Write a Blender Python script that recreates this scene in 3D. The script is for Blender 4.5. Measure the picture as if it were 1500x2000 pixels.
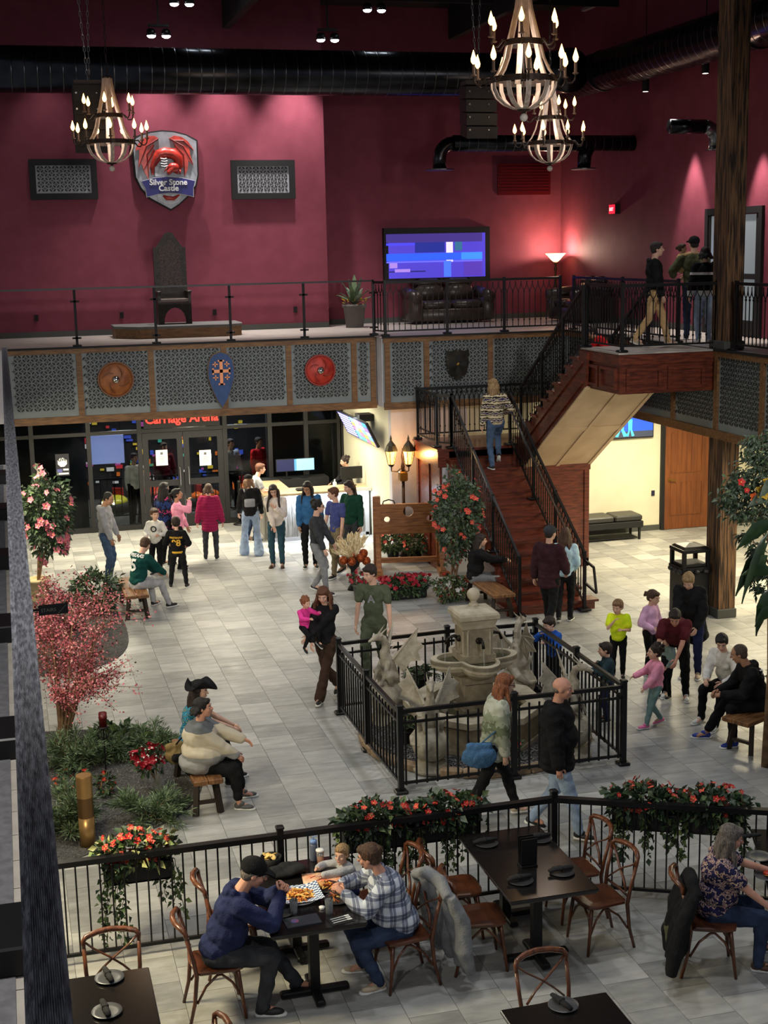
import bpy, bmesh, math, random
import numpy as np
from mathutils import Vector, Matrix, noise
from mathutils.bvhtree import BVHTree
for o in list(bpy.data.objects): bpy.data.objects.remove(o)
SC = bpy.context.scene
COL = SC.collection
random.seed(7); rng = np.random.default_rng(7)
PI = math.pi
# ---------------------------------------------------------------- camera
FPX, YAW, PITCH, ROLL, HC = 2702.0, 0.263811, 0.188943, -0.0209, 6.3
_f = Vector((math.sin(YAW)*math.cos(PITCH), math.cos(YAW)*math.cos(PITCH), -math.sin(PITCH)))
_r = Vector((math.cos(YAW), -math.sin(YAW), 0)); _u = _r.cross(_f)
CR = _r*math.cos(ROLL)+_u*math.sin(ROLL); CU = _u*math.cos(ROLL)-_r*math.sin(ROLL)
CP = Vector((0, 0, HC))
cam_d = bpy.data.cameras.new('camera'); cam = bpy.data.objects.new('camera', cam_d); COL.objects.link(cam)
cam_d.sensor_fit = 'HORIZONTAL'; cam_d.sensor_width = 36; cam_d.lens = FPX/1500*36; cam_d.clip_start = .05; cam_d.clip_end = 200
cam.matrix_world = Matrix(((CR.x, CU.x, -_f.x, CP.x), (CR.y, CU.y, -_f.y, CP.y), (CR.z, CU.z, -_f.z, CP.z), (0, 0, 0, 1)))
SC.camera = cam
SC.view_settings.view_transform = 'Standard'; SC.view_settings.look = 'None'
SC.view_settings.exposure = 0.5; SC.view_settings.gamma = 1.0; SC.view_settings.use_curve_mapping = False
# survey helpers: turn a direction seen from the station point into a point on a known plane
def ray(px, py): return CR*((px-750)/FPX)+CU*((1000-py)/FPX)+_f
def gz(px, py, z=0.0): d = ray(px, py); return CP+d*((z-HC)/d.z)
def gy(px, py, Y): d = ray(px, py); return CP+d*(Y/d.y)
def gx(px, py, X): d = ray(px, py); return CP+d*(X/d.x)
# ---------------------------------------------------------------- world and lights
W = bpy.data.worlds.new('world'); SC.world = W; W.use_nodes = True
W.node_tree.nodes['Background'].inputs[0].default_value = (.86, .9, 1, 1)
W.node_tree.nodes['Background'].inputs[1].default_value = .16
def spot(name, loc, target, power, color=(1, .96, .9), angle=70, blend=.6, radius=.15):
    l = bpy.data.lights.new(name, 'SPOT'); l.energy = power; l.color = color; l.spot_size = math.radians(angle); l.spot_blend = blend; l.shadow_soft_size = radius
    o = bpy.data.objects.new(name, l); COL.objects.link(o); o.location = loc
    o.rotation_euler = (Vector(target)-Vector(loc)).to_track_quat('-Z', 'Y').to_euler(); return o
def area(name, loc, target, power, size, color=(1, .96, .9), sy=None):
    l = bpy.data.lights.new(name, 'AREA'); l.energy = power; l.color = color; l.size = size
    if sy: l.shape = 'RECTANGLE'; l.size_y = sy
    o = bpy.data.objects.new(name, l); COL.objects.link(o); o.location = loc
    o.rotation_euler = (Vector(target)-Vector(loc)).to_track_quat('-Z', 'Y').to_euler(); return o
def point(name, loc, power, color=(1, .7, .35), radius=.03):
    l = bpy.data.lights.new(name, 'POINT'); l.energy = power; l.color = color; l.shadow_soft_size = radius
    o = bpy.data.objects.new(name, l); COL.objects.link(o); o.location = loc; return o
COOL = (.93, .96, 1.0); WARM = (1, .87, .58)
# high bay downlights over the hall
for (x, y, p) in ((2.5, 13, 460), (7.0, 13.5, 440), (2.5, 19, 460), (7.2, 18.5, 460), (4.5, 24.5, 430), (9.5, 23.5, 330)):
    spot('high_bay_light', (x, y, 11.2), (x, y, 0), p, COOL, 74, .7, .3)
spot('high_bay_light', (4.0, 9.3, 11.0), (4.3, 10.5, 0), 380, COOL, 60, .7, .3)
# recessed warm lights under the upper floor and the side balconies
for (x, y, p) in ((1.6, 29.4, 150), (4.2, 29.4, 140), (6.2, 29.6, 90)):
    area('recessed_light', (x, y, 3.05), (x, y, 0), p, 1.4, (1, .9, .66))
for (x, y, p) in ((12.8, 25.3, 170), (12.9, 21.8, 170), (13.3, 18.2, 150)):
    area('recessed_light', (x, y, 3.05), (x, y, 0), p, 1.2, WARM)
area('recessed_light', (-.6, 11.2, 3.2), (.9, 10.8, 0), 120, .7, (1, .86, .55))
area('recessed_light', (-.5, 24.8, 3.2), (.9, 24.8, 0), 110, .8, (1, .88, .6))
area('recessed_light', (-.5, 15.6, 3.2), (.9, 15.6, 0), 50, .8, (1, .9, .7))
spot('balcony_fill', (-.7, 3.5, 8.6), (-.1, 4.5, 4.6), 420, (1, .95, .88), 90, .7, .2)  # unseen fill added above the near balcony to brighten handrail and floor strips
# grazing wall washers
for (x, p) in ((1.2, 90), (3.4, 620), (4.9, 640), (6.5, 950)):
    spot('wall_washer', (x, 30.25, 11.0), (x, 30.75, 6.0), p, (1, .93, .9), 62, .8, .08)
for (px_, p) in ((1358, 520), (1492, 520)):
    q_ = gx(px_, 300, 13.25); spot('wall_washer', (12.85, q_.y, q_.z+.75), (13.1, q_.y, 5.2), p, (1, .9, .82), 46, .6, .05)
for (x, y, p) in ((2.5, 29, 120), (6.5, 29, 120), (10.5, 29.5, 130), (12.0, 24.5, 130)):
    spot('high_bay_light', (x, y, 9.0), (x, y, 4.5), p, (1, .93, .86), 110, .8, .2)
for x in (1.5, 5.5, 9.0): spot('hall_front_fill', (x, 1.5, 8.2), (x*.9+.8, 28, 2.6), 2100, (1, .94, .9), 36, .9, .5)  # unseen fill spots added near the camera to brighten the balcony fronts
# ---------------------------------------------------------------- materials
MATS = {}
def mat(name, c, rough=.6, metal=0, c2=None, scale=8, bump=0, bscale=None, spec=.5, emit=0, ecol=None, trans=0, stretch=None, detail=3, coat=0, ior=1.45, alpha=1, lo=.35, hi=.65):
    if name in MATS: return MATS[name]
    m = bpy.data.materials.new(name); m.use_nodes = True; nt = m.node_tree; N = nt.nodes; L = nt.links; b = N['Principled BSDF']
    b.inputs['Base Color'].default_value = (*c, 1); b.inputs['Roughness'].default_value = rough; b.inputs['Metallic'].default_value = metal
    b.inputs['Specular IOR Level'].default_value = spec; b.inputs['Coat Weight'].default_value = coat; b.inputs['Coat Roughness'].default_value = .12
    b.inputs['Transmission Weight'].default_value = trans; b.inputs['IOR'].default_value = ior; b.inputs['Alpha'].default_value = alpha
    if emit: b.inputs['Emission Color'].default_value = (*(ecol or c), 1); b.inputs['Emission Strength'].default_value = emit
    if c2 or bump:
        tc = N.new('ShaderNodeTexCoord'); mp = N.new('ShaderNodeMapping'); L.new(tc.outputs['Object'], mp.inputs[0])
        if stretch: mp.inputs['Scale'].default_value = stretch
        if c2:
            nz = N.new('ShaderNodeTexNoise'); nz.inputs['Scale'].default_value = scale; nz.inputs['Detail'].default_value = detail; L.new(mp.outputs[0], nz.inputs['Vector'])
            cr = N.new('ShaderNodeValToRGB'); cr.color_ramp.elements[0].position = lo; cr.color_ramp.elements[1].position = hi
            cr.color_ramp.elements[0].color = (*c, 1); cr.color_ramp.elements[1].color = (*c2, 1); L.new(nz.outputs[0], cr.inputs[0]); L.new(cr.outputs[0], b.inputs['Base Color'])
        if bump:
            n2 = N.new('ShaderNodeTexNoise'); n2.inputs['Scale'].default_value = bscale or scale*2; n2.inputs['Detail'].default_value = 3; L.new(mp.outputs[0], n2.inputs['Vector'])
            bp = N.new('ShaderNodeBump'); bp.inputs['Strength'].default_value = bump; bp.inputs['Distance'].default_value = .02; L.new(n2.outputs[0], bp.inputs['Height']); L.new(bp.outputs[0], b.inputs['Normal'])
    MATS[name] = m; return m
def S(r, g, b):   # sRGB 0-255 to linear
    f = lambda v: ((v/255+.055)/1.055)**2.4 if v > 10 else v/255/12.92
    return (f(r), f(g), f(b))
def cloth(name, c, c2=None, rough=.9, **k): return mat('cloth_'+name, c, rough, 0, c2 or tuple(min(1, v*1.35+.004) for v in c), k.pop('scale', 9), k.pop('bump', .35), k.pop('bscale', 60), spec=.15, **k)
def stripes(name, cols, axis=2, period=.1, noise_amt=0.0, rough=.9):
    """horizontal bands by object coordinate; cols = [(pos,color),...]"""
    if name in MATS: return MATS[name]
    m = bpy.data.materials.new(name); m.use_nodes = True; nt = m.node_tree; N = nt.nodes; L = nt.links; b = N['Principled BSDF']; b.inputs['Roughness'].default_value = rough; b.inputs['Specular IOR Level'].default_value = .15
    tc = N.new('ShaderNodeTexCoord'); sp = N.new('ShaderNodeSeparateXYZ'); L.new(tc.outputs['Object'], sp.inputs[0])
    md = N.new('ShaderNodeMath'); md.operation = 'DIVIDE'; L.new(sp.outputs[axis], md.inputs[0]); md.inputs[1].default_value = period
    last = md.outputs[0]
    if noise_amt:
        nz = N.new('ShaderNodeTexNoise'); nz.inputs['Scale'].default_value = 22; L.new(tc.outputs['Object'], nz.inputs[0])
        ad = N.new('ShaderNodeMath'); ad.operation = 'MULTIPLY_ADD'; L.new(nz.outputs[0], ad.inputs[0]); ad.inputs[1].default_value = noise_amt; L.new(last, ad.inputs[2]); last = ad.outputs[0]
    fr = N.new('ShaderNodeMath'); fr.operation = 'FRACT'; L.new(last, fr.inputs[0])
    cr = N.new('ShaderNodeValToRGB'); cr.color_ramp.interpolation = 'CONSTANT'; e = cr.color_ramp.elements
    e[0].position = cols[0][0]; e[0].color = (*cols[0][1], 1); e[1].position = cols[1][0]; e[1].color = (*cols[1][1], 1)
    for p, c in cols[2:]:
        q = e.new(p); q.color = (*c, 1)
    L.new(fr.outputs[0], cr.inputs[0]); L.new(cr.outputs[0], b.inputs['Base Color']); MATS[name] = m; return m
# ---------------------------------------------------------------- mesh builder
class B:
    def __init__(s): s.v = []; s.f = []; s.m = []; s.mi = 0
    def add(s, vs, fs):
        k = len(s.v); s.v.extend(tuple(v) for v in vs); s.f.extend(tuple(i+k for i in f) for f in fs); s.m.extend([s.mi]*len(fs)); return s
    def box(s, c, d, rz=0, R=None):
        c = Vector(c); M = R or Matrix.Rotation(rz, 3, 'Z'); h = Vector(d)/2
        vs = [c+M@Vector((sx*h.x, sy*h.y, sz*h.z)) for sz in (-1, 1) for sy in (-1, 1) for sx in (-1, 1)]
        return s.add(vs, [(0, 2, 3, 1), (4, 5, 7, 6), (0, 1, 5, 4), (1, 3, 7, 5), (3, 2, 6, 7), (2, 0, 4, 6)])
    def bb(s, a, b): return s.box([(a[i]+b[i])/2 for i in range(3)], [abs(b[i]-a[i]) for i in range(3)])
    def bevbox(s, c, d, r=.01, rz=0):
        x, y, z = d[0]/2, d[1]/2, d[2]/2; r = min(r, x*.9, y*.9, z*.9)
        ring = lambda a, b_, zz: [(a, -b_+r, zz), (a, b_-r, zz), (a-r, b_, zz), (-a+r, b_, zz), (-a, b_-r, zz), (-a, -b_+r, zz), (-a+r, -b_, zz), (a-r, -b_, zz)]
        M = Matrix.Rotation(rz, 3, 'Z'); c = Vector(c)
        rs = [ring(x-r, y-r, -z), ring(x, y, -z+r), ring(x, y, z-r), ring(x-r, y-r, z)]
        vs = [c+M@Vector(p) for q in rs for p in q]
        fs = [(k*8+i, k*8+(i+1) % 8, k*8+8+(i+1) % 8, k*8+8+i) for k in range(3) for i in range(8)]+[tuple(range(7, -1, -1)), tuple(range(24, 32))]
        return s.add(vs, fs)
    def bar(s, a, b, w, h=None, up=(0, 0, 1)):
        a = Vector(a); b = Vector(b); h = h or w; d = (b-a); L_ = d.length
        if L_ < 1e-6: return s
        d.normalize(); u = Vector(up)
        if abs(d.dot(u)) > .98: u = Vector((0, 1, 0))
        r = d.cross(u).normalized(); u = r.cross(d)
        vs = [p+r*sx*w/2+u*sz*h/2 for p in (a, b) for sx, sz in ((-1, -1), (1, -1), (1, 1), (-1, 1))]
        return s.add(vs, [(3, 2, 1, 0), (4, 5, 6, 7), (0, 1, 5, 4), (1, 2, 6, 5), (2, 3, 7, 6), (3, 0, 4, 7)])
    def tube(s, pts, rad, n=8, cap=True, squash=None):
        pts = [Vector(p) for p in pts]; m = len(pts)
        if not isinstance(rad, (list, tuple)): rad = [rad]*m
        k = len(s.v); t0 = (pts[1]-pts[0]).normalized(); u = Vector((0, 0, 1)) if abs(t0.z) < .9 else Vector((0, 1, 0)); vs = []
        for i, p in enumerate(pts):
            t = (pts[min(i+1, m-1)]-pts[max(i-1, 0)])
            t = t.normalized() if t.length > 1e-9 else t0
            a = t.cross(u)
            if a.length < 1e-4: u = Vector((1, 0, 0)); a = t.cross(u)
            a.normalize(); u2 = a.cross(t).normalized(); u = u2
            for j in range(n):
                w = 2*PI*j/n; vs.append(p+(a*math.cos(w)+u2*math.sin(w)*(squash or 1))*rad[i])
        fs = [(i*n+j, i*n+(j+1) % n, (i+1)*n+(j+1) % n, (i+1)*n+j) for i in range(m-1) for j in range(n)]
        if cap: fs += [tuple(range(n-1, -1, -1)), tuple(range((m-1)*n, m*n))]
        return s.add(vs, fs)
    def lathe(s, prof, c=(0, 0, 0), n=16, cap=True, sx=1, sy=1):
        c = Vector(c); m = len(prof)
        vs = [c+Vector((r*math.cos(2*PI*j/n)*sx, r*math.sin(2*PI*j/n)*sy, z)) for r, z in prof for j in range(n)]
        fs = [(i*n+j, i*n+(j+1) % n, (i+1)*n+(j+1) % n, (i+1)*n+j) for i in range(m-1) for j in range(n)]
        if cap: fs += [tuple(range(n-1, -1, -1)), tuple(range((m-1)*n, m*n))]
        return s.add(vs, fs)
    def ell(s, c, r, n=12, m=8, R=None):
        c = Vector(c); r = (r, r, r) if isinstance(r, (int, float)) else r; M = R or Matrix.Identity(3)
        vs = [c+M@Vector((0, 0, -r[2]))]
        for i in range(1, m):
            a = -PI/2+PI*i/m
            vs += [c+M@Vector((r[0]*math.cos(a)*math.cos(2*PI*j/n), r[1]*math.cos(a)*math.sin(2*PI*j/n), r[2]*math.sin(a))) for j in range(n)]
        vs.append(c+M@Vector((0, 0, r[2]))); top = len(vs)-1
        fs = [(0, 1+(j+1) % n, 1+j) for j in range(n)]+[(1+i*n+j, 1+i*n+(j+1) % n, 1+(i+1)*n+(j+1) % n, 1+(i+1)*n+j) for i in range(m-2) for j in range(n)]
        fs += [(top, 1+(m-2)*n+j, 1+(m-2)*n+(j+1) % n) for j in range(n)]
        return s.add(vs, fs)
    def cap(s, a, b, ra, rb, n=10):   # tapered capsule
        a = Vector(a); b = Vector(b); d = (b-a)
        if d.length < 1e-5: return s.ell(a, ra)
        d.normalize(); pts = []; rr = []
        for t in (-.98, -.75, -.4): pts.append(a+d*t*ra); rr.append(ra*math.sqrt(max(0, 1-t*t)))
        pts.append(a); rr.append(ra); pts.append(b); rr.append(rb)
        for t in (.4, .75, .98): pts.append(b+d*t*rb); rr.append(rb*math.sqrt(max(0, 1-t*t)))
        return s.tube(pts, rr, n)
    def prism(s, poly, z0, z1, M=None, c=(0, 0, 0)):   # poly in xy, extruded in z, then M
        c = Vector(c); M = M or Matrix.Identity(3); n = len(poly)
        ar = sum(poly[i][0]*poly[(i+1) % n][1]-poly[(i+1) % n][0]*poly[i][1] for i in range(n))
        if ar < 0: poly = poly[::-1]
        vs = [c+M@Vector((x, y, z)) for z in (z0, z1) for x, y in poly]
        return s.add(vs, [tuple(range(n-1, -1, -1)), tuple(range(n, 2*n))]+[(i, (i+1) % n, n+(i+1) % n, n+i) for i in range(n)])
    def mesh(s, name, mats, smooth=False):
        me = bpy.data.meshes.new(name); me.from_pydata([tuple(v) for v in s.v], [], s.f)
        for m in (mats if isinstance(mats, (list, tuple)) else [mats]): me.materials.append(m)
        if any(s.m): me.polygons.foreach_set('material_index', s.m)
        if smooth: me.polygons.foreach_set('use_smooth', [True]*len(s.f))
        me.update(); return me
    def build(s, name, mats, parent=None, smooth=False, loc=None):
        o = bpy.data.objects.new(name, s.mesh(name, mats, smooth)); COL.objects.link(o)
        if loc: o.location = loc
        if parent: o.parent = parent
        return o
def shade_auto(o, ang=35):
    me = o.data; bm = bmesh.new(); bm.from_mesh(me); a = math.radians(ang)
    for f in bm.faces: f.smooth = True
    for e in bm.edges: e.smooth = not (len(e.link_faces) == 2 and e.calc_face_angle(0) > a)
    bm.to_mesh(me); bm.free(); return o
def tag(o, label=None, cat=None, group=None, kind=None):
    if label: o['label'] = label
    if cat: o['category'] = cat
    if group: o['group'] = group
    if kind: o['kind'] = kind
    return o
def thing(name, label, cat, loc=(0, 0, 0), rz=0, group=None):
    o = bpy.data.objects.new(name, None); COL.objects.link(o); o.location = loc; o.rotation_euler = (0, 0, rz); o.empty_display_size = .1
    return tag(o, label, cat, group)
def inst(me, name, parent=None, loc=(0, 0, 0), rot=(0, 0, 0), scale=None):
    o = bpy.data.objects.new(name, me); COL.objects.link(o); o.location = loc; o.rotation_euler = rot
    if scale: o.scale = scale if isinstance(scale, (tuple, list)) else (scale,)*3
    if parent: o.parent = parent
    return o
def copy_tree(o, parent=None):
    c = o.copy(); COL.objects.link(c); c.parent = parent
    for ch in list(KIDS.get(o.name, [])) or [x for x in bpy.data.objects if x.parent == o]: copy_tree(ch, c)
    return c
KIDS = {}
def dup(o, loc, rz=0, label=None, group=None, kids=None):
    c = o.copy(); COL.objects.link(c); c.location = loc; c.rotation_euler = (0, 0, rz)
    if label: c['label'] = label
    if group: c['group'] = group
    for ch in kids if kids is not None else o.children:
        k = ch.copy(); COL.objects.link(k); k.parent = c
        for g in ch.children:
            q = g.copy(); COL.objects.link(q); q.parent = k
    return c
def struct(name, b, m, parent=None, smooth=False): return tag(b.build(name, m, parent, smooth), kind='structure')
def rawmesh(name, V, F, m, smooth=False):
    me = bpy.data.meshes.new(name); V = np.asarray(V, np.float32).reshape(-1, 3); F = np.asarray(F, np.int32); nf, k = F.shape
    me.vertices.add(len(V)); me.vertices.foreach_set('co', V.ravel()); me.loops.add(nf*k); me.loops.foreach_set('vertex_index', F.ravel())
    me.polygons.add(nf); me.polygons.foreach_set('loop_start', np.arange(0, nf*k, k, dtype=np.int32))
    for mm in (m if isinstance(m, (list, tuple)) else [m]): me.materials.append(mm)
    if smooth: me.polygons.foreach_set('use_smooth', np.ones(nf, bool))
    me.update(calc_edges=True); return me
def text_obj(body, name, size, m, M, extrude=.004, parent=None, align='CENTER', shear=0, bold=0):
    cu = bpy.data.curves.new(name, 'FONT'); cu.body = body; cu.size = size; cu.extrude = extrude; cu.align_x = align; cu.align_y = 'CENTER'; cu.shear = shear; cu.offset = bold; cu.resolution_u = 3
    o = bpy.data.objects.new(name, cu); COL.objects.link(o); TEXTS.append((o, m, M, parent)); return o
TEXTS = []
def finish_texts():
    bpy.context.view_layer.update(); dg = bpy.context.evaluated_depsgraph_get()
    for o, m, M, parent in TEXTS:
        me = bpy.data.meshes.new_from_object(o.evaluated_get(dg)); me.materials.clear(); me.materials.append(m); nm = o.name.split('.')[0]
        bpy.data.objects.remove(o); q = bpy.data.objects.new(nm, me); COL.objects.link(q)
        if parent: q.parent = parent
        q.matrix_local = M
FACE_NY = Matrix(((1, 0, 0), (0, 0, -1), (0, 1, 0)))   # xy plane drawn facing -Y
FACE_NX = Matrix(((0, 0, -1), (-1, 0, 0), (0, 1, 0)))  # facing -X (text runs towards -Y)
FACE_PX = Matrix(((0, 0, 1), (1, 0, 0), (0, 1, 0)))
# ---------------------------------------------------------------- shared materials
M_RED = mat('wall_burgundy', S(126, 62, 76), .62, c2=S(118, 57, 70), scale=3, bump=.12, bscale=90, spec=.15)
M_CREAM = mat('wall_cream', S(214, 210, 186), .7, c2=S(206, 202, 178), scale=2, bump=.1, bscale=60)
M_LILAC = mat('wall_pale_grey', S(196, 194, 200), .7, c2=S(180, 178, 186), scale=2.2)
M_BLK = mat('black_powder_coat', S(22, 22, 24), .38, .3, spec=.5)
M_BLKM = mat('black_matte', S(16, 16, 17), .7)
M_CEIL = mat('ceiling_black', S(20, 16, 18), .8)
M_BASE = mat('baseboard_grey', S(70, 72, 68), .6)
M_OAK = mat('oak_trim', S(128, 92, 54), .55, c2=S(96, 66, 38), scale=5, stretch=(1, 6, 6), bump=.15)
M_FPANEL = mat('fascia_grey', S(130, 138, 138), .55, c2=S(120, 128, 128), scale=2)
M_FRET = mat('fret_dark', S(30, 33, 35), .6)
M_MAHOG = mat('mahogany', S(112, 52, 32), .33, c2=S(72, 30, 18), scale=4, stretch=(1.2, 1.2, 7), bump=.08, coat=.3)
M_TREAD = mat('tread_wood', S(112, 50, 34), .3, c2=S(70, 30, 22), scale=4, stretch=(1.5, 12, 12), coat=.4)
M_TAN = mat('soffit_tan', S(204, 176, 142), .6, c2=S(188, 160, 126), scale=3, stretch=(1, .4, 1))
M_PLANK = mat('upper_floor_planks', S(176, 168, 160), .5, c2=S(140, 132, 126), scale=6, stretch=(.5, 8, 1))
M_BEAM = mat('charred_beam', S(120, 88, 58), .7, c2=S(34, 24, 18), scale=6, stretch=(5, 5, .3), bump=.5, bscale=20, lo=.4, hi=.6)
M_STEEL = mat('steel_grey', S(150, 150, 152), .3, .8)
M_WHITE = mat('white_plastic', S(225, 225, 222), .5)
M_GLASS = mat('clear_glass', (1, 1, 1), .02, trans=1, ior=1.02, spec=.5)
M_SHOPGLASS = mat('shop_glass', S(150, 158, 160), .02, trans=1, ior=1.18)
M_FRAME = mat('storefront_frame', S(38, 38, 38), .45, .4)
# floor: colour of each tile comes from its place in the laying grid
TW, TL, TX0, TY0 = .4383, .47, 5.045, 9.41
def floor_mat():
    m = bpy.data.materials.new('stone_tile'); m.use_nodes = True; nt = m.node_tree; N = nt.nodes; L = nt.links; b = N['Principled BSDF']; b.inputs['Roughness'].default_value = .42; b.inputs['Specular IOR Level'].default_value = .35
    g = N.new('ShaderNodeNewGeometry'); sp = N.new('ShaderNodeSeparateXYZ'); L.new(g.outputs['Position'], sp.inputs[0])
    def mth(op, a, b_=None, c_=None):
        n = N.new('ShaderNodeMath'); n.operation = op
        for i, v in enumerate((a, b_, c_)):
            if v is None: continue
            if isinstance(v, (int, float)): n.inputs[i].default_value = v
            else: L.new(v, n.inputs[i])
        return n.outputs[0]
    ix = mth('FLOOR', mth('DIVIDE', mth('SUBTRACT', sp.outputs[0], TX0), TW))
    off = mth('MULTIPLY', mth('FRACT', mth('MULTIPLY', ix, .5)), 1.0)
    iy = mth('FLOOR', mth('ADD', mth('DIVIDE', mth('SUBTRACT', sp.outputs[1], TY0), TL), off))
    iy2 = mth('FLOOR', mth('MULTIPLY', iy, .5)); cb = N.new('ShaderNodeCombineXYZ'); L.new(ix, cb.inputs[0]); L.new(iy, cb.inputs[1])
    wn = N.new('ShaderNodeTexWhiteNoise'); wn.noise_dimensions = '2D'; L.new(cb.outputs[0], wn.inputs['Vector'])
    va = N.new('ShaderNodeVectorMath'); va.operation = 'MULTIPLY_ADD'; L.new(cb.outputs[0], va.inputs[0]); va.inputs[1].default_value = (7.3, 3.1, 0); L.new(g.outputs['Position'], va.inputs[2])
    mp = N.new('ShaderNodeMapping'); mp.inputs['Scale'].default_value = (2.2, 7, 1); L.new(va.outputs[0], mp.inputs[0])
    nz = N.new('ShaderNodeTexNoise'); nz.inputs['Scale'].default_value = 1.1; nz.inputs['Detail'].default_value = 6; nz.inputs['Roughness'].default_value = .65; L.new(mp.outputs[0], nz.inputs[0])
    mix = mth('ADD', mth('MULTIPLY', wn.outputs['Value'], .34), mth('MULTIPLY', nz.outputs[0], .75))
    cr = N.new('ShaderNodeValToRGB'); e = cr.color_ramp.elements; e[0].position = .25; e[0].color = (*S(112, 113, 112), 1); e[1].position = .85; e[1].color = (*S(186, 185, 180), 1)
    q = e.new(.52); q.color = (*S(150, 150, 147), 1)
    L.new(mix, cr.inputs[0]); L.new(cr.outputs[0], b.inputs['Base Color'])
    n3 = N.new('ShaderNodeTexNoise'); n3.inputs['Scale'].default_value = 5; n3.inputs['Detail'].default_value = 4; L.new(g.outputs['Position'], n3.inputs[0])
    L.new(mth('MULTIPLY_ADD', n3.outputs[0], .3, .26), b.inputs['Roughness']); return m
M_TILE = floor_mat(); M_GROUT = mat('grout', S(92, 92, 90), .9)
fl = struct('floor', B().bb((-3, 7.0, -.2), (16.5, 36.5, -.011)), M_GROUT)
cand = []
for i in range(-15, 27):
    for j in range(-9, 50):
        x0 = TX0+i*TW; y0 = TY0+(j-(.5 if i % 2 else 0))*TL
        if y0 > 31.8 or x0 < -1.4: continue
        c = Vector((x0+TW/2, y0+TL/2, 0)); d = c-CP; z = d.dot(_f); px = 750+FPX*d.dot(CR)/z; py = 1000-FPX*d.dot(CU)/z
        if -60 < px < 1700 and 900 < py < 2600: cand.append((d.length, x0, y0, 160 < px < 1500 and py < 2010))
cand.sort()
gp = .004
tm = B().box((TW/2, TL/2, -.008), (TW-gp, TL-gp, .016)).mesh('tile', M_TILE)
rest = B(); cnt = 0
for d, x0, y0, vis in cand:
    if vis and cnt < 300: inst(tm, 'tile', fl, (x0, y0, random.uniform(-.0006, .0006))); cnt += 1
    else: rest.box((x0+TW/2, y0+TL/2, -.008), (TW-gp, TL-gp, .016))
tag(rest.build('tiles', M_TILE, fl), kind='stuff')
# ---------------------------------------------------------------- shell
Z2 = 4.54; ZC = 11.7; YF = 27.4; YR = 26.95; XR = 11.35; XW = 13.25
struct('ceiling', B().bb((-3, 4, ZC), (16.5, 33, ZC+.2)), M_CEIL)
jb = B()
for k in range(9): jb.bb((-3, 8+k*2.6, ZC-.42), (16.4, 8.08+k*2.6, ZC))
jb.bb((5, 6, ZC-.7), (5.15, 31.9, ZC)); jb.bb((10.4, 6, ZC-.7), (10.55, 31.9, ZC))
struct('trim_1', jb, M_CEIL)
struct('wall_back', B().bb((-3, 31.0, Z2), (7.17, 32.3, ZC)), M_RED)
struct('wall_back_recess', B().bb((7.17, 32.0, Z2), (XW+.2, 32.3, ZC)), M_RED)
struct('wall_right', B().bb((XW, 12, Z2), (XW+.2, 32.0, ZC)), M_RED)
struct('baseboard_back', B().bb((-3, 30.965, Z2), (7.16, 30.995, Z2+.12)), M_BASE)
struct('baseboard_back_recess', B().bb((7.18, 31.965, Z2), (XW-.03, 31.995, Z2+.12)), M_BASE)
struct('baseboard_right', B().bb((XW-.03, 12, Z2), (XW-.002, 22.1, Z2+.12)).bb((XW-.03, 24.0, Z2), (XW-.002, 31.96, Z2+.12)), M_BASE)
# upper floor slabs (concrete edge hidden behind the fascia)
sl = struct('floor_upper', B().bb((-3, YF, 3.12), (7.3, 32.3, Z2-.02)).bb((7.3, YR, 3.12), (XW+2.6, 32.3, Z2-.02)).bb((XR, 12, 3.12), (XW+2.6, YR, Z2-.02)), M_LILAC)
struct('floor_upper_boards', B().bb((-3, YF-.05, Z2-.02), (7.25, 31.0, Z2)).bb((7.25, YR-.05, Z2-.02), (XW, 32, Z2)).bb((XR-.05, 12, Z2-.02), (XW, YR-.05, Z2)), M_PLANK)
# lower walls
struct('wall_lobby_side', B().bb((7.63, 27.75, 0), (7.8, 31.8, 3.12)), M_CREAM)
struct('wall_lobby_back', B().bb((7.63, 27.55, 0), (9.3, 27.75, 3.12)), M_LILAC)
struct('wall_corridor_back', B().bb((9.3, 27.55, 0), (16.5, 27.75, 3.12)), M_CREAM)
struct('baseboard_corridor', B().bb((9.3, 27.52, 0), (13.78, 27.548, .12)).bb((15.0, 27.52, 0), (16.5, 27.548, .12)), M_BASE)
struct('wall_corridor_right', B().bb((16.4, 12, 0), (16.5, 27.55, 3.12)), M_CREAM)
struct('wall_lobby_left', B().bb((-3.0, 12, 0), (-2.8, 36.5, 3.12)), M_CREAM)
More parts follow.
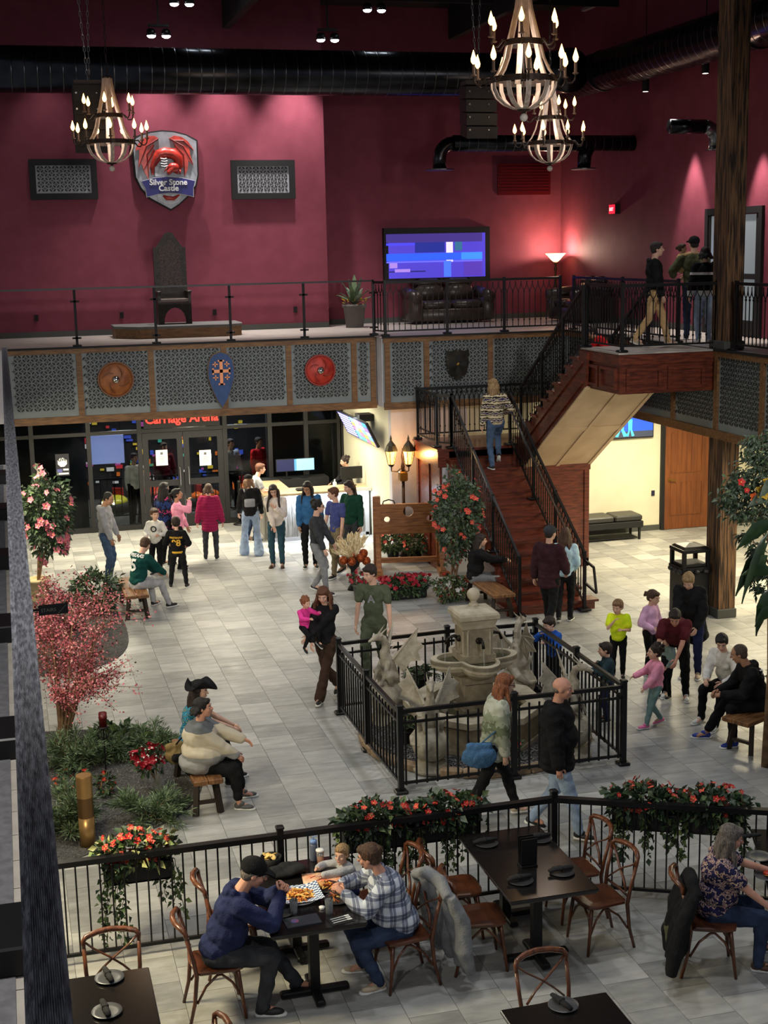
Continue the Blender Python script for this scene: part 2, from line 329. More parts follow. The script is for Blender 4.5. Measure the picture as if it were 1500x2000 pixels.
# ---------------------------------------------------------------- fascia with fretwork panels
def fret(b, O, U, n, w, h):
    P = .158; O = Vector(O); U = Vector(U); n = Vector(n); Z = Vector((0, 0, 1))
    def pl(pts):
        v = [O+U*x+Z*z+n*.006 for x, z in pts]; b.add(v, [tuple(range(len(v)))])
    q = P/2
    nj = int(h/q); ni = int(w/P); ox = (w-ni*P)/2
    for j in range(1, nj+1):
        for i in range(ni+1):
            x = ox+(i+(.5 if j % 2 else 0))*P; z = h-j*q
            if x < -.01 or x > w+.01 or z < 0: continue
            a = .24*P; t = .04*P
            if a < x < w-a and z > a: pl([(x-a, z-t), (x+a, z-t), (x+a, z+t), (x-a, z+t)]); pl([(x-t, z-a), (x+t, z-a), (x+t, z+a), (x-t, z+a)]) if a < x < w-a and z > a else None
            for sx in (1, -1):     # two upper edges of the diamond
                if not -.01 < x+sx*q < w+.01: continue
                for (s0, s1, off) in ((.08, .92, .0),):
                    A = (x+sx*q*(1-s0)*1, z+q*s0); C = (x+sx*q*(1-s1), z+q*s1); mx, mz = (A[0]+C[0])/2, (A[1]+C[1])/2; k = .1*P
                    pts = [A, (mx+sx*k, mz+k), C, (mx-sx*k, mz-k)]
                    pl(pts if sx > 0 else pts[::-1])
def fascia(name, label, A, C, n, z0, z1, posts, group=None):
    """A->C runs left to right as seen from the hall; n is the outward normal; posts = fractions"""
    A = Vector((*A, 0)); C = Vector((*C, 0)); U = (C-A).normalized(); n = Vector(n); Ln = (C-A).length; Z = Vector((0, 0, 1))
    t = thing(name, label, 'balcony front', A+Z*z0); M = lambda x, z, d: U*x+Z*(z-z0)+n*d
    def obx(b, xa, xb, za, zb, da, db):
        P = [M(x, z, d) for z in (za, zb) for d in (da, db) for x in (xa, xb)]
        b.add(P, [(0, 1, 3, 2), (4, 6, 7, 5), (0, 4, 5, 1), (2, 3, 7, 6), (0, 2, 6, 4), (1, 5, 7, 3)]); return b
    obx(B(), 0, Ln, z0+.02, z1-.02, .0, .03).build('backing', M_FPANEL, t)
    obx(B(), -.0, Ln, z1-.12, z1-.03, .03, .075).build('top_board', M_OAK, t)
    obx(B(), -.0, Ln, z0-.03, z0+.11, .03, .09).build('bottom_board', M_OAK, t)
    obx(B(), -.02, Ln+.02, z1-.03, z1+.004, -.02, .09).build('edge_strip', M_BLKM, t)
    for p in posts: obx(B(), p-.055, p+.055, z0+.11, z1-.12, .03, .072).build('upright_board', M_OAK, t)
    ps = [0]+list(posts)+[Ln]
    for a, c in zip(ps[:-1], ps[1:]):
        if c-a < .3: continue
        w = c-a-.12; b = B(); fret(b, M(a+.06, z0+.2, .031), U, n, w, z1-z0-.31); tag(b.build('fretwork', M_FRET, t), kind='stuff')
    return t
fx = [gy(x, 740, YF).x for x in (156, 294, 436, 562, 689)]
fascia('balcony_fascia', 'long grey fretwork balcony front with round shields above the glass doors', (.02, YF), (7.28, YF), (0, -1, 0), 3.1, Z2, [fx[0]-.02, fx[1], fx[2], fx[3], fx[4], 7.2], None)
fascia('balcony_fascia', 'grey fretwork balcony front behind the staircase landing with steel shield', (7.32, YR), (XR, YR), (0, -1, 0), 3.1, Z2, [.08, gy(832, 740, YR).x-7.32, gy(956, 700, YR).x-7.32])
ry = [gx(x, 780, XR).y for x in (1320, 1404, 1494)]
fascia('balcony_fascia', 'grey fretwork balcony front on the right above the brown door corridor', (XR, YR), (XR, 12.0), (-1, 0, 0), 3.1, Z2, [YR-24.4]+[YR-y for y in ry]+[YR-ry[2]+1.6])
# ---------------------------------------------------------------- railings
def bal_iron(h=1.0, s=.118):
    b = B(); b.bar((0, 0, .1), (0, 0, h-.2), .014)
    for sx in (-1, 1):
        pts = [(0, h-.2), (sx*s*.35, h-.14), (sx*s*.5, h-.07), (sx*s*.5, h-.01)]
        for p, q in zip(pts[:-1], pts[1:]): b.bar((p[0], 0, p[1]), (q[0], 0, q[1]), .012)
    b.box((0, 0, .24), (.026, .026, .03)); b.box((0, 0, h-.22), (.026, .026, .03)); return b
def slope_rail(name, label, pts, spacing, balb, post_h=1.12, rail_h=1.07, post_w=.05, rail=(.045, .05), brail=.1, base=True, posts=None, mats=None, cat='railing', group=None, mid=None, cap=False, top_mat=None, rotate_bal=True, plate=.16, post_mesh=None):
    """posts stand at pts (or at the listed indices); rails follow pts; balusters are parts"""
    pts = [Vector(p) for p in pts]; t = thing(name, label, cat, pts[0]); o = pts[0]; m = mats or M_BLK
    Z = Vector((0, 0, 1)); bm = balb.mesh('baluster', m)
    pm = B().box((0, 0, post_h/2), (post_w, post_w, post_h))
    if base: pm.bevbox((0, 0, .02), (plate, plate, .04), .012)
    if cap: pm.bevbox((0, 0, post_h+.012), (post_w*1.3, post_w*1.3, .03), .008)
    pme = pm.mesh('post', m)
    for i, p in enumerate(pts):
        if posts is None or i in posts: inst(pme, 'post', t, p-o)
    for i, (a, c) in enumerate(zip(pts[:-1], pts[1:])):
        a2 = a-o; c2 = c-o; B().bar(a2+Z*rail_h, c2+Z*rail_h, rail[0], rail[1]).build('top_rail', top_mat or m, t)
        B().bar(a2+Z*brail, c2+Z*brail, .028, .03).build('bottom_rail', m, t)
        if mid: B().bar(a2+Z*mid, c2+Z*mid, .028, .03).build('middle_rail', m, t)
        d = (c-a); Lh = math.hypot(d.x, d.y); n = max(1, round(Lh/spacing)); ang = math.atan2(d.y, d.x)
        for k in range(n):
            f = (k+.5)/n; inst(bm, 'baluster', t, a2+d*f, (0, 0, ang))
    return t
IR = bal_iron(1.04)
# glass railing at the far left of the upper floor
def glass_rail():
    yy = YF+.12; xs = [-.9]+[gz(px, py, Z2).x for px, py in ((148, 673), (301, 668), (448, 664), (592, 659), (727, 654))]
    t = thing('glass_railing', 'long glass panel railing with black posts in front of the throne', 'railing', (xs[0], yy, Z2))
    B().bar((0, 0, 1.1), (xs[-1]-xs[0], 0, 1.1), .05, .035).build('top_rail', M_BLK, t)
    pm = B(); pm.box((0, 0, .55), (.05, .03, 1.1)); pm.bevbox((0, 0, .015), (.17, .1, .03), .008); pm.box((0, .0, .16), (.17, .03, .035)); pm.box((0, 0, .86), (.17, .03, .035)); pme = pm.mesh('post', M_BLKM)
    for x in xs[1:]: inst(pme, 'post', t, (x-xs[0], 0, 0))
    for a, c in zip(xs[:-1], xs[1:]): B().box(((a+c)/2-xs[0], 0, .5), (c-a-.1, .012, .84)).build('glass_pane', M_GLASS, t)
glass_rail()
zz = Z2
slope_rail('iron_railing', 'black gothic-arch iron railing in front of the leather sofa', [(7.3, YF+.12, zz), (7.42, YR+.12, zz)]+[(gz(px, py, zz).x, YR+.12, zz) for px, py in ((873, 652), (979, 647))]+[(11.2, YR+.12, zz)], .118, IR)
slope_rail('iron_railing', 'black iron railing along the right balcony past the wooden column', [(XR+.1, YR, zz), (XR+.1, 24.6, zz), (XR+.1, 22.3, zz)], .118, IR)
slope_rail('iron_railing', 'black iron railing right of the charred column at the photo edge', [(XR+.08, 20.25, zz), (XR+.08, 18.6, zz), (XR+.08, 16.6, zz)], .118, IR)
# ---------------------------------------------------------------- staircase
ZL = 2.45; YL = 25.25; YB = 26.9; XA0, XA1, XB0, XB1 = 8.12, 9.5, 9.55, 10.9; Y0 = 21.75
st = thing('staircase', 'dark mahogany staircase with half landing rising to the upper floor', 'stairs', (8.8, 21.7, 0)); so = Vector((8.8, 21.7, 0))
def sb(a, b_, nm, m=M_MAHOG): a = Vector(a)-so; b_ = Vector(b_)-so; return B().bb(a, b_).build(nm, m, st)
NR = 14; rise = ZL/NR; run = (YL-Y0)/(NR-1)
for k in range(NR):
    y = Y0+k*run; x0, x1 = (XA0-.12, XA1+.2) if k == 0 else (XA0, XA1)
    sb((x0+.03, y, k*rise), (x1-.03, y+.03, (k+1)*rise-.04), 'riser')
    if k < NR-1: sb((x0-.03, y-.035, (k+1)*rise-.04), (x1+.03, y+run+.01, (k+1)*rise), 'tread', M_TREAD)
sb((XA0-.22, YL-.035, ZL-.05), (XB1, YB, ZL), 'landing_board', M_TREAD)
sb((XA0-.2, YL, ZL-.36), (XB1, YB-.02, ZL-.05), 'landing_frame')
NR2 = 12; rise2 = (Z2-ZL)/NR2; YT = 22.2; run2 = (YL-YT)/(NR2-1)
for k in range(NR2):
    y = YL-k*run2
    sb((XB0, y-.03, ZL+k*rise2), (XB1, y, ZL+(k+1)*rise2-.04), 'riser')
    if k < NR2-1: sb((XB0-.05, y-run2-.01, ZL+(k+1)*rise2-.04), (XB1+.02, y+.035, ZL+(k+1)*rise2), 'tread', M_TREAD)
def side(poly, x0, x1, nm, m=M_MAHOG):   # polygon in (y,z)
    b = B(); n = len(poly); vs = [Vector((x, y, z))-so for x in (x0, x1) for y, z in poly]
    b.add(vs, [tuple(range(n-1, -1, -1)), tuple(range(n, 2*n))]+[(i, (i+1) % n, n+(i+1) % n, n+i) for i in range(n)]); bm = b.mesh(nm, m)
    bb_ = bmesh.new(); bb_.from_mesh(bm); bmesh.ops.recalc_face_normals(bb_, faces=bb_.faces); bb_.to_mesh(bm); bb_.free()
    o = bpy.data.objects.new(nm, bm); COL.objects.link(o); o.parent = st; return o
def stair_poly(y0, dy, z0, dz, n, drop):
    p = []
    for k in range(n): p += [(y0+k*dy, z0+k*dz), (y0+k*dy, z0+(k+1)*dz-.04)]
    p += [(y0+n*dy, z0+n*dz-.04), (y0+n*dy, z0+n*dz-drop)]; p += [(y0+.05*dy, z0)] if drop > z0+.01 else [(y0, z0-drop+.25)]
    return p
# stringers: first flight, second flight
pl = [(Y0+.02, 0)]
for k in range(NR-1): pl += [(Y0+.02+k*run, (k+1)*rise-.04), (Y0+.02+(k+1)*run, (k+1)*rise-.04)]
pl += [(YL, ZL-.35), (YL, ZL-.62), (Y0+.75, 0)]
side(pl, XA0, XA0+.04, 'stringer'); side(pl, XA1-.04, XA1, 'stringer')
pl2 = []
for k in range(NR2-1): pl2 += [(YL-.01-k*run2, ZL+(k+1)*rise2-.04), (YL-.01-(k+1)*run2, ZL+(k+1)*rise2-.04)]
zs = lambda y: 2.05+(24.9-y)*.617
pl2 += [(YT-.02, Z2-.06), (YT-.35, Z2-.06), (21.9, zs(21.9)), (24.9, zs(24.9)), (YL, zs(24.9))]
side(pl2, XB0-.02, XB0+.03, 'stringer'); side(pl2, XB1-.03, XB1+.02, 'stringer')
# raised moulding along the stringer of the upper flight
for (d, dz) in ((.03, .12), (.03, .46)):
    B().bar(Vector((XB0-.035, 24.85, zs(24.85)+dz))-so, Vector((XB0-.035, 22.0, zs(22.0)+dz))-so, .03, .05).build('moulding', M_MAHOG, st)
# panelled soffit under the second flight
nrm = Vector((0, -.617, -1)).normalized(); U3 = Vector((0, -1, .617)).normalized()
def sof(x0, x1, a, c, d0, d1, nm, m):
    P0 = Vector((0, 24.9, 2.05)); L3 = 3.52
    vs = [Vector((x, 0, 0))+P0+U3*L3*f+nrm*d-so for d in (d0, d1) for f in (a, c) for x in (x0, x1)]
    B().add(vs, [(0, 1, 3, 2), (4, 6, 7, 5), (0, 4, 5, 1), (2, 3, 7, 6), (0, 2, 6, 4), (1, 5, 7, 3)]).build(nm, m, st)
sof(XB0, XB1, 0, 1, -.04, .0, 'soffit_backing', mat('soffit_groove', S(84, 48, 30), .6))
for a, c in ((.0, .49), (.51, 1)):
    for x0, x1 in ((XB0+.0, (XB0+XB1)/2-.03), ((XB0+XB1)/2+.03, XB1-.0)): sof(x0+.0, x1, a, c, 0, .025, 'soffit_panel', M_TAN)
for x in (XB0+.0, (XB0+XB1)/2, XB1-.0): sof(x-.035, x+.035, 0, 1, .02, .045, 'soffit_batten', M_TAN)
sof(XB0, XB1, .475, .525, .02, .04, 'soffit_batten', M_TAN)
# panelled wainscot below the landing, front and left side
sb((XB0, 24.86, 0), (XB1, 24.92, 2.06), 'wainscot_panel')
for x in (XB0, XB1-.1): sb((x, 24.83, 0), (x+.1, 24.86, 2.06), 'wainscot_stile')
sb((XB0, 24.82, 1.94), (XB1+.02, 24.86, 2.08), 'wainscot_rail'); sb((XB0, 24.83, .0), (XB1, 24.86, .16), 'wainscot_rail')
sb((XB1-.05, 24.86, 0), (XB1, YB, ZL-.36), 'wainscot_panel')
sb((XA0-.12, YL+.06, 0), (XA0-.06, YB, ZL-.36), 'wainscot_panel')
for y in (YL+.06, YL+.78, YB-.13): sb((XA0-.15, y, 0), (XA0-.12, y+.11, ZL-.36), 'wainscot_stile')
sb((XA0-.15, YL+.06, 0), (XA0-.12, YB, .16), 'wainscot_rail')
sb((XA0-.1, YL+.03, 0), (XB0, YL+.08, ZL-.36), 'wainscot_panel', M_LILAC)
# bridge from the top of the flight to the right balcony
BX0, BY0, BY1 = 9.62, 20.72, 22.2
sb((BX0-.05, BY0-.05, Z2-.03), (XR-.02, BY1, Z2), 'bridge_boards', M_PLANK)
sb((BX0, BY0, Z2-.68), (XR-.03, BY1, Z2-.03), 'bridge_box')
sb((BX0-.04, BY0-.04, Z2-.2), (XR-.03, BY0, Z2-.04), 'bridge_cornice'); sb((BX0-.04, BY0+.002, Z2-.2), (BX0, BY1, Z2-.04), 'bridge_cornice')
def frame_panel(xa, xb, za, zb, y):
    b = B(); w = .05
    for a, c in (((xa, za), (xb, za+w)), ((xa, zb-w), (xb, zb)), ((xa, za+w), (xa+w, zb-w)), ((xb-w, za+w), (xb, zb-w))): b.bb(Vector((a[0], y-.05, a[1]))-so, Vector((c[0], y, c[1]))-so)
    b.build('panel_moulding', M_MAHOG, st)
frame_panel(BX0+.1, BX0+.72, Z2-.62, Z2-.26, BY0); frame_panel(BX0+.84, BX0+1.5, Z2-.62, Z2-.26, BY0)
b = B()
for ya, yb in ((BY0+.1, BY0+.72), (BY0+.8, BY1-.08)):
    w = .05; x = BX0
    for a, c in (((ya, Z2-.62), (yb, Z2-.62+w)), ((ya, Z2-.26-w), (yb, Z2-.26)), ((ya, Z2-.62+w), (ya+w, Z2-.26-w)), ((yb-w, Z2-.62+w), (yb, Z2-.26-w))): b.bb(Vector((x-.05, a[0], a[1]))-so, Vector((x, c[0], c[1]))-so)
b.build('panel_moulding', M_MAHOG, st)
# stair railings
IRB = bal_iron(1.02, .1)
def stair_rail(label, x, rev=False, n=NR-1):
    y0 = Y0-.12; p = [(x, y0, .02), (x, Y0+.5*run+4*run, rise*5), (x, Y0+8.5*run, rise*9), (x, YL+.04, ZL)]
    slope_rail('stair_railing', label, p, .11, IRB, post_h=1.06, rail_h=1.02, brail=.12, rail=(.04, .045), plate=.2)
stair_rail('black iron stair railing on the left of the lower flight', XA0+.1)
t = slope_rail('stair_railing', 'black iron stair railing on the right of the lower flight, with a looped end grip', [(XA1-.08, Y0-.12, .02), (XA1-.08, Y0+4.5*run, rise*5), (XA1-.08, Y0+8.5*run, rise*9), (XA1-.08, YL+.04, ZL)], .11, IRB, post_h=1.06, rail_h=1.02, brail=.12, rail=(.04, .045), plate=.2)
g = B(); pp = [(0.0, 0.0, .9), (.02, -.34, .84), (.02, -.46, .42), (.0, 0.0, .5)]
for a, c in zip(pp[:-1], pp[1:]): g.bar(a, c, .035)
g.build('grip_loop', M_BLK, t)
g = B(); a = Vector((-.09, .0, .9)); c = Vector((-.09, YL+.16-Y0, ZL+.9-.02)); g.bar(a, c, .035); g.build('grab_rail', mat('polished_rail', S(120, 118, 116), .22, .9), t)
slope_rail('stair_railing', 'black iron railing around the stair half landing', [(XA0+.1, YL+.04, ZL), (XA0-.12, YL+.3, ZL), (XA0-.12, YB-.06, ZL), (XA1+.2, YB-.06, ZL), (XB1-.06, YB-.06, ZL)], .105, IRB, post_h=1.06, rail_h=1.02)
zt = lambda y: ZL+(YL-y)*(Z2-ZL)/(YL-YT)
slope_rail('stair_railing', 'black iron railing up the near side of the upper flight', [(XB0+.06, YL-.05, ZL+.1), (XB0+.06, 24.1, zt(24.1)+.05), (XB0+.06, 23.1, zt(23.1)+.05), (XB0+.06, YT, Z2)], .105, IRB, post_h=1.06, rail_h=1.02)
slope_rail('stair_railing', 'black iron railing on the far side of the upper flight', [(XB1-.06, YL-.05, ZL+.1), (XB1-.06, 23.7, zt(23.7)+.05), (XB1-.06, YT, Z2)], .105, IRB, post_h=1.06, rail_h=1.02)
slope_rail('iron_railing', 'black iron railing round the mahogany stair bridge', [(BX0+.06, BY1, Z2), (BX0+.06, BY0+.06, Z2), (XR+.02, BY0+.06, Z2)], .118, IR)
# charred timber column
cz = B(); 
cz.box((0, 0, 3.9), (.31, .46, 7.6)); tcol = thing('timber_column', 'tall charred wood column beside the trash can, running up to the ceiling', 'column', (11.5, 20.66, 0))
cz.build('shaft', M_BEAM, tcol)
B().box((0, 0, 9.7), (.31, .46, 4.0)).build('upper_shaft', M_BEAM, tcol)
B().bevbox((0, 0, .08), (.36, .51, .16), .01).build('plinth', M_BASE, tcol); B().bevbox((0, 0, Z2+.07), (.37, .52, .14), .01).build('collar', M_BASE, tcol)
# viewer's balcony on the left: board floor, black shoes and woven handrail
lb = struct('floor_near_balcony', B().bb((-2.2, -1, Z2-.3), (-.0, 12.2, Z2-.012)), M_BLKM)
pmt = mat('pale_boards', S(176, 170, 160), .6, c2=S(150, 144, 136), scale=6)
pm_ = B().box((-.1, .095, -.006), (.2, .186, .012)).mesh('floor_board', pmt)
for k in range(64): inst(pm_, 'floor_board', lb, (-.0, k*.19, Z2))
tag(B().bb((-.125, -.8, Z2), (-.082, 12.1, Z2+.004)).build('floor_strip', mat('grey_strip', S(104, 104, 108), .7, c2=S(88, 88, 92), scale=30), lb), kind='structure')
hr = thing('handrail', 'grey woven-textured balcony handrail along the left edge of the photo', 'railing', (-.005, 0, Z2+1.0))
HRM = mat('handrail_bark', S(120, 122, 130), .5, .2, c2=S(64, 66, 74), scale=16, stretch=(10, 1.5, 10), bump=.5, bscale=14)
B().bb((-.021, .4, -.03), (.024, 11.6, .03)).build('rail_core', HRM, hr)
for k in range(13): B().bb((-.012+k*.0024, .4, .03), (-.0112+k*.0024, 11.6, .0315)).build('groove_rib', HRM, hr)
gs = thing('balcony_glass', 'row of low black glass clamps along the near balcony floor edge', 'railing', (-.1, 0, Z2))
cm = B().bevbox((0, 0, .04), (.11, .26, .08), .006).mesh('clamp', M_BLK)
for k in range(6): inst(cm, 'clamp', gs, (0, 3.42+1.56*k, 0))
# ---------------------------------------------------------------- storefront
YS = 31.85
def sx(px, py=950): return gy(px, py, YS).x
def sz(px, py): return gy(px, py, YS).z
zt_ = gy(60, 854, YS).z; zb_ = 0.0
wb = struct('window_1', B().bb((-3, YS-.05, 0), (7.65, YS+.08, .12)).bb((-3, YS-.05, zt_-.04), (7.65, YS+.06, zt_+.04)).bb((-3, YS-.04, 3.0), (7.65, YS+.06, 3.12)), M_FRAME)
xs = [-2.9, sx(67), sx(178), sx(277), sx(443), sx(530), sx(600), sx(664), 7.6]
for i, x in enumerate(xs): tag(B().bb((x-.05, YS-.062, 0), (x+.05, YS+.07, 3.02)).build('mullion', M_FRAME, wb), kind='structure')
for a, c in zip(xs[:-1], xs[1:]):
    if abs(a-xs[3]) > .01: B().bb((a+.05, YS-.004, .12), (c-.05, YS+.004, zt_-.04)).build('glass_pane', M_SHOPGLASS, wb)
    B().bb((a+.05, YS-.004, zt_+.04), (c-.05, YS+.004, 3.0)).build('glass_pane', M_SHOPGLASS, wb)
dx0, dx1 = xs[3]+.06, xs[4]-.06; dm = (dx0+dx1)/2
for n, (a, c, hx) in enumerate(((dx0, dm-.01, dm-.1), (dm+.01, dx1, dm+.1))):
    d = struct('door_%d' % (n+1), B().bb((a, YS-.06, .02), (a+.13, YS-.01, zt_-.05)).bb((c-.13, YS-.06, .02), (c, YS-.01, zt_-.05)).bb((a+.13, YS-.058, .02), (c-.13, YS-.012, .28)).bb((a+.13, YS-.058, zt_-.2), (c-.13, YS-.012, zt_-.05)).bb((a+.13, YS-.058, .98), (c-.13, YS-.012, 1.12)), M_FRAME)
    B().bb((a+.12, YS-.035, .25), (c-.12, YS-.03, 1.0)).build('glass_pane', M_SHOPGLASS, d); B().bb((a+.12, YS-.035, 1.1), (c-.12, YS-.03, zt_-.18)).build('glass_pane', M_SHOPGLASS, d)
    B().tube([(hx, YS-.06, .95), (hx, YS-.13, 1.0), (hx, YS-.13, 1.35), (hx, YS-.06, 1.4)], .014, 6).build('door_handle', M_STEEL, d)
M_PAPER = mat('paper', S(226, 226, 222), .8); M_INK = mat('ink_grey', S(90, 90, 92), .8)
for n, px in enumerate((316, 401)):
    p = gy(px, 894, YS-.07); o = B().box((0, 0, 0), (.27, .004, .36)).build('paper_notice', M_PAPER, None, loc=p)
    tag(o, 'white paper notice taped to the %s glass door under the red sign' % ('left' if n == 0 else 'right'), 'notice')
    b = B(); b.box((0, -.003, .1), (.06, .002, .06))
    for k in range(6): b.box((0, -.003, .03-k*.03), (.16-.02*(k % 3), .002, .008))
    b.build('printed_lines', M_INK, o)
p = gy(122, 908, YS-.02); o = B().box((0, 0, 0), (.3, .004, .5)).build('poster', mat('poster_black', S(34, 34, 40), .6), None, loc=p); tag(o, 'black LIVE poster with white badge on the dark window left', 'poster')
b = B(); b.prism([(.11*math.cos(a*PI/4+.39), .11*math.sin(a*PI/4+.39)+.06) for a in range(8)], 0, .002, FACE_NY, (0, -.002, 0)); b.build('badge', M_PAPER, o)
b = B().box((-.07, -.003, -.13), (.11, .002, .07)).build('print_block', mat('poster_blue', S(90, 92, 150), .7), o); B().box((.07, -.003, -.11), (.12, .002, .04)).box((0, -.003, -.2), (.26, .002, .04)).build('print_block', M_PAPER, o)
text_obj('LIVE', 'lettering', .1, M_BLKM, Matrix.Translation((0, -.006, .12)) @ FACE_NY.to_4x4(), .001, o, bold=.003)
sg = thing('shop_sign', 'red lettered Carriage Arena sign above the glass doors', 'sign', gy(355, 819, YS-.1))
B().box((0, .03, 0), (1.75, .02, .36)).build('backing', M_BLKM, sg)
M_SIGN = mat('sign_red', S(225, 60, 50), .5, emit=.7, ecol=S(225, 50, 40))
text_obj('Carriage Arena', 'lettering', .27, M_SIGN, Matrix.Translation((0, -.01, .02)) @ FACE_NY.to_4x4(), .01, sg, bold=.007)
# arena behind the glass
struct('wall_arena_back', B().bb((-3, 36.3, 0), (8.5, 36.5, 3.2)), mat('arena_dark', S(26, 26, 30), .8))
struct('ceiling_arena', B().bb((-3, 32.3, 3.15), (8.5, 36.5, 3.25)), M_CEIL)
struct('wall_arena_right', B().bb((7.65, 31.95, 0), (7.8, 36.3, 3.12)), MATS['arena_dark'])
struct('wall_arena_partition', B().bb((-2.8, 32.6, 0), (sx(174), 32.7, 3.12)).bb((sx(540), 32.9, 0), (7.6, 33.0, 3.12)), MATS['arena_dark'])
for x, y, c in ((2.6, 34, (1, .95, .9)), (4.2, 34, (1, .8, .6)), (5.4, 34, (.7, .8, 1))): area('arena_light', (x, y, 3.05), (x, y, 0), 60, .4, c)
o = B().bb((-.42, -.03, -.33), (.42, .03, .33)).build('projection_screen', mat('screen_pale_blue', S(150, 160, 215), .5, emit=1.05, ecol=S(140, 152, 212)), None, loc=gy(206, 878, 32.3)); tag(o, 'pale blue screen glowing behind the shop window', 'screen'); B().bar((-.35, 0, .33), (-.35, 0, 1.35), .01).build('cable', M_BLKM, o); B().bar((.35, 0, .33), (.35, 0, 1.35), .01).build('cable', M_BLKM, o)
def bumper_car(loc, rz, col, lab):
    t = thing('bumper_car', lab, 'bumper car', loc, rz); m = mat('car_'+lab.split()[0], S(*col), .25, coat=.6, emit=.12)
    B().lathe([(.6, .1), (.66, .16), (.66, .34), (.58, .4)], n=20, sy=1.25).build('bumper', M_BLKM, t, True)
    B().ell((0, .05, .42), (.5, .66, .26), 16, 8).build('body', m, t, True)
    B().bevbox((0, -.28, .72), (.5, .1, .45), .04).build('seat', mat('seat_red', S(170, 40, 40), .6), t)
    B().tube([(.14*math.cos(a), .22, .78+.14*math.sin(a)) for a in [k*PI/6 for k in range(13)]], .015, 6).build('steering_wheel', M_BLKM, t)
    for s in (-1, 1): B().ell((s*.24, .62, .45), (.07, .03, .07), 8, 6).build('headlight', mat('car_light', S(255, 240, 200), .4, emit=4), t)
    t.scale = (.62,)*3
for i, (px, c, n) in enumerate(((222, (205, 200, 60), 'yellow'), (300, (210, 70, 40), 'red'), (398, (230, 110, 40), 'orange'), (470, (235, 120, 50), 'amber'), (505, (60, 90, 200), 'blue'))):
    q = gz(px, 985, 0); bumper_car((gy(px, 930, 34.3+.9*(i % 2)).x, 34.3+.9*(i % 2), 0), 2.6+i*1.3, c, '%s bumper car parked inside the arena behind the glass' % n)
# low barrier fence inside the arena
bb1 = B().bar((0, 0, .1), (0, 0, 1.0), .02)
slope_rail('arena_barrier', 'black picket barrier inside the arena behind the glass doors', [(.9, 33.2, 0), (3.2, 33.2, 0), (5.6, 33.2, 0)], .16, bb1, 1.05, 1.0, .05, (.04, .04))
M_PRIZE = [mat('prize_%d' % i, S(*c), .6, emit=.3) for i, c in enumerate(((210, 50, 60), (60, 90, 210), (230, 200, 60), (60, 170, 150), (230, 230, 230), (230, 120, 40), (190, 80, 170)))]
wall_items = thing('lit_panel_display', 'bank of small coloured lit panels on the arena far wall', 'display', (3.6, 36.25, 1.2))
for k in range(150):
    B().box((random.uniform(-2.4, 2.3), 0, random.uniform(-.9, 1.7)), (random.uniform(.05, .2), .05, random.uniform(.04, .13))).build('lit_panel', random.choice(M_PRIZE), wall_items)
# queue posts by the glass
for i, (px, py, l) in enumerate(((258, 1034, 'black queue post standing inside, left of the glass doors'), (468, 1022, 'black queue barrier post beside the person with a backpack'))):
    q = gz(px, py); t = thing('queue_post', l, 'post', (q.x, min(q.y, YS-.3) if i else 32.1, 0))
    B().lathe([(.17, 0), (.17, .02), (.05, .05), (.03, .07)], n=14).build('base', M_BLK, t, True); B().lathe([(.03, .05), (.03, .98), (.04, 1.0), (.04, 1.04)], n=10).build('pole', M_BLK, t, True)
# ---------------------------------------------------------------- reception counter
ct = thing('reception_counter', 'reception counter clad in pale weathered boards with glowing edge', 'counter', (6.5, 29.4, 0)); co = Vector((6.5, 29.4, 0))
M_WEATH = mat('weathered_boards', S(150, 148, 142), .6, c2=S(104, 102, 98), scale=9, stretch=(6, 6, .5), bump=.2)
M_CTOP = mat('counter_top', S(196, 176, 140), .35, c2=S(170, 150, 116), scale=5)
M_LED = mat('led_strip', S(200, 220, 255), .5, emit=3.2)
def cb(a, c, n, m): return B().bb(Vector(a)-co, Vector(c)-co).build(n, m, ct)
cb((5.35, 29.32, .02), (7.56, 29.42, 1.02), 'front_body', M_WEATH); cb((5.3, 29.42, .02), (5.4, 31.0, 1.02), 'side_body', M_WEATH)
for k in range(20): cb((5.4+k*.107, 29.3, .05), (5.4+k*.107+.098, 29.322, .9), 'board', M_WEATH)
for x in (5.32, 6.42, 7.48): cb((x, 29.285, .02), (x+.09, 29.3, 1.02), 'stile', mat('counter_trim', S(170, 172, 176), .5))
cb((5.35, 29.28, .92), (7.56, 29.31, .99), 'cornice', MATS['counter_trim']); cb((5.35, 29.285, 0), (7.56, 29.305, .08), 'kick_board', MATS['counter_trim'])
cb((5.2, 29.2, 1.02), (7.6, 29.95, 1.07), 'top', M_CTOP); cb((5.2, 29.95, 1.02), (5.9, 31.1, 1.07), 'top_return', M_CTOP)
cb((5.3, 29.245, .995), (7.55, 29.275, 1.015), 'led_strip', M_LED)
cb((7.15, 29.195, 1.02), (7.6, 29.24, 1.09), 'white_edge', M_WHITE)
area('counter_glow', (6.5, 29.12, .98), (6.5, 29.3, .1), 34, 2.1, (.75, .85, 1), .05)
def monitor(loc, rz, lab, m, w=.5, h=.3):
    t = thing('monitor', lab, 'monitor', loc, rz); B().lathe([(.11, 0), (.11, .01), (.02, .02), (.02, .15)], n=12).build('stand', M_BLK, t); B().bevbox((0, 0, .15+h/2), (w, .03, h), .008).build('housing', M_BLKM, t)
    B().box((0, -.017, .15+h/2), (w-.03, .003, h-.03)).build('screen', m, t)
M_SCR = mat('screen_cyan', S(120, 190, 225), .4, emit=.9); M_SCR2 = mat('screen_navy', S(24, 28, 60), .4, emit=.8)
monitor((gy(592, 905, 31.4).x, 31.3, 1.07), .0, 'small bright blue monitor in the dark area behind the counter', M_SCR)
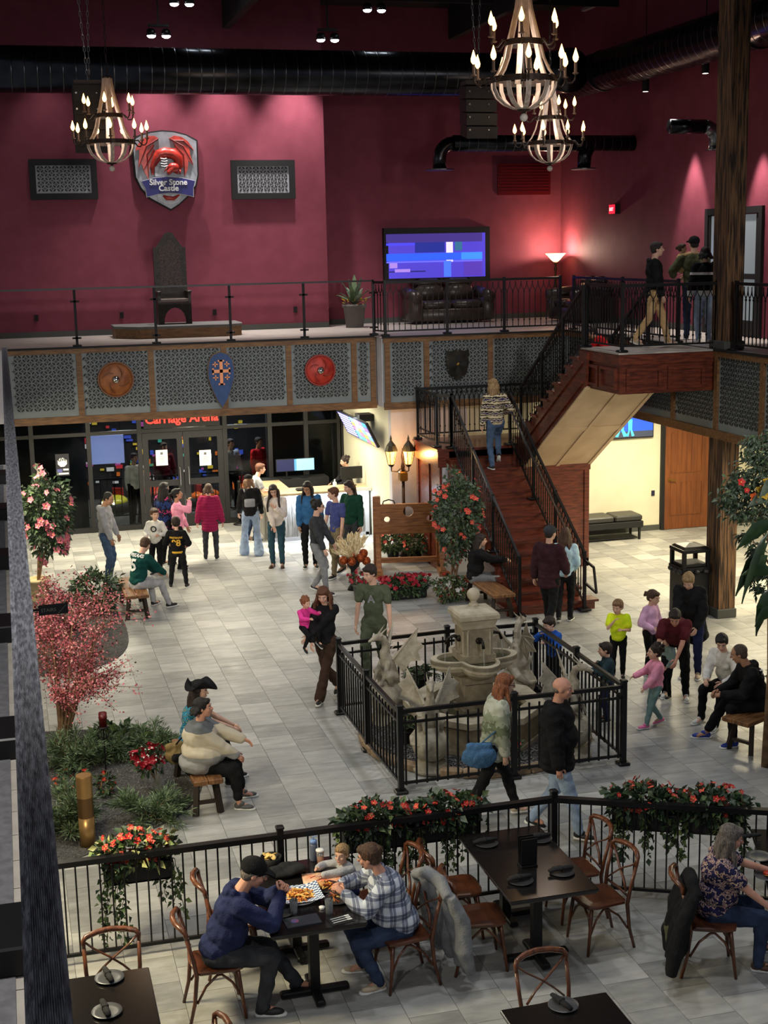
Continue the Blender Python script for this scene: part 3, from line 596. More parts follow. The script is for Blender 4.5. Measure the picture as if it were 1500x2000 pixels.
monitor((gy(566, 905, 31.4).x-.1, 31.3, 1.07), .0, 'dim navy monitor left of the bright one behind the counter', M_SCR2)
o = B().bb((-.8, -.25, 0), (.8, .25, 1.06)).build('back_desk', M_BLKM, None, loc=(6.3, 31.4, 0)); tag(o, 'black back desk below the two monitors', 'desk')
monitor((7.3, 29.75, 1.07), PI, 'black monitor back on the right end of the counter', M_SCR2, .5, .28)
for i, (px, l) in enumerate(((634, 'small white sanitiser bottle on the reception counter'),)):
    q = gz(px, 940, 1.07); t = thing('pump_bottle', l, 'bottle', (q.x, 29.5, 1.07)); B().lathe([(.04, 0), (.045, .02), (.045, .13), (.015, .16), (.012, .2)], n=10).build('body', M_WHITE, t, True); B().bar((0, 0, .2), (0, -.05, .2), .015).build('nozzle', M_WHITE, t)
q = gz(565, 942, 1.07); o = B().bevbox((0, 0, .03), (.18, .16, .06), .02).build('card_reader', M_BLKM, None, loc=(q.x, 29.5, 1.07)); tag(o, 'black card reader on the counter by the grey-shirted man', 'card reader')
# menu screen on the lobby side wall, tilted down
def slab(name, P, th, m, parent=None):
    P = [Vector(p) for p in P]; n = (P[1]-P[0]).cross(P[3]-P[0]).normalized(); b = B(); vs = P+[p+n*th for p in P]
    b.add(vs, [(0, 1, 2, 3), (7, 6, 5, 4), (0, 4, 5, 1), (1, 5, 6, 2), (2, 6, 7, 3), (3, 7, 4, 0)]); return b.build(name, m, parent)
ms = thing('menu_screen', 'colourful tilted menu screen high on the lobby side wall', 'screen', (7.3, 29.3, 2.6)); mo = Vector((7.3, 29.3, 2.6))
Y_a = gx(658, 801, 7.26).y; Y_b = gx(738.5, 875, 7.5).y; zt2 = gx(658, 801, 7.26).z; zb2 = gx(738.5, 875, 7.5).z
TLc, TRc, BRc, BLc = Vector((7.24, Y_a, zt2)), Vector((7.24, Y_b, zt2)), Vector((7.5, Y_b, zb2)), Vector((7.5, Y_a, zb2))
slab('housing', [p-mo for p in (TLc, TRc, BRc, BLc)], .05, M_BLKM, ms)
def mq(u0, u1, v0, v1, m, d=.004):
    f = lambda u, v: TLc.lerp(TRc, u).lerp(BLc.lerp(BRc, u), v)-mo
    n = (TRc-TLc).cross(BLc-TLc).normalized(); n = n if n.x < 0 else -n
    P = [f(u0, v0)+n*d, f(u1, v0)+n*d, f(u1, v1)+n*d, f(u0, v1)+n*d]; B().add(P, [(0, 1, 2, 3)]).build('screen_image', m, ms)
EM = lambda n, c, s=1.0: mat('glow_'+n, S(*c), .5, emit=s)
mq(.02, .98, .02, .98, EM('indigo', (60, 60, 140), .8), .003)
for k in range(8): mq(.04, .4, .06+k*.115, .125+k*.115, EM('white', (225, 228, 250), 1.0))
cs = [(120, 200, 225), (90, 220, 160), (150, 120, 210), (240, 170, 90), (110, 160, 240), (200, 210, 235), (230, 120, 150), (80, 190, 230)]
for k in range(5):
    for j in range(4): c = cs[(k*3+j*5) % 8]; mq(.43+j*.135, .43+j*.135+.125, .04+k*.19, .04+k*.19+.17, EM('c%d' % ((k*3+j*5) % 8), c, .9))
B().bb(Vector((7.3, 28.9, 2.6))-mo, Vector((7.62, 29.3, 2.75))-mo).build('wall_bracket', M_BLKM, ms)
area('menu_glow', (7.2, (Y_a+Y_b)/2, 2.55), (5.8, 28.6, 1.2), 10, .7, (.75, .85, 1))
# ---------------------------------------------------------------- corridor: screen, door, bench, sockets
tv = thing('wall_screen', 'blue wall screen under the stairs with cyan figures', 'screen', (12.9, 27.45, 2.1))
B().bb((-.66, 0, .0), (.66, .05, .72)).build('housing', M_BLKM, tv); B().bb((-.64, -.004, .03), (.64, .0, .69)).build('screen_image', EM('royal', (30, 70, 190), 1.1), tv)
B().bb((-.64, -.006, .03), (.64, -.004, .16)).build('screen_image', EM('slate', (50, 56, 70), .8), tv)
for x0, w in ((-.42, .13), (-.12, .16), (.1, .1)):
    B().prism([(x0-w, .06), (x0-w*.4, .16), (x0-w*.5, .42), (x0+w*.5, .42), (x0+w*.4, .2), (x0+w, .06), (x0+w*.4, .05), (x0, .22), (x0-w*.4, .05)], .006, .008, FACE_NY).build('screen_image', EM('cyan', (60, 200, 240), 1.2), tv)
dr = struct('door_3', B().bb((13.78, 27.46, 0), (13.86, 27.55, 2.5)).bb((14.92, 27.46, 0), (15.0, 27.55, 2.5)).bb((13.78, 27.46, 2.42), (15.0, 27.55, 2.5)), M_BLKM)
M_DOOR = mat('door_wood', S(122, 70, 34), .45, c2=S(100, 54, 26), scale=3, stretch=(6, 6, .6))
B().bb((13.86, 27.47, .01), (14.92, 27.52, 2.42)).build('door_leaf', M_DOOR, dr)
for z0, z1 in ((.35, 1.05), (1.3, 2.15)):
    for k in range(6): B().bb((14.03+k*.12, 27.462, z0), (14.03+k*.12+.108, 27.472, z1+(.1*math.sin((k+.5)/6*PI) if z0 > 1 else 0))).build('door_plank', M_DOOR, dr)
    for a, c in (((14.0, z0-.03), (14.77, z0)), ((14.0, z0), (14.03, z1)), ((14.75, z0), (14.78, z1))): B().bb((a[0], 27.455, a[1]), (c[0], 27.472, c[1])).build('door_moulding', M_DOOR, dr)
B().tube([(13.96, 27.45, 1.12), (13.96, 27.41, 1.12), (14.1, 27.4, 1.11)], .013, 6).build('door_handle', mat('brass', S(150, 120, 60), .35, .9), dr); B().tube([(13.96, 27.46, 1.12), (13.96, 27.445, 1.12)], .035, 10).build('door_rose', MATS['brass'], dr)
q = gy(1275, 963, 27.54); o = B().box((0, 0, 0), (.08, .01, .12)).box((0, -.006, .03), (.05, .004, .03)).box((0, -.006, -.03), (.05, .004, .03)).build('wall_socket', mat('socket_navy', S(30, 34, 56), .5), None, loc=(q.x, 27.53, q.z)); tag(o, 'dark socket plate on the cream wall left of the brown door', 'socket')
bn = thing('upholstered_bench', 'long black padded bench against the cream corridor wall', 'bench', (12.0, 27.0, 0)); M_LEATH = mat('black_leather', S(44, 44, 42), .4, bump=.1, bscale=40)
for k in range(3): B().bevbox((-.66+k*.66, 0, .48), (.64, .56, .13), .03).build('cushion', M_LEATH, bn)
B().bevbox((0, 0, .34), (2.0, .56, .14), .01).build('apron', M_BLKM, bn)
for sx_ in (-.93, .93):
    for sy_ in (-.22, .22): B().box((sx_, sy_, .14), (.045, .045, .28)).build('leg', M_BLKM, bn)
B().bb((-.9, -.2, .03), (.9, .2, .05)).build('lower_shelf', M_BLKM, bn)
# ---------------------------------------------------------------- upper floor things
def up(px, py, Y): return gy(px, py, Y)
for i, px in enumerate((70, 237, 419, 577)):
    q = up(px, 606, 30.99); o = B().box((0, -.008, 0), (.085, .014, .13)).box((0, -.017, .03), (.05, .004, .04)).box((0, -.017, -.03), (.05, .004, .04)).build('wall_socket', M_BLKM, None, loc=(q.x, 30.99, Z2+.42))
    tag(o, ['black socket plate low on the burgundy wall, furthest left', 'black socket plate on the burgundy wall just left of the throne', 'black socket plate on the burgundy wall just right of the throne', 'black socket plate on the burgundy wall beside the potted agave'][i], 'socket')
for i, (x0, y0, x1, y1) in enumerate(((55, 311, 192, 389), (450, 313, 577, 388))):
    a = up(x0, y0, 30.95); c = up(x1, y1, 30.95); w = c.x-a.x; h = a.z-c.z; t = thing('fretwork_panel', ['framed grey fretwork panel left of the crest, behind the chandelier', 'framed grey fretwork panel right of the dragon crest'][i], 'panel', (a.x, 30.99, c.z))
    f = .13; B().bb((0, -.09, 0), (w, -.0, f)).bb((0, -.09, h-f), (w, 0, h)).bb((0, -.09, f), (f, 0, h-f)).bb((w-f, -.09, f), (w, 0, h-f)).build('frame', M_BLKM, t)
    B().bb((f, -.05, f), (w-f, -.0, h-f)).build('backing', mat('fret_silver', S(150, 152, 158), .5), t); b = B(); fret(b, (f, -.05, f), (1, 0, 0), (0, -1, 0), w-2*f, h-2*f); tag(b.build('fretwork', M_FRET, t), kind='stuff')
# dark red wall grille
a = up(972, 320, 31.95); c = up(1075, 380, 31.95); t = thing('wall_grille', 'dark red glossy slatted panel high on the recessed wall', 'grille', (a.x, 31.99, c.z)); w = c.x-a.x; h = a.z-c.z
M_DR = mat('dark_red_gloss', S(96, 16, 22), .25, coat=.4); B().bb((0, -.05, 0), (w, 0, h)).build('panel', M_DR, t)
for k in range(9): B().bb((.04, -.062, .05+k*(h-.1)/9), (w-.04, -.05, .05+(k+.7)*(h-.1)/9)).build('slat', M_DR, t)
# crest
CY = 30.99; q0 = up(325, 335, CY); cr_ = thing('castle_crest', 'silver shield crest with red winged dragon and blue banner', 'crest', (q0.x, CY, q0.z))
kk = (up(385, 335, CY).x-up(265, 335, CY).x)/120
def cp(x, y): X = 240+x/8.824-325; Yp = 240+y/8.824-335; return (X*kk, -Yp*kk)
def cprism(pts, d0, d1, nm, m): return B().prism([cp(*p) for p in pts], d0, d1, FACE_NY).build(nm, m, cr_)
OUT = [(190, 330), (330, 250), (500, 200), (700, 175), (900, 190), (1100, 240), (1280, 335), (1275, 900), (1230, 1080), (1080, 1260), (930, 1390), (790, 1475), (620, 1380), (440, 1280), (300, 1110), (220, 930)]
cprism([(x+(x-730)*.05, y+(y-800)*.04) for x, y in OUT], 0, .07, 'back_plate', M_BLKM)
cprism(OUT, .07, .1, 'shield', mat('crest_silver', S(150, 154, 160), .45, .3, c2=S(120, 124, 130), scale=4))
M_DRAG = mat('dragon_red', S(190, 58, 44), .35, c2=S(140, 34, 28), scale=6, coat=.3); M_DRAG2 = mat('dragon_dark', S(110, 26, 22), .4)
WL = [(630, 290), (560, 250), (440, 255), (330, 320), (240, 440), (230, 500), (290, 470), (285, 600), (255, 790), (320, 710), (350, 830), (430, 985), (440, 830), (480, 700), (540, 630), (620, 660), (640, 580), (560, 520), (530, 420), (560, 340)]
cprism(WL, .1, .15, 'wing', M_DRAG)
WR = [(810, 290), (900, 245), (1020, 265), (1130, 340), (1225, 490), (1150, 440), (1160, 560), (1205, 740), (1120, 660), (1110, 800), (1045, 935), (1040, 800), (980, 690), (900, 620), (880, 540), (905, 440), (880, 350)]
cprism(WR, .1, .15, 'wing', M_DRAG)
for pts in ([(620, 300), (420, 420), (270, 760)], [(540, 400), (420, 560), (430, 960)], [(545, 480), (470, 620), (350, 820)], [(830, 300), (1040, 420), (1200, 720)], [(900, 400), (1040, 560), (1050, 920)], [(880, 330), (1050, 330), (1210, 480)]):
    P = [cp(*p) for p in pts]; B().tube([(p[0], -.155, p[1]) for p in P], [.022, .018, .006], 6).build('wing_rib', M_DRAG2, cr_)
body = B(); P = [(900, 880), (960, 760), (940, 620), (860, 550), (720, 530), (620, 560), (560, 660), (500, 780), (500, 900)]
body.tube([(cp(*p)[0], -.17, cp(*p)[1]) for p in P], [.04, .08, .11, .12, .12, .11, .08, .05, .02], 10); body.ell((cp(850, 780)[0], -.24, cp(850, 780)[1]), (.13, .09, .1)); body.cap((cp(850, 780)[0], -.26, cp(850, 780)[1]), (cp(770, 860)[0], -.28, cp(770, 860)[1]), .07, .05)
for a_, c_ in (((880, 740), (900, 640)), ((920, 760), (970, 680)), ((760, 780), (690, 850)), ((960, 820), (970, 900))): body.tube([(cp(*a_)[0], -.22, cp(*a_)[1]), (cp(*c_)[0], -.22, cp(*c_)[1])], [.03, .006], 6)
body.build('dragon_body', M_DRAG, cr_, True)
body = B(); 
for k in range(4): x, z = cp(690+10*(k % 2), 630+k*42); body.tube([(x-.07, -.28, z), (x, -.3, z-.015), (x+.06, -.28, z)], .012, 5)
body.build('claws', M_WHITE, cr_)
M_CAS = mat('castle_white', S(205, 208, 214), .5, c2=S(170, 174, 180), scale=14)
cprism([(535, 930), (535, 765), (600, 765), (600, 800), (650, 800), (650, 780), (740, 790), (760, 850), (740, 930)], .1, .2, 'castle_tower', M_CAS)
cprism([(560, 1230), (570, 1330), (690, 1385), (800, 1400), (930, 1360), (965, 1300), (960, 1230)], .1, .14, 'castle_base', M_CAS)
B().tube([(cp(*p)[0], -.15, cp(*p)[1]) for p in ((660, 1250), (720, 1290), (840, 1300), (940, 1240))], [.02, .05, .045, .015], 8).build('dragon_tail', M_DRAG, cr_, True)
BAN = [(300, 1010), (520, 955), (740, 935), (980, 955), (1215, 1010), (1180, 1120), (1175, 1270), (980, 1225), (760, 1205), (560, 1225), (380, 1270), (365, 1140)]
cprism([(x+(x-750)*.02, y+(y-1100)*.06) for x, y in BAN], .14, .2, 'banner_rim', M_WHITE); cprism(BAN, .2, .215, 'banner', mat('banner_blue', S(38, 40, 110), .5))
M_LET = mat('letter_white', S(240, 240, 236), .5)
for s_, y_, ang in (('Silver Stone', 1030, 0), ('Castle', 1130, 0)): x_, z_ = cp(755, y_); text_obj(s_, 'lettering', .135*1.0/.1*.1*1.25, M_LET, Matrix.Translation((x_, -.222, z_)) @ FACE_NY.to_4x4(), .006, cr_, bold=.004)
# throne and dais
PX0 = up(225, 640, 29.6).x; PX1 = up(471, 640, 29.6).x
t = thing('dais', 'low wooden platform with grey top under the throne', 'platform', ((PX0+PX1)/2, 29.6, Z2)); w = (PX1-PX0)/2
poly = [(-w, .9), (-w, -.05), (-w+.45, -.55), (w-.35, -.6), (w-.05, -.35), (w, .0), (w, .9)]
B().prism(poly, 0, .2).build('body', M_OAK, t); B().prism([(x*1.015, y*1.02) for x, y in poly], .2, .25).build('top', mat('dais_top', S(96, 96, 94), .7), t)
th = thing('throne', 'tall carved dark wooden throne with pointed back', 'throne', (up(339, 600, 29.9).x, 29.95, Z2+.25)); M_DK = mat('throne_wood', S(42, 32, 24), .5, c2=S(24, 18, 14), scale=9, bump=.5, bscale=30)
w = .3
B().prism([(-w, .5), (-w, 1.6), (-w+.06, 1.66), (-.08, 1.9), (0, 1.93), (.08, 1.9), (w-.06, 1.66), (w, 1.6), (w, .5)], -.04, .04, FACE_NY, (0, .26, 0)).build('back', M_DK, th)
B().prism([(-w+.07, .75), (-w+.07, 1.55), (0, 1.78), (w-.07, 1.55), (w-.07, .75)], .04, .055, FACE_NY, (0, .26, 0)).build('back_carving', mat('throne_panel', S(34, 24, 22), .45, c2=S(60, 40, 34), scale=20, bump=.8, bscale=24), th)
for s in (-1, 1):
    B().box((s*(w+.02), .26, .88), (.05, .09, 1.45)).build('back_post', M_DK, th); B().box((s*(w+.02), -.02, .33), (.06, .56, .66)).build('side_panel', M_DK, th); B().bevbox((s*(w+.02), -.05, .68), (.09, .56, .05), .015).build('armrest', M_DK, th)
B().bevbox((0, -.02, .5), (2*w, .54, .07), .01).build('seat', mat('throne_seat', S(70, 56, 46), .5), th)
arch = [(-w, 0), (-w, .46), (w, .46), (w, 0), (w-.07, 0)]+[((w-.07)*math.cos(a), .05+.3*math.sin(a)) for a in [k*PI/10 for k in range(0, 11)]]+[(-w+.07, 0)]
B().prism(arch, 0, .04, FACE_NY, (0, -.25, 0)).build('arched_front', M_DK, th)
# leather sofas
def sofa(label, loc, rz, W_, n):
    t = thing('leather_sofa', label, 'sofa', loc, rz); M = mat('brown_leather', S(62, 52, 46), .33, c2=S(46, 38, 34), scale=4, bump=.15, bscale=20)
    B().bevbox((0, 0, .2), (W_-.1, .85, .3), .04).build('base', M, t, True)
    for k in range(n):
        x = -W_/2+.28+(k+.5)*(W_-.56)/n; ww = (W_-.56)/n
        B().bevbox((x, -.08, .42), (ww-.01, .66, .2), .06).build('seat_cushion', M, t, True); B().bevbox((x, .3, .68), (ww-.01, .26, .42), .09).build('back_cushion', M, t, True); B().bevbox((x, .36, .92), (ww-.01, .24, .2), .08).build('head_cushion', M, t, True)
    for s in (-1, 1):
        B().bevbox((s*(W_/2-.14), -.02, .33), (.28, .92, .54), .05).build('arm', M, t, True); B().tube([(s*(W_/2-.13), -.5, .6), (s*(W_/2-.13), .0, .64), (s*(W_/2-.13), .42, .68)], [.13, .15, .15], 12).build('arm_pad', M, t, True)
    return t
x0 = up(797, 600, 31).x; x1 = up(958, 600, 31).x
sofa('two-seat brown leather sofa below the big blue video wall', ((x0+x1)/2, 31.15, Z2), 0, x1-x0, 2)
sofa('brown leather loveseat in the corner behind the stair railing', (12.72, 29.6, Z2), -PI/2, 1.7, 2)
# video wall
a = up(747, 446, 31.95); c = up(954, 548, 31.95); zb = Z2+.95; t = thing('video_wall', 'large black framed video wall showing blue picture above the sofa', 'screen', (a.x, 31.99, zb)); w = c.x-a.x; h = a.z-zb
B().bb((0, -.16, 0), (w, 0, h)).build('frame', M_BLKM, t)
B().bb((.1, -.165, .08), (w-.12, -.16, h-.14)).build('screen_image', EM('blue', (64, 52, 170), .95), t)
zz_ = lambda py: up(850, py, 31.85).z-zb
xx_ = lambda px: up(px, 500, 31.85).x-a.x
for y0, y1, x0_, x1_, cc, nm in ((456, 473, 754, 941, (52, 38, 110), 'violet'), (474, 478, 754, 862, (60, 60, 240), 'electric'), (494, 508, 754, 941, (36, 78, 225), 'azure'), (509, 512, 754, 941, (90, 90, 230), 'line'), (458, 493, 810, 868, (24, 34, 120), 'navy2'), (456, 512, 871, 884, (200, 190, 215), 'pale'), (460, 490, 888, 902, (40, 90, 120), 'teal'), (510, 541, 866, 880, (60, 100, 220), 'sky'), (512, 540, 905, 941, (70, 46, 150), 'plum'), (528, 530, 756, 830, (20, 20, 70), 'dark'), (494, 508, 900, 941, (50, 120, 235), 'azure2'), (512, 522, 760, 775, (140, 110, 190), 'mauve'), (524, 530, 770, 800, (130, 100, 185), 'mauve')):
    B().bb((xx_(x0_), -.172-.001*(len(nm) % 4), zz_(y1)), (xx_(x1_), -.165, zz_(y0))).build('screen_image', EM(nm, cc, .95), t)
# torchiere
lp = thing('floor_lamp', 'lit torchiere floor lamp with glowing bowl in the corner', 'lamp', (12.62, 31.35, Z2)); lp.location.x = up(1085, 520, 31.35).x
B().lathe([(.17, 0), (.17, .02), (.06, .06), (.03, .1)], n=16).build('base', M_BLK, lp, True)
B().lathe([(.02, .08), (.02, .6), (.04, .66), (.055, .75), (.04, .84), (.025, .88), (.04, .92), (.03, 1.0), (.02, 1.1), (.045, 1.18), (.02, 1.24), (.05, 1.3), (.03, 1.36)], n=12).build('pole', mat('aged_brass', S(86, 66, 44), .4, .7), lp, True)
B().lathe([(.05, 1.34), (.1, 1.38), (.17, 1.46), (.24, 1.53), (.245, 1.535), (.18, 1.48), (.1, 1.4), (.04, 1.37)], n=20, cap=False).build('bowl_shade', mat('lamp_glass', S(255, 210, 150), .4, emit=5.0, ecol=S(255, 200, 140)), lp, True)
point('torchiere_bulb', (lp.location.x, 31.35, Z2+1.6), 62, (1, .7, .52), .05)
# upper right doorway
ya = gx(1375, 520, XW-.05).y; yb = gx(1486, 520, XW-.05).y; zt3 = gx(1430, 405, XW-.05).z
d = struct('door_4', B().bb((XW-.06, ya-.12, Z2), (XW, ya, zt3)).bb((XW-.06, yb, Z2), (XW, yb+.12, zt3)).bb((XW-.058, yb+.12, zt3-.12), (XW, ya-.12, zt3)).bb((XW-.05, (ya+yb)/2-.04, Z2), (XW, (ya+yb)/2+.04, zt3)), M_BLKM)
for u0, u1 in ((yb+.12, (ya+yb)/2-.04), ((ya+yb)/2+.04, ya-.12)):
    B().bb((XW-.04, u0, Z2+.02), (XW-.01, u0+.1, zt3-.12)).bb((XW-.04, u1-.1, Z2+.02), (XW-.01, u1, zt3-.12)).bb((XW-.038, u0+.1, Z2+.02), (XW-.012, u1-.1, Z2+.3)).bb((XW-.038, u0+.1, Z2+1.05), (XW-.012, u1-.1, Z2+1.15)).build('door_leaf', M_BLKM, d)
    B().bb((XW-.03, u0+.1, Z2+.3), (XW-.02, u1-.1, zt3-.14)).build('glass_pane', mat('lit_doorglass', S(120, 128, 132), .2, emit=.35), d)
    B().bb((XW-.036, u0+.14, zt3-.9), (XW-.031, u0+.2, zt3-.2)).build('light_reflection', mat('door_reflection', S(230, 235, 230), .4, emit=1.2), d) if u0 < 20 else None  # glowing strip painted on the glass as a reflection
q = gx(1198, 409, XW-.1); t = thing('exit_sign', 'small glowing red sign on the right burgundy wall', 'sign', (XW-.02, q.y, q.z)); B().bb((-.1, -.13, -.1), (.02, .13, .12)).build('housing', M_BLKM, t)
B().bb((-.13, -.12, -.09), (-.1, .12, .1)).build('lit_face', mat('exit_red', S(230, 20, 40), .5, emit=2.2), t); text_obj('EXIT', 'lettering', .1, mat('exit_white', S(255, 190, 190), .5, emit=1.5), Matrix.Translation((-.132, 0, .0)) @ FACE_NX.to_4x4(), .001, t, bold=.002)
# ---------------------------------------------------------------- ducts
M_DUCT = mat('duct_black', S(52, 54, 60), .24, .85, c2=S(38, 40, 44), scale=3); M_DUCT2 = mat('duct_seam', S(90, 92, 96), .3, .9)
def duct(name, label, pts, r, seam=.24, collars=()):
    pts = [Vector(p) for p in pts]; t = thing(name, label, 'duct', pts[0]); o = pts[0]
    B().tube([p-o for p in pts], r, 28).build('pipe', M_DUCT, t, True)
    b = B()
    for a, c in zip(pts[:-1], pts[1:]):
        L_ = (c-a).length; d = (c-a).normalized()
        if L_ < 1.2: continue
        for k in range(int(L_/seam)): p = a-o+d*(k+.5)*seam; b.tube([p-d*.008, p+d*.008], r*1.008, 28, cap=False)
    if b.v: tag(b.build('seams', M_DUCT2, t, True), kind='stuff')
    for f in collars:
        a, c = pts[0], pts[1]; p = a.lerp(c, f)-o; d = (c-a).normalized(); B().tube([p-d*.03, p-d*.03, p+d*.03, p+d*.03], [r, r*1.04, r*1.04, r], 28).build('collar', M_BLK, t)
    return t
def arc(c, r, a0, a1, n, ax): return [Vector(c)+Vector(ax[0])*r*math.cos(a0+(a1-a0)*k/n)+Vector(ax[1])*r*math.sin(a0+(a1-a0)*k/n) for k in range(n+1)]
zD = 9.8
duct('spiral_duct', 'huge black spiral duct running across the top of the back wall', [(-3, 28.5, zD), (10.6, 28.5, zD)]+arc((10.6, 27.5, zD), 1.0, PI/2, 0, 6, ((1, 0, 0), (0, 1, 0)))[1:], .44, .24, [(x+3)/13.6 for x in (up(120, 140, 28.5).x, up(455, 140, 28.5).x, up(766, 140, 28.5).x)])
duct('spiral_duct', 'black spiral duct running toward the camera along the right wall', [(12.35, 29.6, zD), (12.35, 9.0, zD)], .4, .24, (.1, .4, .7))
def vent(p, r, t):
    B().tube(arc((p[0], p[1], p[2]), .0001, 0, 1, 1, ((1, 0, 0), (0, 1, 0))), r, 8)
a = up(885, 280, 28.0); c = up(1238, 280, 28.0)
t = duct('branch_duct', 'thin black branch duct behind the smallest chandelier', [(a.x, 28, a.z), (c.x, 28, a.z)], .165, .2, (.02, .98)); o_ = Vector((a.x, 28, a.z))
e1 = arc((a.x, 28, a.z-.3), .3, PI/2, PI, 5, ((1, 0, 0), (0, 0, 1))); B().tube([p-o_ for p in e1]+[e1[-1]-o_-Vector((0, 0, .2))], .14, 16).build('elbow', M_DUCT, t, True)
B().lathe([(.15, 0), (.3, -.02), (.3, -.04), (.1, -.04)], e1[-1]-o_-Vector((0, 0, .2)), 18).build('flange', M_DUCT2, t)
ex = up(1142, 300, 28).x; B().tube([Vector((ex+.12, 28, a.z))-o_, Vector((ex, 28, a.z-.25))-o_, Vector((ex-.02, 28, a.z-.5))-o_], [.14, .15, .14], 16).build('elbow', M_DUCT, t, True)
B().lathe([(.15, 0), (.27, -.02), (.27, -.04), (.1, -.04)], Vector((ex-.02, 28, a.z-.5))-o_, 18).build('flange', M_DUCT2, t)
a = up(1308, 247, 24.0); c = up(1375, 247, 24.0); t = duct('branch_duct', 'short black duct with downturned elbow beside the tall column', [(a.x, 24, a.z), (c.x, 24, a.z)], .13, .2); o_ = Vector((a.x, 24, a.z))
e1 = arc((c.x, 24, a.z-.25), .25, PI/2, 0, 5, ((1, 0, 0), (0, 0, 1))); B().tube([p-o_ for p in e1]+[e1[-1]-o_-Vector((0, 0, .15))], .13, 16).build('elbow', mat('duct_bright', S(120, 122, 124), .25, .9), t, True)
B().lathe([(.14, 0), (.2, -.01), (.2, -.03), (.1, -.03)], e1[-1]-o_-Vector((0, 0, .15)), 18).build('flange', M_DUCT2, t)
for i, (px, py, Y) in enumerate(((1261, 164, 26), (1378, 127, 22.5))):
    q = gx(px, py, 12.95); t = thing('downlight', ['black cylinder downlight hanging furthest from the column', 'black cylinder downlight hanging nearest the tall column'][i], 'light', (q.x, q.y, q.z-.15)); B().lathe([(.07, 0), (.07, .3)], n=14).build('housing', M_BLKM, t); B().bar((0, 0, .3), (0, 0, ZC-q.z+.15), .015).build('stem', M_BLKM, t); B().lathe([(.055, .004), (.055, -.002)], n=12).build('lens', mat('lens_glow', S(255, 240, 220), .4, emit=3), t)
# ceiling floodlight pairs
FL = mat('flood_lens', S(235, 245, 255), .4, emit=16)
for i, (px, py, Y) in enumerate(((310, 70, 29.6), (640, 78, 29.6), (355, 8, 28.9), (731, 20, 28.9))):
    q = gy(px, py, Y); t = thing('floodlight', ['twin floodlight above the crest, just over the duct', 'twin floodlight over the duct, above the wall corner', 'twin floodlight at the top edge left of centre', 'twin floodlight at the top edge right of centre'][i], 'light', q)
    B().box((0, 0, .2), (.42, .08, .05)).build('bracket', M_BLKM, t); B().bar((0, 0, .2), (0, 0, ZC-q.z), .03).build('stem', M_BLKM, t)
    for s in (-1, 1):
        B().lathe([(.05, .14), (.09, .1), (.105, 0)], (s*.15, 0, 0), 14).build('lamp_head', M_BLK, t, True); B().ell((s*.15, -.01, 0), (.09, .09, .05), 12, 6).build('lens', FL, t, True)
# ceiling strip lights over the right
for i, (a, c) in enumerate((((1140, 20), (1205, -8)),)):
    P = [gz(*a, ZC-.2), gz(*c, ZC-.2)]
    o = B().bar((0, 0, 0), P[1]-P[0], .12, .06).build('ceiling_beam', mat('beam_grey', S(120, 120, 124), .5), None, loc=P[0]); tag(o, 'pale steel beam edge at the dark ceiling right of the big chandelier', 'beam')
# line array loudspeakers on chains
def link_chain(b, p, q, r=.02, n=None):
    p, q = Vector(p), Vector(q); L_ = (q-p).length; n = n or int(L_/.1); d = (q-p)/n; a = d.normalized(); u = a.cross(Vector((0, 1, 0))).normalized(); v = a.cross(u)
    for k in range(n):
        c = p+d*(k+.5); w = u if k % 2 else v; h = L_/n*.62
        pts = [c+a*h*math.cos(t_)+w*r*math.sin(t_) for t_ in [j*PI/3 for j in range(7)]]
        b.tube(pts, .006, 4, cap=False)
for i, (x0, x1, y0, y1, Y, lab) in enumerate(((141, 212, 168, 292, 26.5, 'black line array loudspeaker hanging behind the left chandelier'), (905, 965, 168, 268, 26.0, 'black line array loudspeaker hanging left of the big chandelier'))):
    a = up(x0, y0, Y); c = up(x1, y1, Y); t = thing('line_array_speaker', lab, 'loudspeaker', ((a.x+c.x)/2, Y, c.z)); w = c.x-a.x; h = a.z-c.z; n = 4
    B().box((0, .1, h+.06), (w*.9, .35, .08)).build('rigging_frame', mat('rig_grey', S(56, 52, 52), .6), t)
    for k in range(n):
        z = h*(k+.5)/n; R = Matrix.Rotation((-.08 if i == 0 else .06)*(n-k), 3, 'X')
        B().box((0, .02*k, z), (w, .42, h/n-.015), R=R).build('cabinet', mat('speaker_black', S(20, 20, 22), .6), t); B().box((-w*.42, -.22, z), (.03, .02, .03)).box((w*.2, -.22, z), (.02, .02, .02)).build('bolt', M_STEEL, t)
    b = B(); link_chain(b, (0, .1, h+.1), (-.14, .1, ZC-c.z)); link_chain(b, (.02, .1, h+.1), (.1, .1, ZC-c.z)); tag(b.build('chain', M_STEEL, t), kind='stuff')
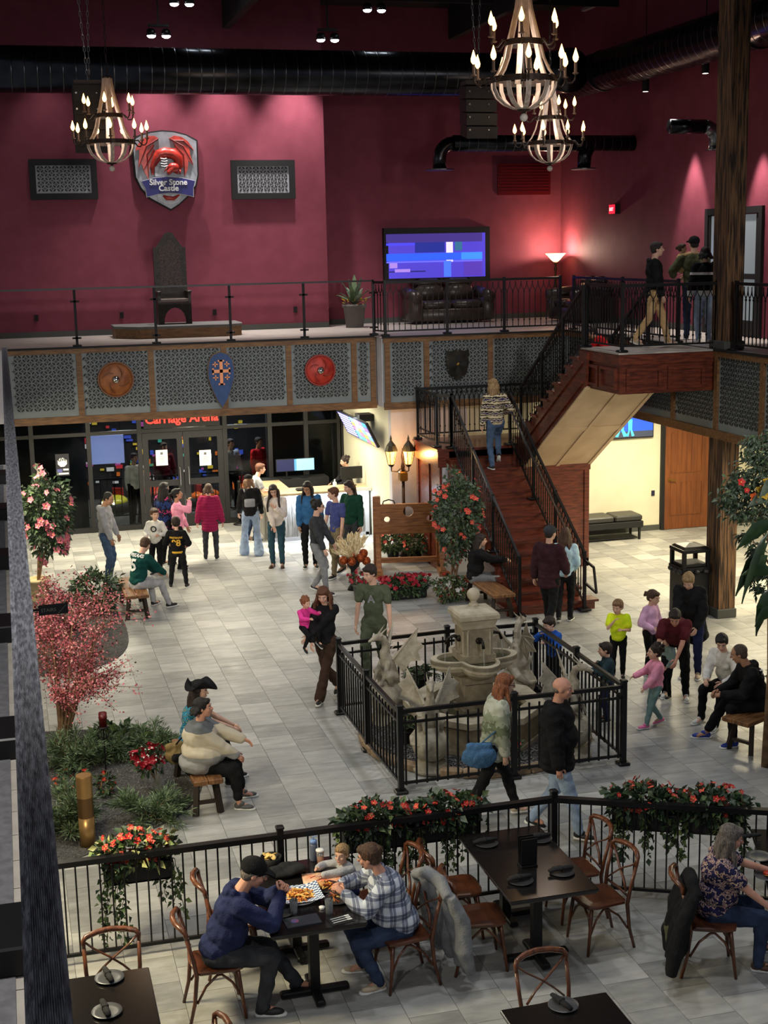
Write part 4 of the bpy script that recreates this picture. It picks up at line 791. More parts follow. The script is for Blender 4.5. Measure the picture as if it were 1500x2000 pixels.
# ---------------------------------------------------------------- chandeliers
def chandelier(label, loc, R, rz=0):
    t = thing('chandelier', label, 'chandelier', loc, rz); MW = mat('stave_wood', S(196, 178, 164), .6, c2=S(160, 144, 130), scale=10, stretch=(3, 3, .6)); MI = mat('rust_iron', S(60, 46, 38), .55, .5, c2=S(40, 32, 28), scale=14)
    def strap(pts, w, th, nm):
        b = B(); pts = [Vector(p) for p in pts]; rad = Vector((pts[0].x, pts[0].y, 0)).normalized(); sd = Vector((-rad.y, rad.x, 0)); vs = []
        for i, p in enumerate(pts):
            tg = (pts[min(i+1, len(pts)-1)]-pts[max(i-1, 0)]).normalized(); nn = tg.cross(sd).normalized()
            vs += [p+sd*w/2+nn*th/2, p-sd*w/2+nn*th/2, p-sd*w/2-nn*th/2, p+sd*w/2-nn*th/2]
        m = len(pts); fs = [(i*4+j, i*4+(j+1) % 4, i*4+4+(j+1) % 4, i*4+4+j) for i in range(m-1) for j in range(4)]+[(3, 2, 1, 0), (m*4-4, m*4-3, m*4-2, m*4-1)]
        b.add(vs, fs).build(nm, MW, t)
    for k in range(6):
        a = k*PI/3+.26; c_, s_ = math.cos(a), math.sin(a)
        strap([(c_*r*R, s_*r*R, z*R) for r, z in ((.97, .02), (.78, .26), (.62, .6), (.5, 1.06), (.36, 1.55), (.23, 2.05), (.16, 2.58))], .17*R, .05*R, 'stave')
    for k in range(10):
        a = k*PI/5; c_, s_ = math.cos(a), math.sin(a)
        strap([(c_*r*R, s_*r*R, z*R) for r, z in ((.98, .0), (.96, -.22), (.84, -.48), (.62, -.68), (.34, -.8), (.08, -.83))], .15*R, .03*R, 'bowl_slat')
    for r, z in ((1.0, .0), (.54, 1.06)):
        b = B(); n = 32
        for k in range(n):
            a0, a1 = 2*PI*k/n, 2*PI*(k+1)/n; b.bar((r*R*math.cos(a0), r*R*math.sin(a0), z*R), (r*R*math.cos(a1), r*R*math.sin(a1), z*R), .03*R, .17*R)
        b.build('hoop', MI, t)
    B().lathe([(.17*R, 2.5*R), (.2*R, 2.55*R), (.2*R, 2.62*R), (.05*R, 2.66*R)], n=14).build('crown', MI, t); B().bar((0, 0, -.85*R), (0, 0, 2.6*R), .03*R).build('centre_rod', MI, t)
    B().lathe([(.2*R, -.84*R), (.22*R, -.87*R), (.06*R, -.9*R), (.03*R, -.97*R)], n=14).build('bottom_cap', MI, t); B().ell((0, 0, -1.06*R), .12*R, 14, 10).build('ball_finial', mat('finial', S(200, 192, 180), .5), t, True)
    FM = mat('candle_flame', S(255, 190, 90), .4, emit=6.5, ecol=S(255, 190, 104)); CM = mat('candle_sleeve', S(96, 74, 58), .6)
    arm = B(); pts = [(0, 0, .05), (.14, 0, .06), (.22, 0, -.03), (.3, 0, -.13), (.42, 0, -.13), (.5, 0, -.04), (.52, 0, .1)]; arm.tube([(p[0]*R, 0, p[2]*R) for p in pts], .028*R, 6)
    cnd = B().lathe([(.03*R, .1*R), (.09*R, .13*R), (.09*R, .16*R), (.045*R, .17*R), (.045*R, .45*R)], (.52*R, 0, 0), 10)
    fl = B().lathe([(.02*R, .45*R), (.075*R, .52*R), (.085*R, .6*R), (.05*R, .72*R), (.004*R, .86*R)], (.52*R, 0, 0), 8)
    am, cm_, fm = arm.mesh('arm', MI, True), cnd.mesh('candle', CM), fl.mesh('bulb', FM, True)
    for (r, z, n, o_) in ((1.0, 0, 9, .15), (.54, 1.06, 6, .0)):
        for k in range(n):
            a = o_+2*PI*k/n; m = inst(am, 'arm', t, (r*R*math.cos(a), r*R*math.sin(a), z*R), (0, 0, a)); inst(cm_, 'candle', m); inst(fm, 'bulb', m)
    b = B(); link_chain(b, (0, 0, 2.64*R), (0, 0, ZC-loc[2]), .022, int((ZC-loc[2]-2.6*R)/.12)); tag(b.build('chain', MI, t), kind='stuff')
    point('chandelier_glow', (loc[0], loc[1], loc[2]+.5*R), 15, (1, .86, .74), .25)
    return t
for px, py, rpx, Rm, lab, rz in ((1023, 157, 66, .42, 'largest chandelier of whitewashed staves with lit flame bulbs', .1), (1074, 280, 45, .42, 'smallest stave chandelier hanging behind and below the largest one', .5), (216, 278, 47, .42, 'left stave chandelier in front of the dragon crest', .3)):
    D = FPX*Rm/rpx; r_ = ray(px, py); P = CP+r_*D; chandelier(lab, tuple(P), Rm, rz)
# ---------------------------------------------------------------- wall shields on the balcony front
def round_shield(px, py, rp, col, c2, lab):
    q = gy(px, py, YF-.1); R = rp/FPX*28.2; t = thing('round_shield', lab, 'shield', q)
    m = mat('shield_'+lab.split()[0], S(*col), .5, c2=S(*c2), scale=7, bump=.6, bscale=9)
    b = B(); b.lathe([(R, -.02), (R, .0), (R*.9, .025), (R*.4, .05), (.02, .06)], n=32); M = Matrix(((1, 0, 0), (0, 0, -1), (0, 1, 0))); b.v = [tuple(M@Vector(v)) for v in b.v]; b.build('board', m, t, True)
    b = B(); n = 32
    for k in range(n): a0, a1 = 2*PI*k/n, 2*PI*(k+1)/n; b.bar((R*math.cos(a0), -.02, R*math.sin(a0)), (R*math.cos(a1), -.02, R*math.sin(a1)), .03, .035, up=(0, 1, 0))
    b.build('rim', mat('rim_'+lab.split()[0], tuple(v*.5 for v in S(*col)), .5), t); B().ell((0, -.07, 0), (.075, .07, .075), 14, 8).build('boss', mat('boss_steel', S(190, 190, 192), .18, 1), t, True)
    b = B()
    for k in range(4):
        a = k*PI/2+.4; pts = [((.12+.1*j*.5)*R/.33*math.cos(a+j*.35), -.05, (.12+.1*j*.5)*R/.33*math.sin(a+j*.35)) for j in range(4)]; b.tube(pts, [.012, .018, .014, .005], 5)
    b.build('carved_knot', MATS['rim_'+lab.split()[0]], t)
round_shield(226, 741, 32, (150, 88, 40), (118, 64, 30), 'brown carved round shield with steel boss on the balcony front')
round_shield(625, 723, 29, (190, 56, 40), (150, 36, 28), 'red round shield with steel boss on the balcony front')
q = gy(432, 741, YF-.11); t = thing('kite_shield', 'blue kite shield with a copper cross on the balcony front', 'shield', q); s = 1/ (FPX/28.3)
KO = [(-20, 38), (-14, 46), (0, 51), (14, 46), (20, 38), (24, 22), (24, 5), (18, -16), (9, -38), (0, -52), (-9, -38), (-18, -16), (-24, 5), (-24, 22)]
B().prism([(x*s*1.06, y*s*1.04) for x, y in KO], 0, .03, FACE_NY).build('rim', mat('shield_rim_brown', S(110, 84, 60), .6), t); B().prism([(x*s, y*s) for x, y in KO], .03, .05, FACE_NY).build('board', mat('shield_blue', S(42, 76, 128), .55, c2=S(34, 62, 108), scale=8, stretch=(4, 1, .6)), t)
MC = mat('copper_cross', S(214, 140, 96), .4, .3)
b = B(); bx = lambda x0, y0, x1, y1: b.bb((x0*s, -.065, y0*s), (x1*s, -.05, y1*s))
bx(-3, -10, 3, 37); bx(-17, 13, 17, 19); bx(-6, 34, 6, 37); bx(-6, -10, 6, -7); bx(-17, 10, -14, 22); bx(14, 10, 17, 22); b.build('cross', MC, t)
for cx, cy in ((-11, 29), (11, 29), (-11, 4), (11, 4)): b = B(); b.bb(((cx-1)*s, -.062, (cy-5)*s), ((cx+1)*s, -.05, (cy+5)*s)); b.bb(((cx-5)*s, -.062, (cy-1)*s), ((cx+5)*s, -.05, (cy+1)*s)); b.build('small_cross', MC, t)
q = gy(893, 711, YR-.09); t = thing('steel_shield', 'polished steel shield with dark cross on the fretwork by the stairs', 'shield', q); s = 1/(FPX/28.4)
SO = [(-23, 27), (-12, 25), (-4, 28), (4, 28), (12, 25), (23, 27), (22, 0), (18, -17), (10, -27), (0, -31), (-10, -27), (-18, -17), (-22, 0)]
B().prism([(x*s, y*s) for x, y in SO], 0, .05, FACE_NY).build('plate', mat('shield_steel', S(130, 128, 118), .22, 1, c2=S(80, 78, 70), scale=3), t)
b = B(); 
for a in range(4):
    M = Matrix.Rotation(a*PI/2, 3, 'Z'); P = [M@Vector(p) for p in ((-2*s, 3*s, 0), (-5*s, 17*s, 0), (5*s, 17*s, 0), (2*s, 3*s, 0))]; b.prism([(p.x, p.y) for p in P], .05, .058, FACE_NY)
b.build('cross_pattee', M_BLKM, t); B().ell((0, -.06, 0), (.04, .03, .04), 10, 6).build('boss', MATS['brass'], t, True)
b = B()
for x, y in ((-21, 10), (21, 12), (-20, -10), (20, -9), (-10, -25), (10, -25), (0, 26)): b.ell((x*s, -.05, y*s), .014, 6, 4)
b.build('rivets', M_STEEL, t)
# ---------------------------------------------------------------- street lamp by the lobby wall
q = gz(790, 1085); t = thing('street_lantern', 'twin-headed lit street lantern on a brown pole by the lobby wall', 'lamp', (q.x, q.y, 0)); MB_ = mat('pole_brown', S(52, 36, 30), .4, .5)
zc = gy(785, 930, q.y).z; zl = gy(765, 912, q.y).z; za = gy(765, 862, q.y).z
B().lathe([(.14, 0), (.14, .04), (.06, .12), (.04, .2), (.035, zc+.1)], n=12).build('pole', MB_, t, True); B().bevbox((0, 0, zc), (.17, .17, .2), .02).build('brass_box', mat('brass_box', S(150, 110, 50), .3, .9), t)
B().lathe([(.03, zc+.1), (.045, zc+.2), (.02, zc+.3), (.035, zc+.42), (.01, zc+.58)], n=10).build('finial', MB_, t, True)
GL = mat('amber_glass', S(255, 200, 110), .3, emit=2.6, ecol=S(255, 184, 90))
for s_ in (-1, 1):
    X = -.245 if s_ < 0 else .09; Yo = .0 if s_ < 0 else -.12
    B().tube([(0, 0, zc+.2), (X*.5, Yo*.5, zc+.1), (X, Yo, zc+.12), (X, Yo, zl)], .014, 6).build('arm', MB_, t)
    h = za-zl; L0 = thing('x', None, None, (0, 0, 0)) if False else None
    ln = B().lathe([(.03, 0), (.06, .03), (.07, .06)], (X, Yo, zl), 6).build('lantern_base', MB_, t)
    B().lathe([(.07, .06), (.115, h*.62)], (X, Yo, zl), 6).build('lantern_glass', GL, t)
    B().lathe([(.14, h*.62), (.135, h*.66), (.1, h*.84), (.04, h*.98), (.02, h*1.04), (.025, h*1.1), (.003, h*1.25)], (X, Yo, zl), 8).build('lantern_roof', mat('verdigris_dark', S(66, 62, 48), .45, .6), t)
    b = B(); 
    for k in range(6): a = k*PI/3; b.bar((X+.07*math.cos(a), Yo+.07*math.sin(a), zl+.06), (X+.118*math.cos(a), Yo+.118*math.sin(a), zl+h*.62), .012)
    b.build('lantern_cage', MB_, t)
point('lantern_bulb', (q.x-.1, q.y-.25, (zl+za)/2), 16, (1, .56, .2), .06); point('lantern_bulb', (q.x+.3, q.y-.1, (zl+za)/2-.02), 14, (1, .5, .18), .06)
VOX = []   # (object, voxel, smooth iterations, wrinkle)
def vox(o, size=.014, it=3, wr=0, fscale=6): VOX.append((o, size, it, wr, fscale)); return o
# ---------------------------------------------------------------- fountain and its fence
pk = B().bar((0, 0, .09), (0, 0, .93), .02)
fp = [(4.11, 17.75), (4.11, 16.25), (4.13, 14.78), (5.55, 14.8), (6.97, 14.8), (6.99, 16.3), (7.0, 17.8), (5.7, 18.3-.45), (4.11, 17.75)]
slope_rail('picket_fence', 'black square picket fence enclosing the stone fountain', [(x, y, 0) for x, y in fp], .128, pk, 1.06, 1.0, .065, (.045, .045), .12, posts=[0, 1, 2, 3, 4, 5, 6, 7], mid=.86, cap=True, plate=.15, cat='fence')
M_STONE = mat('cast_stone', S(160, 148, 124), .75, c2=S(128, 118, 98), scale=7, bump=.3, bscale=40)
M_STONE2 = mat('cast_stone_light', S(184, 174, 152), .7, c2=S(158, 148, 126), scale=6, bump=.3, bscale=40)
FX, FY = gy(925, 1200, 16.35).x, 16.35; 
ft = thing('fountain', 'tall stone fountain with ball finial, lobed basin and octagonal pool', 'fountain', (FX, FY, 0))
zcap = gy(925, 1190, FY).z
def octo(r, a0=PI/8): return [(r*math.cos(a0+k*PI/4), r*math.sin(a0+k*PI/4)) for k in range(8)]
def ring8(b, r0, r1, z0, z1, poly=octo, n=8):
    P0, P1 = poly(r0), poly(r1); n = len(P0)
    vs = [(x, y, z) for z in (z0, z1) for P in (P0, P1) for x, y in P]
    fs = []
    for i in range(n):
        j = (i+1) % n; a, c, d, e = i, n+i, 2*n+i, 3*n+i; a2, c2, d2, e2 = j, n+j, 2*n+j, 3*n+j
        fs += [(a2, a, d, d2), (c, c2, e2, e), (d, e, e2, d2), (a, a2, c2, c)]
    b.add(vs, fs); return b
b = ring8(B(), .72, .86, 0, .4); ring8(b, .7, .9, 0, .08); b.build('pool_wall', M_STONE, ft)
ring8(B(), .68, .94, .4, .48).build('pool_rim', M_STONE2, ft)
B().prism(octo(.72), 0, .05).build('pool_floor', M_STONE, ft)
M_WATER = mat('water', S(150, 150, 120), .08, trans=.75, ior=1.33, bump=.7, bscale=9)
B().prism(octo(.715), .28, .33).build('pool_water', M_WATER, ft)
b = B(); 
for r, z0, z1 in ((.36, .05, .2), (.3, .2, .3), (.22, .3, .42), (.19, .42, .78), (.25, .78, .86)): b.box((0, 0, (z0+z1)/2), (r*2, r*2, z1-z0))
b.build('lower_pedestal', M_STONE, ft)
def lobed(r, n=64):
    out = []
    for k in range(n):
        a = 2*PI*k/n; m = abs(math.cos(2*a)); sq = r*(.62+.42*m**1.3); out.append((sq*math.cos(a), sq*math.sin(a)))
    return out
b = B(); P = [(.26, .84), (.36, .88), (.5, .95), (.53, 1.0), (.56, 1.03), (.56, 1.08)]
for (r0, z0), (r1, z1) in zip(P[:-1], P[1:]):
    A, Cc = lobed(r0), lobed(r1); n = len(A); b.add([(x, y, z0) for x, y in A]+[(x, y, z1) for x, y in Cc], [(i, (i+1) % n, n+(i+1) % n, n+i) for i in range(n)])
ring8(b, .48, .56, 1.0, 1.09, lobed); b.build('upper_basin', M_STONE2, ft)
B().prism(lobed(.5), .95, 1.04).build('basin_water', M_WATER, ft)
hw = .19
b = B(); b.box((0, 0, (1.0+zcap-.16)/2), (hw*2, hw*2, zcap-.16-1.0)); b.box((0, 0, 1.1), (hw*2+.07, hw*2+.07, .1)); b.build('column', M_STONE, ft)
b = B(); P = [(hw+.01, zcap-.22), (hw+.03, zcap-.2), (hw+.03, zcap-.16), (hw+.05, zcap-.1), (hw+.075, zcap-.08), (hw+.075, zcap-.03), (hw+.06, zcap), (.02, zcap+.06)]
b.lathe([(r*1.4142, z) for r, z in P], n=4); b.v = [tuple(Matrix.Rotation(PI/4, 3, 'Z') @ Vector(v)) for v in b.v]; b.build('capital', M_STONE2, ft)
B().lathe([(.07, zcap+.04), (.06, zcap+.08), (.035, zcap+.1), (.05, zcap+.125)], n=14).build('finial_neck', M_STONE2, ft, True); B().ell((0, 0, zcap+.2), .085, 18, 12).build('finial_ball', M_STONE2, ft, True)
MS = mat('spout_iron', S(44, 40, 36), .4, .7); zsp = 1.0+(zcap-1.16)*.62
for k in range(4):
    a = k*PI/2; c_, s_ = math.cos(a), math.sin(a); R = Matrix.Rotation(a, 3, 'Z'); f = lambda x, z, y=0: R@Vector((x, y, z))
    b = B(); pts = [(-.12, zsp+.17), (.12, zsp+.17), (.15, zsp+.13), (.15, zsp-.3), (-.15, zsp-.3), (-.15, zsp+.13)]
    for p, q_ in zip(pts, pts[1:]+pts[:1]): b.bar(f(hw+.005, p[1], p[0]), f(hw+.005, q_[1], q_[0]), .02)
    b.build('panel_moulding', M_STONE2, ft)
    b = B(); b.tube([f(hw, zsp), f(hw+.08, zsp+.04), f(hw+.16, zsp+.02), f(hw+.19, zsp-.06)], [.03, .022, .02, .022], 8); b.ell(f(hw+.01, zsp), .045, 10, 6); b.build('spout', MS, ft, True)
    B().tube([f(hw+.19, zsp-.06), f(hw+.2, zsp-.2), f(hw+.205, 1.04)], .006, 5).build('water_jet', mat('water_jet', S(220, 225, 225), .1, trans=.7), ft)
gb = B().lathe([(1.38, 0), (1.38, .03), (.0, .035)], (0, 0, 0), 40, cap=False)
M_GRAV = mat('dark_gravel', S(92, 90, 88), .9, c2=S(50, 50, 50), scale=40, bump=1, bscale=60)
tag(gb.build('gravel_bed', M_GRAV, None, loc=(FX, FY, 0)), kind='structure')
def pebbles(n, inside, z, r, m, name, parent=None):
    base = np.array([(1, 0, 0), (-1, 0, 0), (0, 1, 0), (0, -1, 0), (0, 0, 1), (0, 0, -1)], float); F = np.array([(0, 2, 4), (2, 1, 4), (1, 3, 4), (3, 0, 4), (2, 0, 5), (1, 2, 5), (3, 1, 5), (0, 3, 5)])
    P = []
    while len(P) < n:
        p = inside(); 
        if p: P.append(p)
    P = np.array(P); s = rng.uniform(.5, 1.3, (n, 1, 3))*r*np.array([1, 1, .6]); th_ = rng.uniform(0, 6.28, n); c, s2 = np.cos(th_), np.sin(th_)
    V = base[None]*s; X = V[..., 0]*c[:, None]-V[..., 1]*s2[:, None]; Y = V[..., 0]*s2[:, None]+V[..., 1]*c[:, None]; V = np.stack([X+P[:, 0:1], Y+P[:, 1:2], V[..., 2]+z], -1)
    Fa = (F[None]+np.arange(n)[:, None, None]*6).reshape(-1, 3); o = bpy.data.objects.new(name, rawmesh(name, V.reshape(-1, 3), Fa, m)); COL.objects.link(o)
    if parent: o.parent = parent
    return tag(o, kind='stuff')
def ins():
    a = random.uniform(0, 6.283); r = random.uniform(.92, 1.36); return (FX+r*math.cos(a), FY+r*math.sin(a))
M_PEB = mat('pebble_grey', S(120, 118, 116), .8, c2=S(60, 60, 60), scale=14)
pebbles(3600, ins, .045, .018, M_PEB, 'gravel').name = 'gravel'
bpy.data.objects['gravel']['label'] = 'dark gravel ring around the fountain pool'; bpy.data.objects['gravel']['category'] = 'gravel'
eb = thing('stone_edging', 'ring of tan stone edging blocks around the fountain gravel', 'edging', (FX, FY, 0)); bm_ = B().bevbox((0, 0, .05), (.27, .13, .1), .015).mesh('block', mat('edging_tan', S(160, 136, 108), .8, c2=S(128, 108, 86), scale=5, bump=.4))
for k in range(33): a = 2*PI*k/33; inst(bm_, 'block', eb, (1.45*math.cos(a), 1.45*math.sin(a), 0), (0, 0, a+PI/2))
def dragon(loc, rz, label, sc=1):
    t = thing('dragon_statue', label, 'statue', loc, rz); M = mat('statue_stone', S(176, 168, 150), .7, c2=S(140, 132, 116), scale=9, bump=.4, bscale=30)
    B().lathe([(.2, 0), (.21, .04), (.17, .06), (.17, .1), (.12, .12)], n=20).build('base', M, t, True); B().ell((0, 0, .3), (.21, .21, .2), 20, 12).build('globe', M, t, True)
    b = B(); z = .48
    b.cap((0, -.06, z+.02), (0, -.02, z+.2), .1, .085); b.cap((0, -.02, z+.2), (0, .03, z+.34), .085, .05)
    b.tube([(0, .02, z+.32), (0, .0, z+.42), (0, .03, z+.5), (0, .1, z+.53)], [.05, .042, .04, .045], 10); b.ell((0, .12, z+.53), (.042, .06, .04)); b.cap((0, .14, z+.525), (0, .22, z+.5), .032, .016)
    for s in (-1, 1):
        b.tube([(s*.02, .08, z+.56), (s*.035, .02, z+.61), (s*.04, -.03, z+.66)], [.014, .01, .003], 6); b.tube([(s*.035, .09, z+.54), (s*.06, .05, z+.57)], [.012, .003], 5)
        b.cap((s*.07, -.05, z+.06), (s*.12, .05, z+.1), .06, .045); b.cap((s*.12, .05, z+.1), (s*.11, .0, z-.05), .04, .025); b.cap((s*.11, .0, z-.05), (s*.11, .07, z-.07), .028, .018)
        b.cap((s*.06, .02, z+.22), (s*.08, .08, z+.1), .035, .024); b.cap((s*.08, .08, z+.1), (s*.07, .12, z-.0), .024, .018)
    b.tube([(0, -.1, z), (.1, -.18, z-.06), (.2, -.12, z-.14), (.21, .04, z-.16), (.14, .17, z-.14)], [.06, .05, .036, .024, .008], 8)
    for k in range(7): b.tube([(0, -.06-.01*k, z+.42-.055*k), (0, -.11-.008*k, z+.45-.055*k)], [.014, .003], 5)
    vox(b.build('body', M, t, True), .009, 2)
    for s in (-1, 1):
        b = B(); root = Vector((s*.06, -.05, z+.26)); elbow = root+Vector((s*.08, -.1, .16)); tip = elbow+Vector((s*.1, -.12, .2)); fan = [tip, elbow+Vector((s*.2, -.12, .02)), elbow+Vector((s*.2, -.08, -.14)), root+Vector((s*.12, -.06, -.14))]
        b.tube([root, elbow, tip], [.022, .016, .005], 7)
        for p in fan[1:]: b.tube([elbow, (elbow+p)/2+Vector((0, -.02, .015)), p], [.011, .008, .003], 6)
        P = [root]+[elbow]; mem = []
        for p, q_ in zip(fan[:-1], fan[1:]): mid = (p+q_)/2*.75+elbow*.25; mem += [(elbow, p, mid), (elbow, mid, q_)]
        mem += [(elbow, fan[-1], root)]
        for tr in mem:
            n_ = (tr[1]-tr[0]).cross(tr[2]-tr[0]).normalized()*.004; b.add([v+n_ for v in tr]+[v-n_ for v in tr], [(0, 1, 2), (5, 4, 3), (0, 3, 4, 1), (1, 4, 5, 2), (2, 5, 3, 0)])
        b.build('wing', M, t)
    t.scale = (sc,)*3; return t
dragon((gz(842, 1506).x, gz(842, 1506).y, .02), 2.9, 'stone dragon statue on a globe at the front left of the fountain', 1.1)
dragon((4.62, 17.15, .02), 1.9, 'stone dragon statue at the back left of the fountain', 1.2)
q = gz(1118, 1478); dragon((q.x, q.y, .02), -2.3, 'stone dragon statue at the front right of the fountain', 1.15)
dragon((6.5, 17.2, .02), -.8, 'stone dragon statue at the back right of the fountain', 1.2)
# ---------------------------------------------------------------- patio railing
pb = B().bar((0, 0, .12), (0, 0, .95), .015)
RLP = [(-.3, 11.85), (2.14, 11.85), (4.86, 11.87)]; DR = Vector((.93, -.47, 0)).normalized(); RRP = [(4.86, 11.87), (4.86+DR.x*2.9, 11.87+DR.y*2.9)]
zr = .98
slope_rail('patio_railing', 'black dining terrace railing on the left behind the family table', [(x, y, 0) for x, y in RLP], .105, pb, 1.05, zr, .06, (.075, .05), .1, base=False, cap=True)
slope_rail('patio_railing', 'black dining terrace railing on the right, angled behind the grey-haired woman', [(x, y, 0) for x, y in RRP], .105, pb, 1.05, zr, .06, (.075, .05), .1, base=False, posts=[1])
# ---------------------------------------------------------------- bentwood chair
M_CH = mat('chair_walnut', S(110, 62, 34), .35, c2=S(70, 36, 20), scale=6, stretch=(4, 4, .8), coat=.3); M_SEAT = mat('chair_seat', S(96, 52, 30), .3, c2=S(64, 34, 20), scale=5, coat=.3)
def make_chair():
    t = thing('bistro_chair', 'x', 'chair')
    b = B(); prof = []
    sq = lambda s, z: [(s*x, s*y, z) for x, y in ((-.2, -.17), (-.16, -.2), (.16, -.2), (.2, -.17), (.215, .12), (.19, .19), (.1, .215), (-.1, .215), (-.19, .19), (-.215, .12))]
    rs = [sq(.94, .435), sq(1, .445), sq(1, .465), sq(.9, .47), sq(.5, .456)]; n = 10; vs = [p for r in rs for p in r]
    b.add(vs, [(k*n+i, k*n+(i+1) % n, k*n+n+(i+1) % n, k*n+n+i) for k in range(4) for i in range(n)]+[tuple(range(n-1, -1, -1)), tuple(range(4*n, 5*n))]); b.build('seat', M_SEAT, t)
    for s in (-1, 1):
        B().tube([(s*.205, -.27, 0), (s*.195, -.22, .2), (s*.2, -.195, .44), (s*.215, -.22, .6), (s*.22, -.27, .8)], [.014, .017, .019, .017, .016], 8).build('rear_leg', M_CH, t, True)
        B().tube([(s*.2, .2, 0), (s*.185, .17, .25), (s*.17, .15, .44)], [.013, .017, .018], 8).build('front_leg', M_CH, t, True)
        B().tube([(s*.165, -.2, .54), (s*.08, -.225, .62), (-s*.02, -.235, .7), (-s*.14, -.27, .77), (-s*.205, -.28, .83)], .013, 6, squash=.6).build('cross_strap', M_CH, t, True)
        B().tube([(s*.2, -.2, .2), (s*.18, -.12, .33), (s*.15, -.02, .4), (s*.15, .02, .4), (s*.17, .1, .33), (s*.19, .17, .2)], .011, 6).build('side_brace', M_CH, t, True)
    B().tube([(-.22, -.268, .79), (-.222, -.275, .845), (-.2, -.295, .868), (-.11, -.335, .88), (0, -.35, .885), (.11, -.335, .88), (.2, -.295, .868), (.222, -.275, .845), (.22, -.268, .79)], [.017, .02, .023, .024, .024, .024, .023, .02, .017], 8).build('back_bow', M_CH, t, True)
    B().tube([(-.18, .17, .2), (-.12, .15, .33), (-.03, .15, .4), (.03, .15, .4), (.12, .15, .33), (.18, .17, .2)], .011, 6).build('front_brace', M_CH, t, True)
    B().tube([(-.19, -.21, .5), (0, -.23, .49), (.19, -.21, .5)], .012, 6).build('lower_rail', M_CH, t, True)
    return t
ch0 = make_chair(); bpy.context.view_layer.update(); ck = list(ch0.children)
E_, W_, N_, S_ = -PI/2, PI/2, 0, PI   # heading of the seat front
chairs = [(1.36, 10.72, E_, 'walnut bistro chair under the man in the navy pullover'), (1.62, 11.42, E_, 'walnut bistro chair half hidden behind the man in the navy pullover'),
 (2.98, 10.72, W_+.1, 'walnut bistro chair under the woman in plaid, grey coat on its back'), (3.0, 11.38, W_, 'walnut bistro chair under the toddler at the family table'),
 (3.7, 11.4, E_-.05, 'empty walnut bistro chair at the far left of the laid table'), (3.72, 10.8, E_-.1, 'empty walnut bistro chair at the near left of the laid table'),
 (4.88, 11.42, W_, 'empty walnut bistro chair at the far right of the laid table by the rail post'), (4.86, 10.82, W_+.08, 'empty walnut bistro chair at the near right of the laid table'),
 (.5, 10.35, S_, 'walnut bistro chair behind the table at the bottom left corner'), (3.72, 8.98, S_+.12, 'walnut bistro chair behind the table at the bottom edge'),
 (5.62, 10.12, E_-.35, 'walnut bistro chair under the grey-haired woman'), (.86, 9.0, W_, 'walnut bistro chair only just in view at the bottom edge left')]
for i, (x, y, r, l) in enumerate(chairs):
    if i == 0: ch0.location = (x, y, 0); ch0.rotation_euler = (0, 0, r); tag(ch0, l, 'chair', 'walnut bistro chairs on the dining terrace')
    else: dup(ch0, (x, y, 0), r, l, 'walnut bistro chairs on the dining terrace', ck)
# ---------------------------------------------------------------- tables
M_TT = mat('table_black', S(30, 27, 27), .16, c2=S(24, 22, 22), scale=60, coat=.3); M_EDGE = mat('table_edge', S(70, 70, 70), .3, .4)
def table(label, x0, x1, y0, y1, rz=0, peds=None):
    cx, cy = (x0+x1)/2, (y0+y1)/2; w, d = x1-x0, y1-y0; t = thing('dining_table', label, 'table', (cx, cy, 0), rz, 'black dining tables')
    B().bevbox((0, 0, .735), (w, d, .03), .006).build('tabletop', M_TT, t); B().box((0, 0, .712), (w-.03, d-.03, .016)).build('edge_band', M_EDGE, t)
    for (px, py) in peds or [(0, 0)]:
        B().box((px, py, .37), (.085, .085, .68)).build('pedestal', M_BLK, t); B().bevbox((px, py, .04), (.6, .08, .05), .01).bevbox((px, py, .045), (.08, .5, .05), .01).build('cross_foot', M_BLK, t)
    return t
table('black table where the family eats, crowded with food', 1.78, 2.6, 10.42, 11.78, 0, [(.0, -.38), (0, .38)])
table('black dining table laid with four dark plates and a menu holder', 3.86, 4.69, 10.4, 11.84, 0, [(-.05, -.4), (-.05, .4)])
table('black table at the bottom left corner with two plates', -.5, .76, 9.0, 10.24, 0)
table('black table at the bottom edge with a single plate', 3.19, 4.04, 7.6, 8.82, 0)
t3 = Vector((6.0, 9.85, 0)); a3 = math.atan2(1.28, .55)-PI/2
c3 = t3+Matrix.Rotation(a3, 3, 'Z')@Vector((.45, .7, 0)); tt = table('black table on the right where the grey-haired woman sits', c3.x-.42, c3.x+.42, c3.y-.7, c3.y+.7, a3)
zt0 = .75
M_PL = mat('plate_pewter', S(92, 94, 98), .35, .4); M_PLD = mat('plate_dark', S(48, 48, 50), .4); M_NAP = mat('napkin_black', S(30, 30, 32), .9, bump=.3, bscale=30)
def plate(x, y, label, m=None, r=.115, z=zt0, grp='side plates on the dining tables'):
    t = thing('plate', label, 'plate', (x, y, z), 0, grp); B().lathe([(r*.6, 0), (r*.7, .004), (r, .016), (r*.99, .02), (r*.68, .008), (.0, .007)], n=28, cap=False).build('dish', m or M_PL, t, True); return t
def napkin(x, y, ang, label, z=zt0+.02):
    b = B().tube([(-.12, 0, .018), (-.06, 0, .02), (.05, 0, .02), (.12, 0, .016)], [.02, .024, .026, .02], 10, squash=.7); b.box((.0, .0, .022), (.02, .05, .036)); o = b.build('rolled_napkin', M_NAP, None, True); o.location = (x, y, z); o.rotation_euler = (0, 0, ang); tag(o, label, 'napkin', 'rolled napkins on plates')
def onT(px, py, z=zt0): q = gz(px, py, z); return q.x, q.y
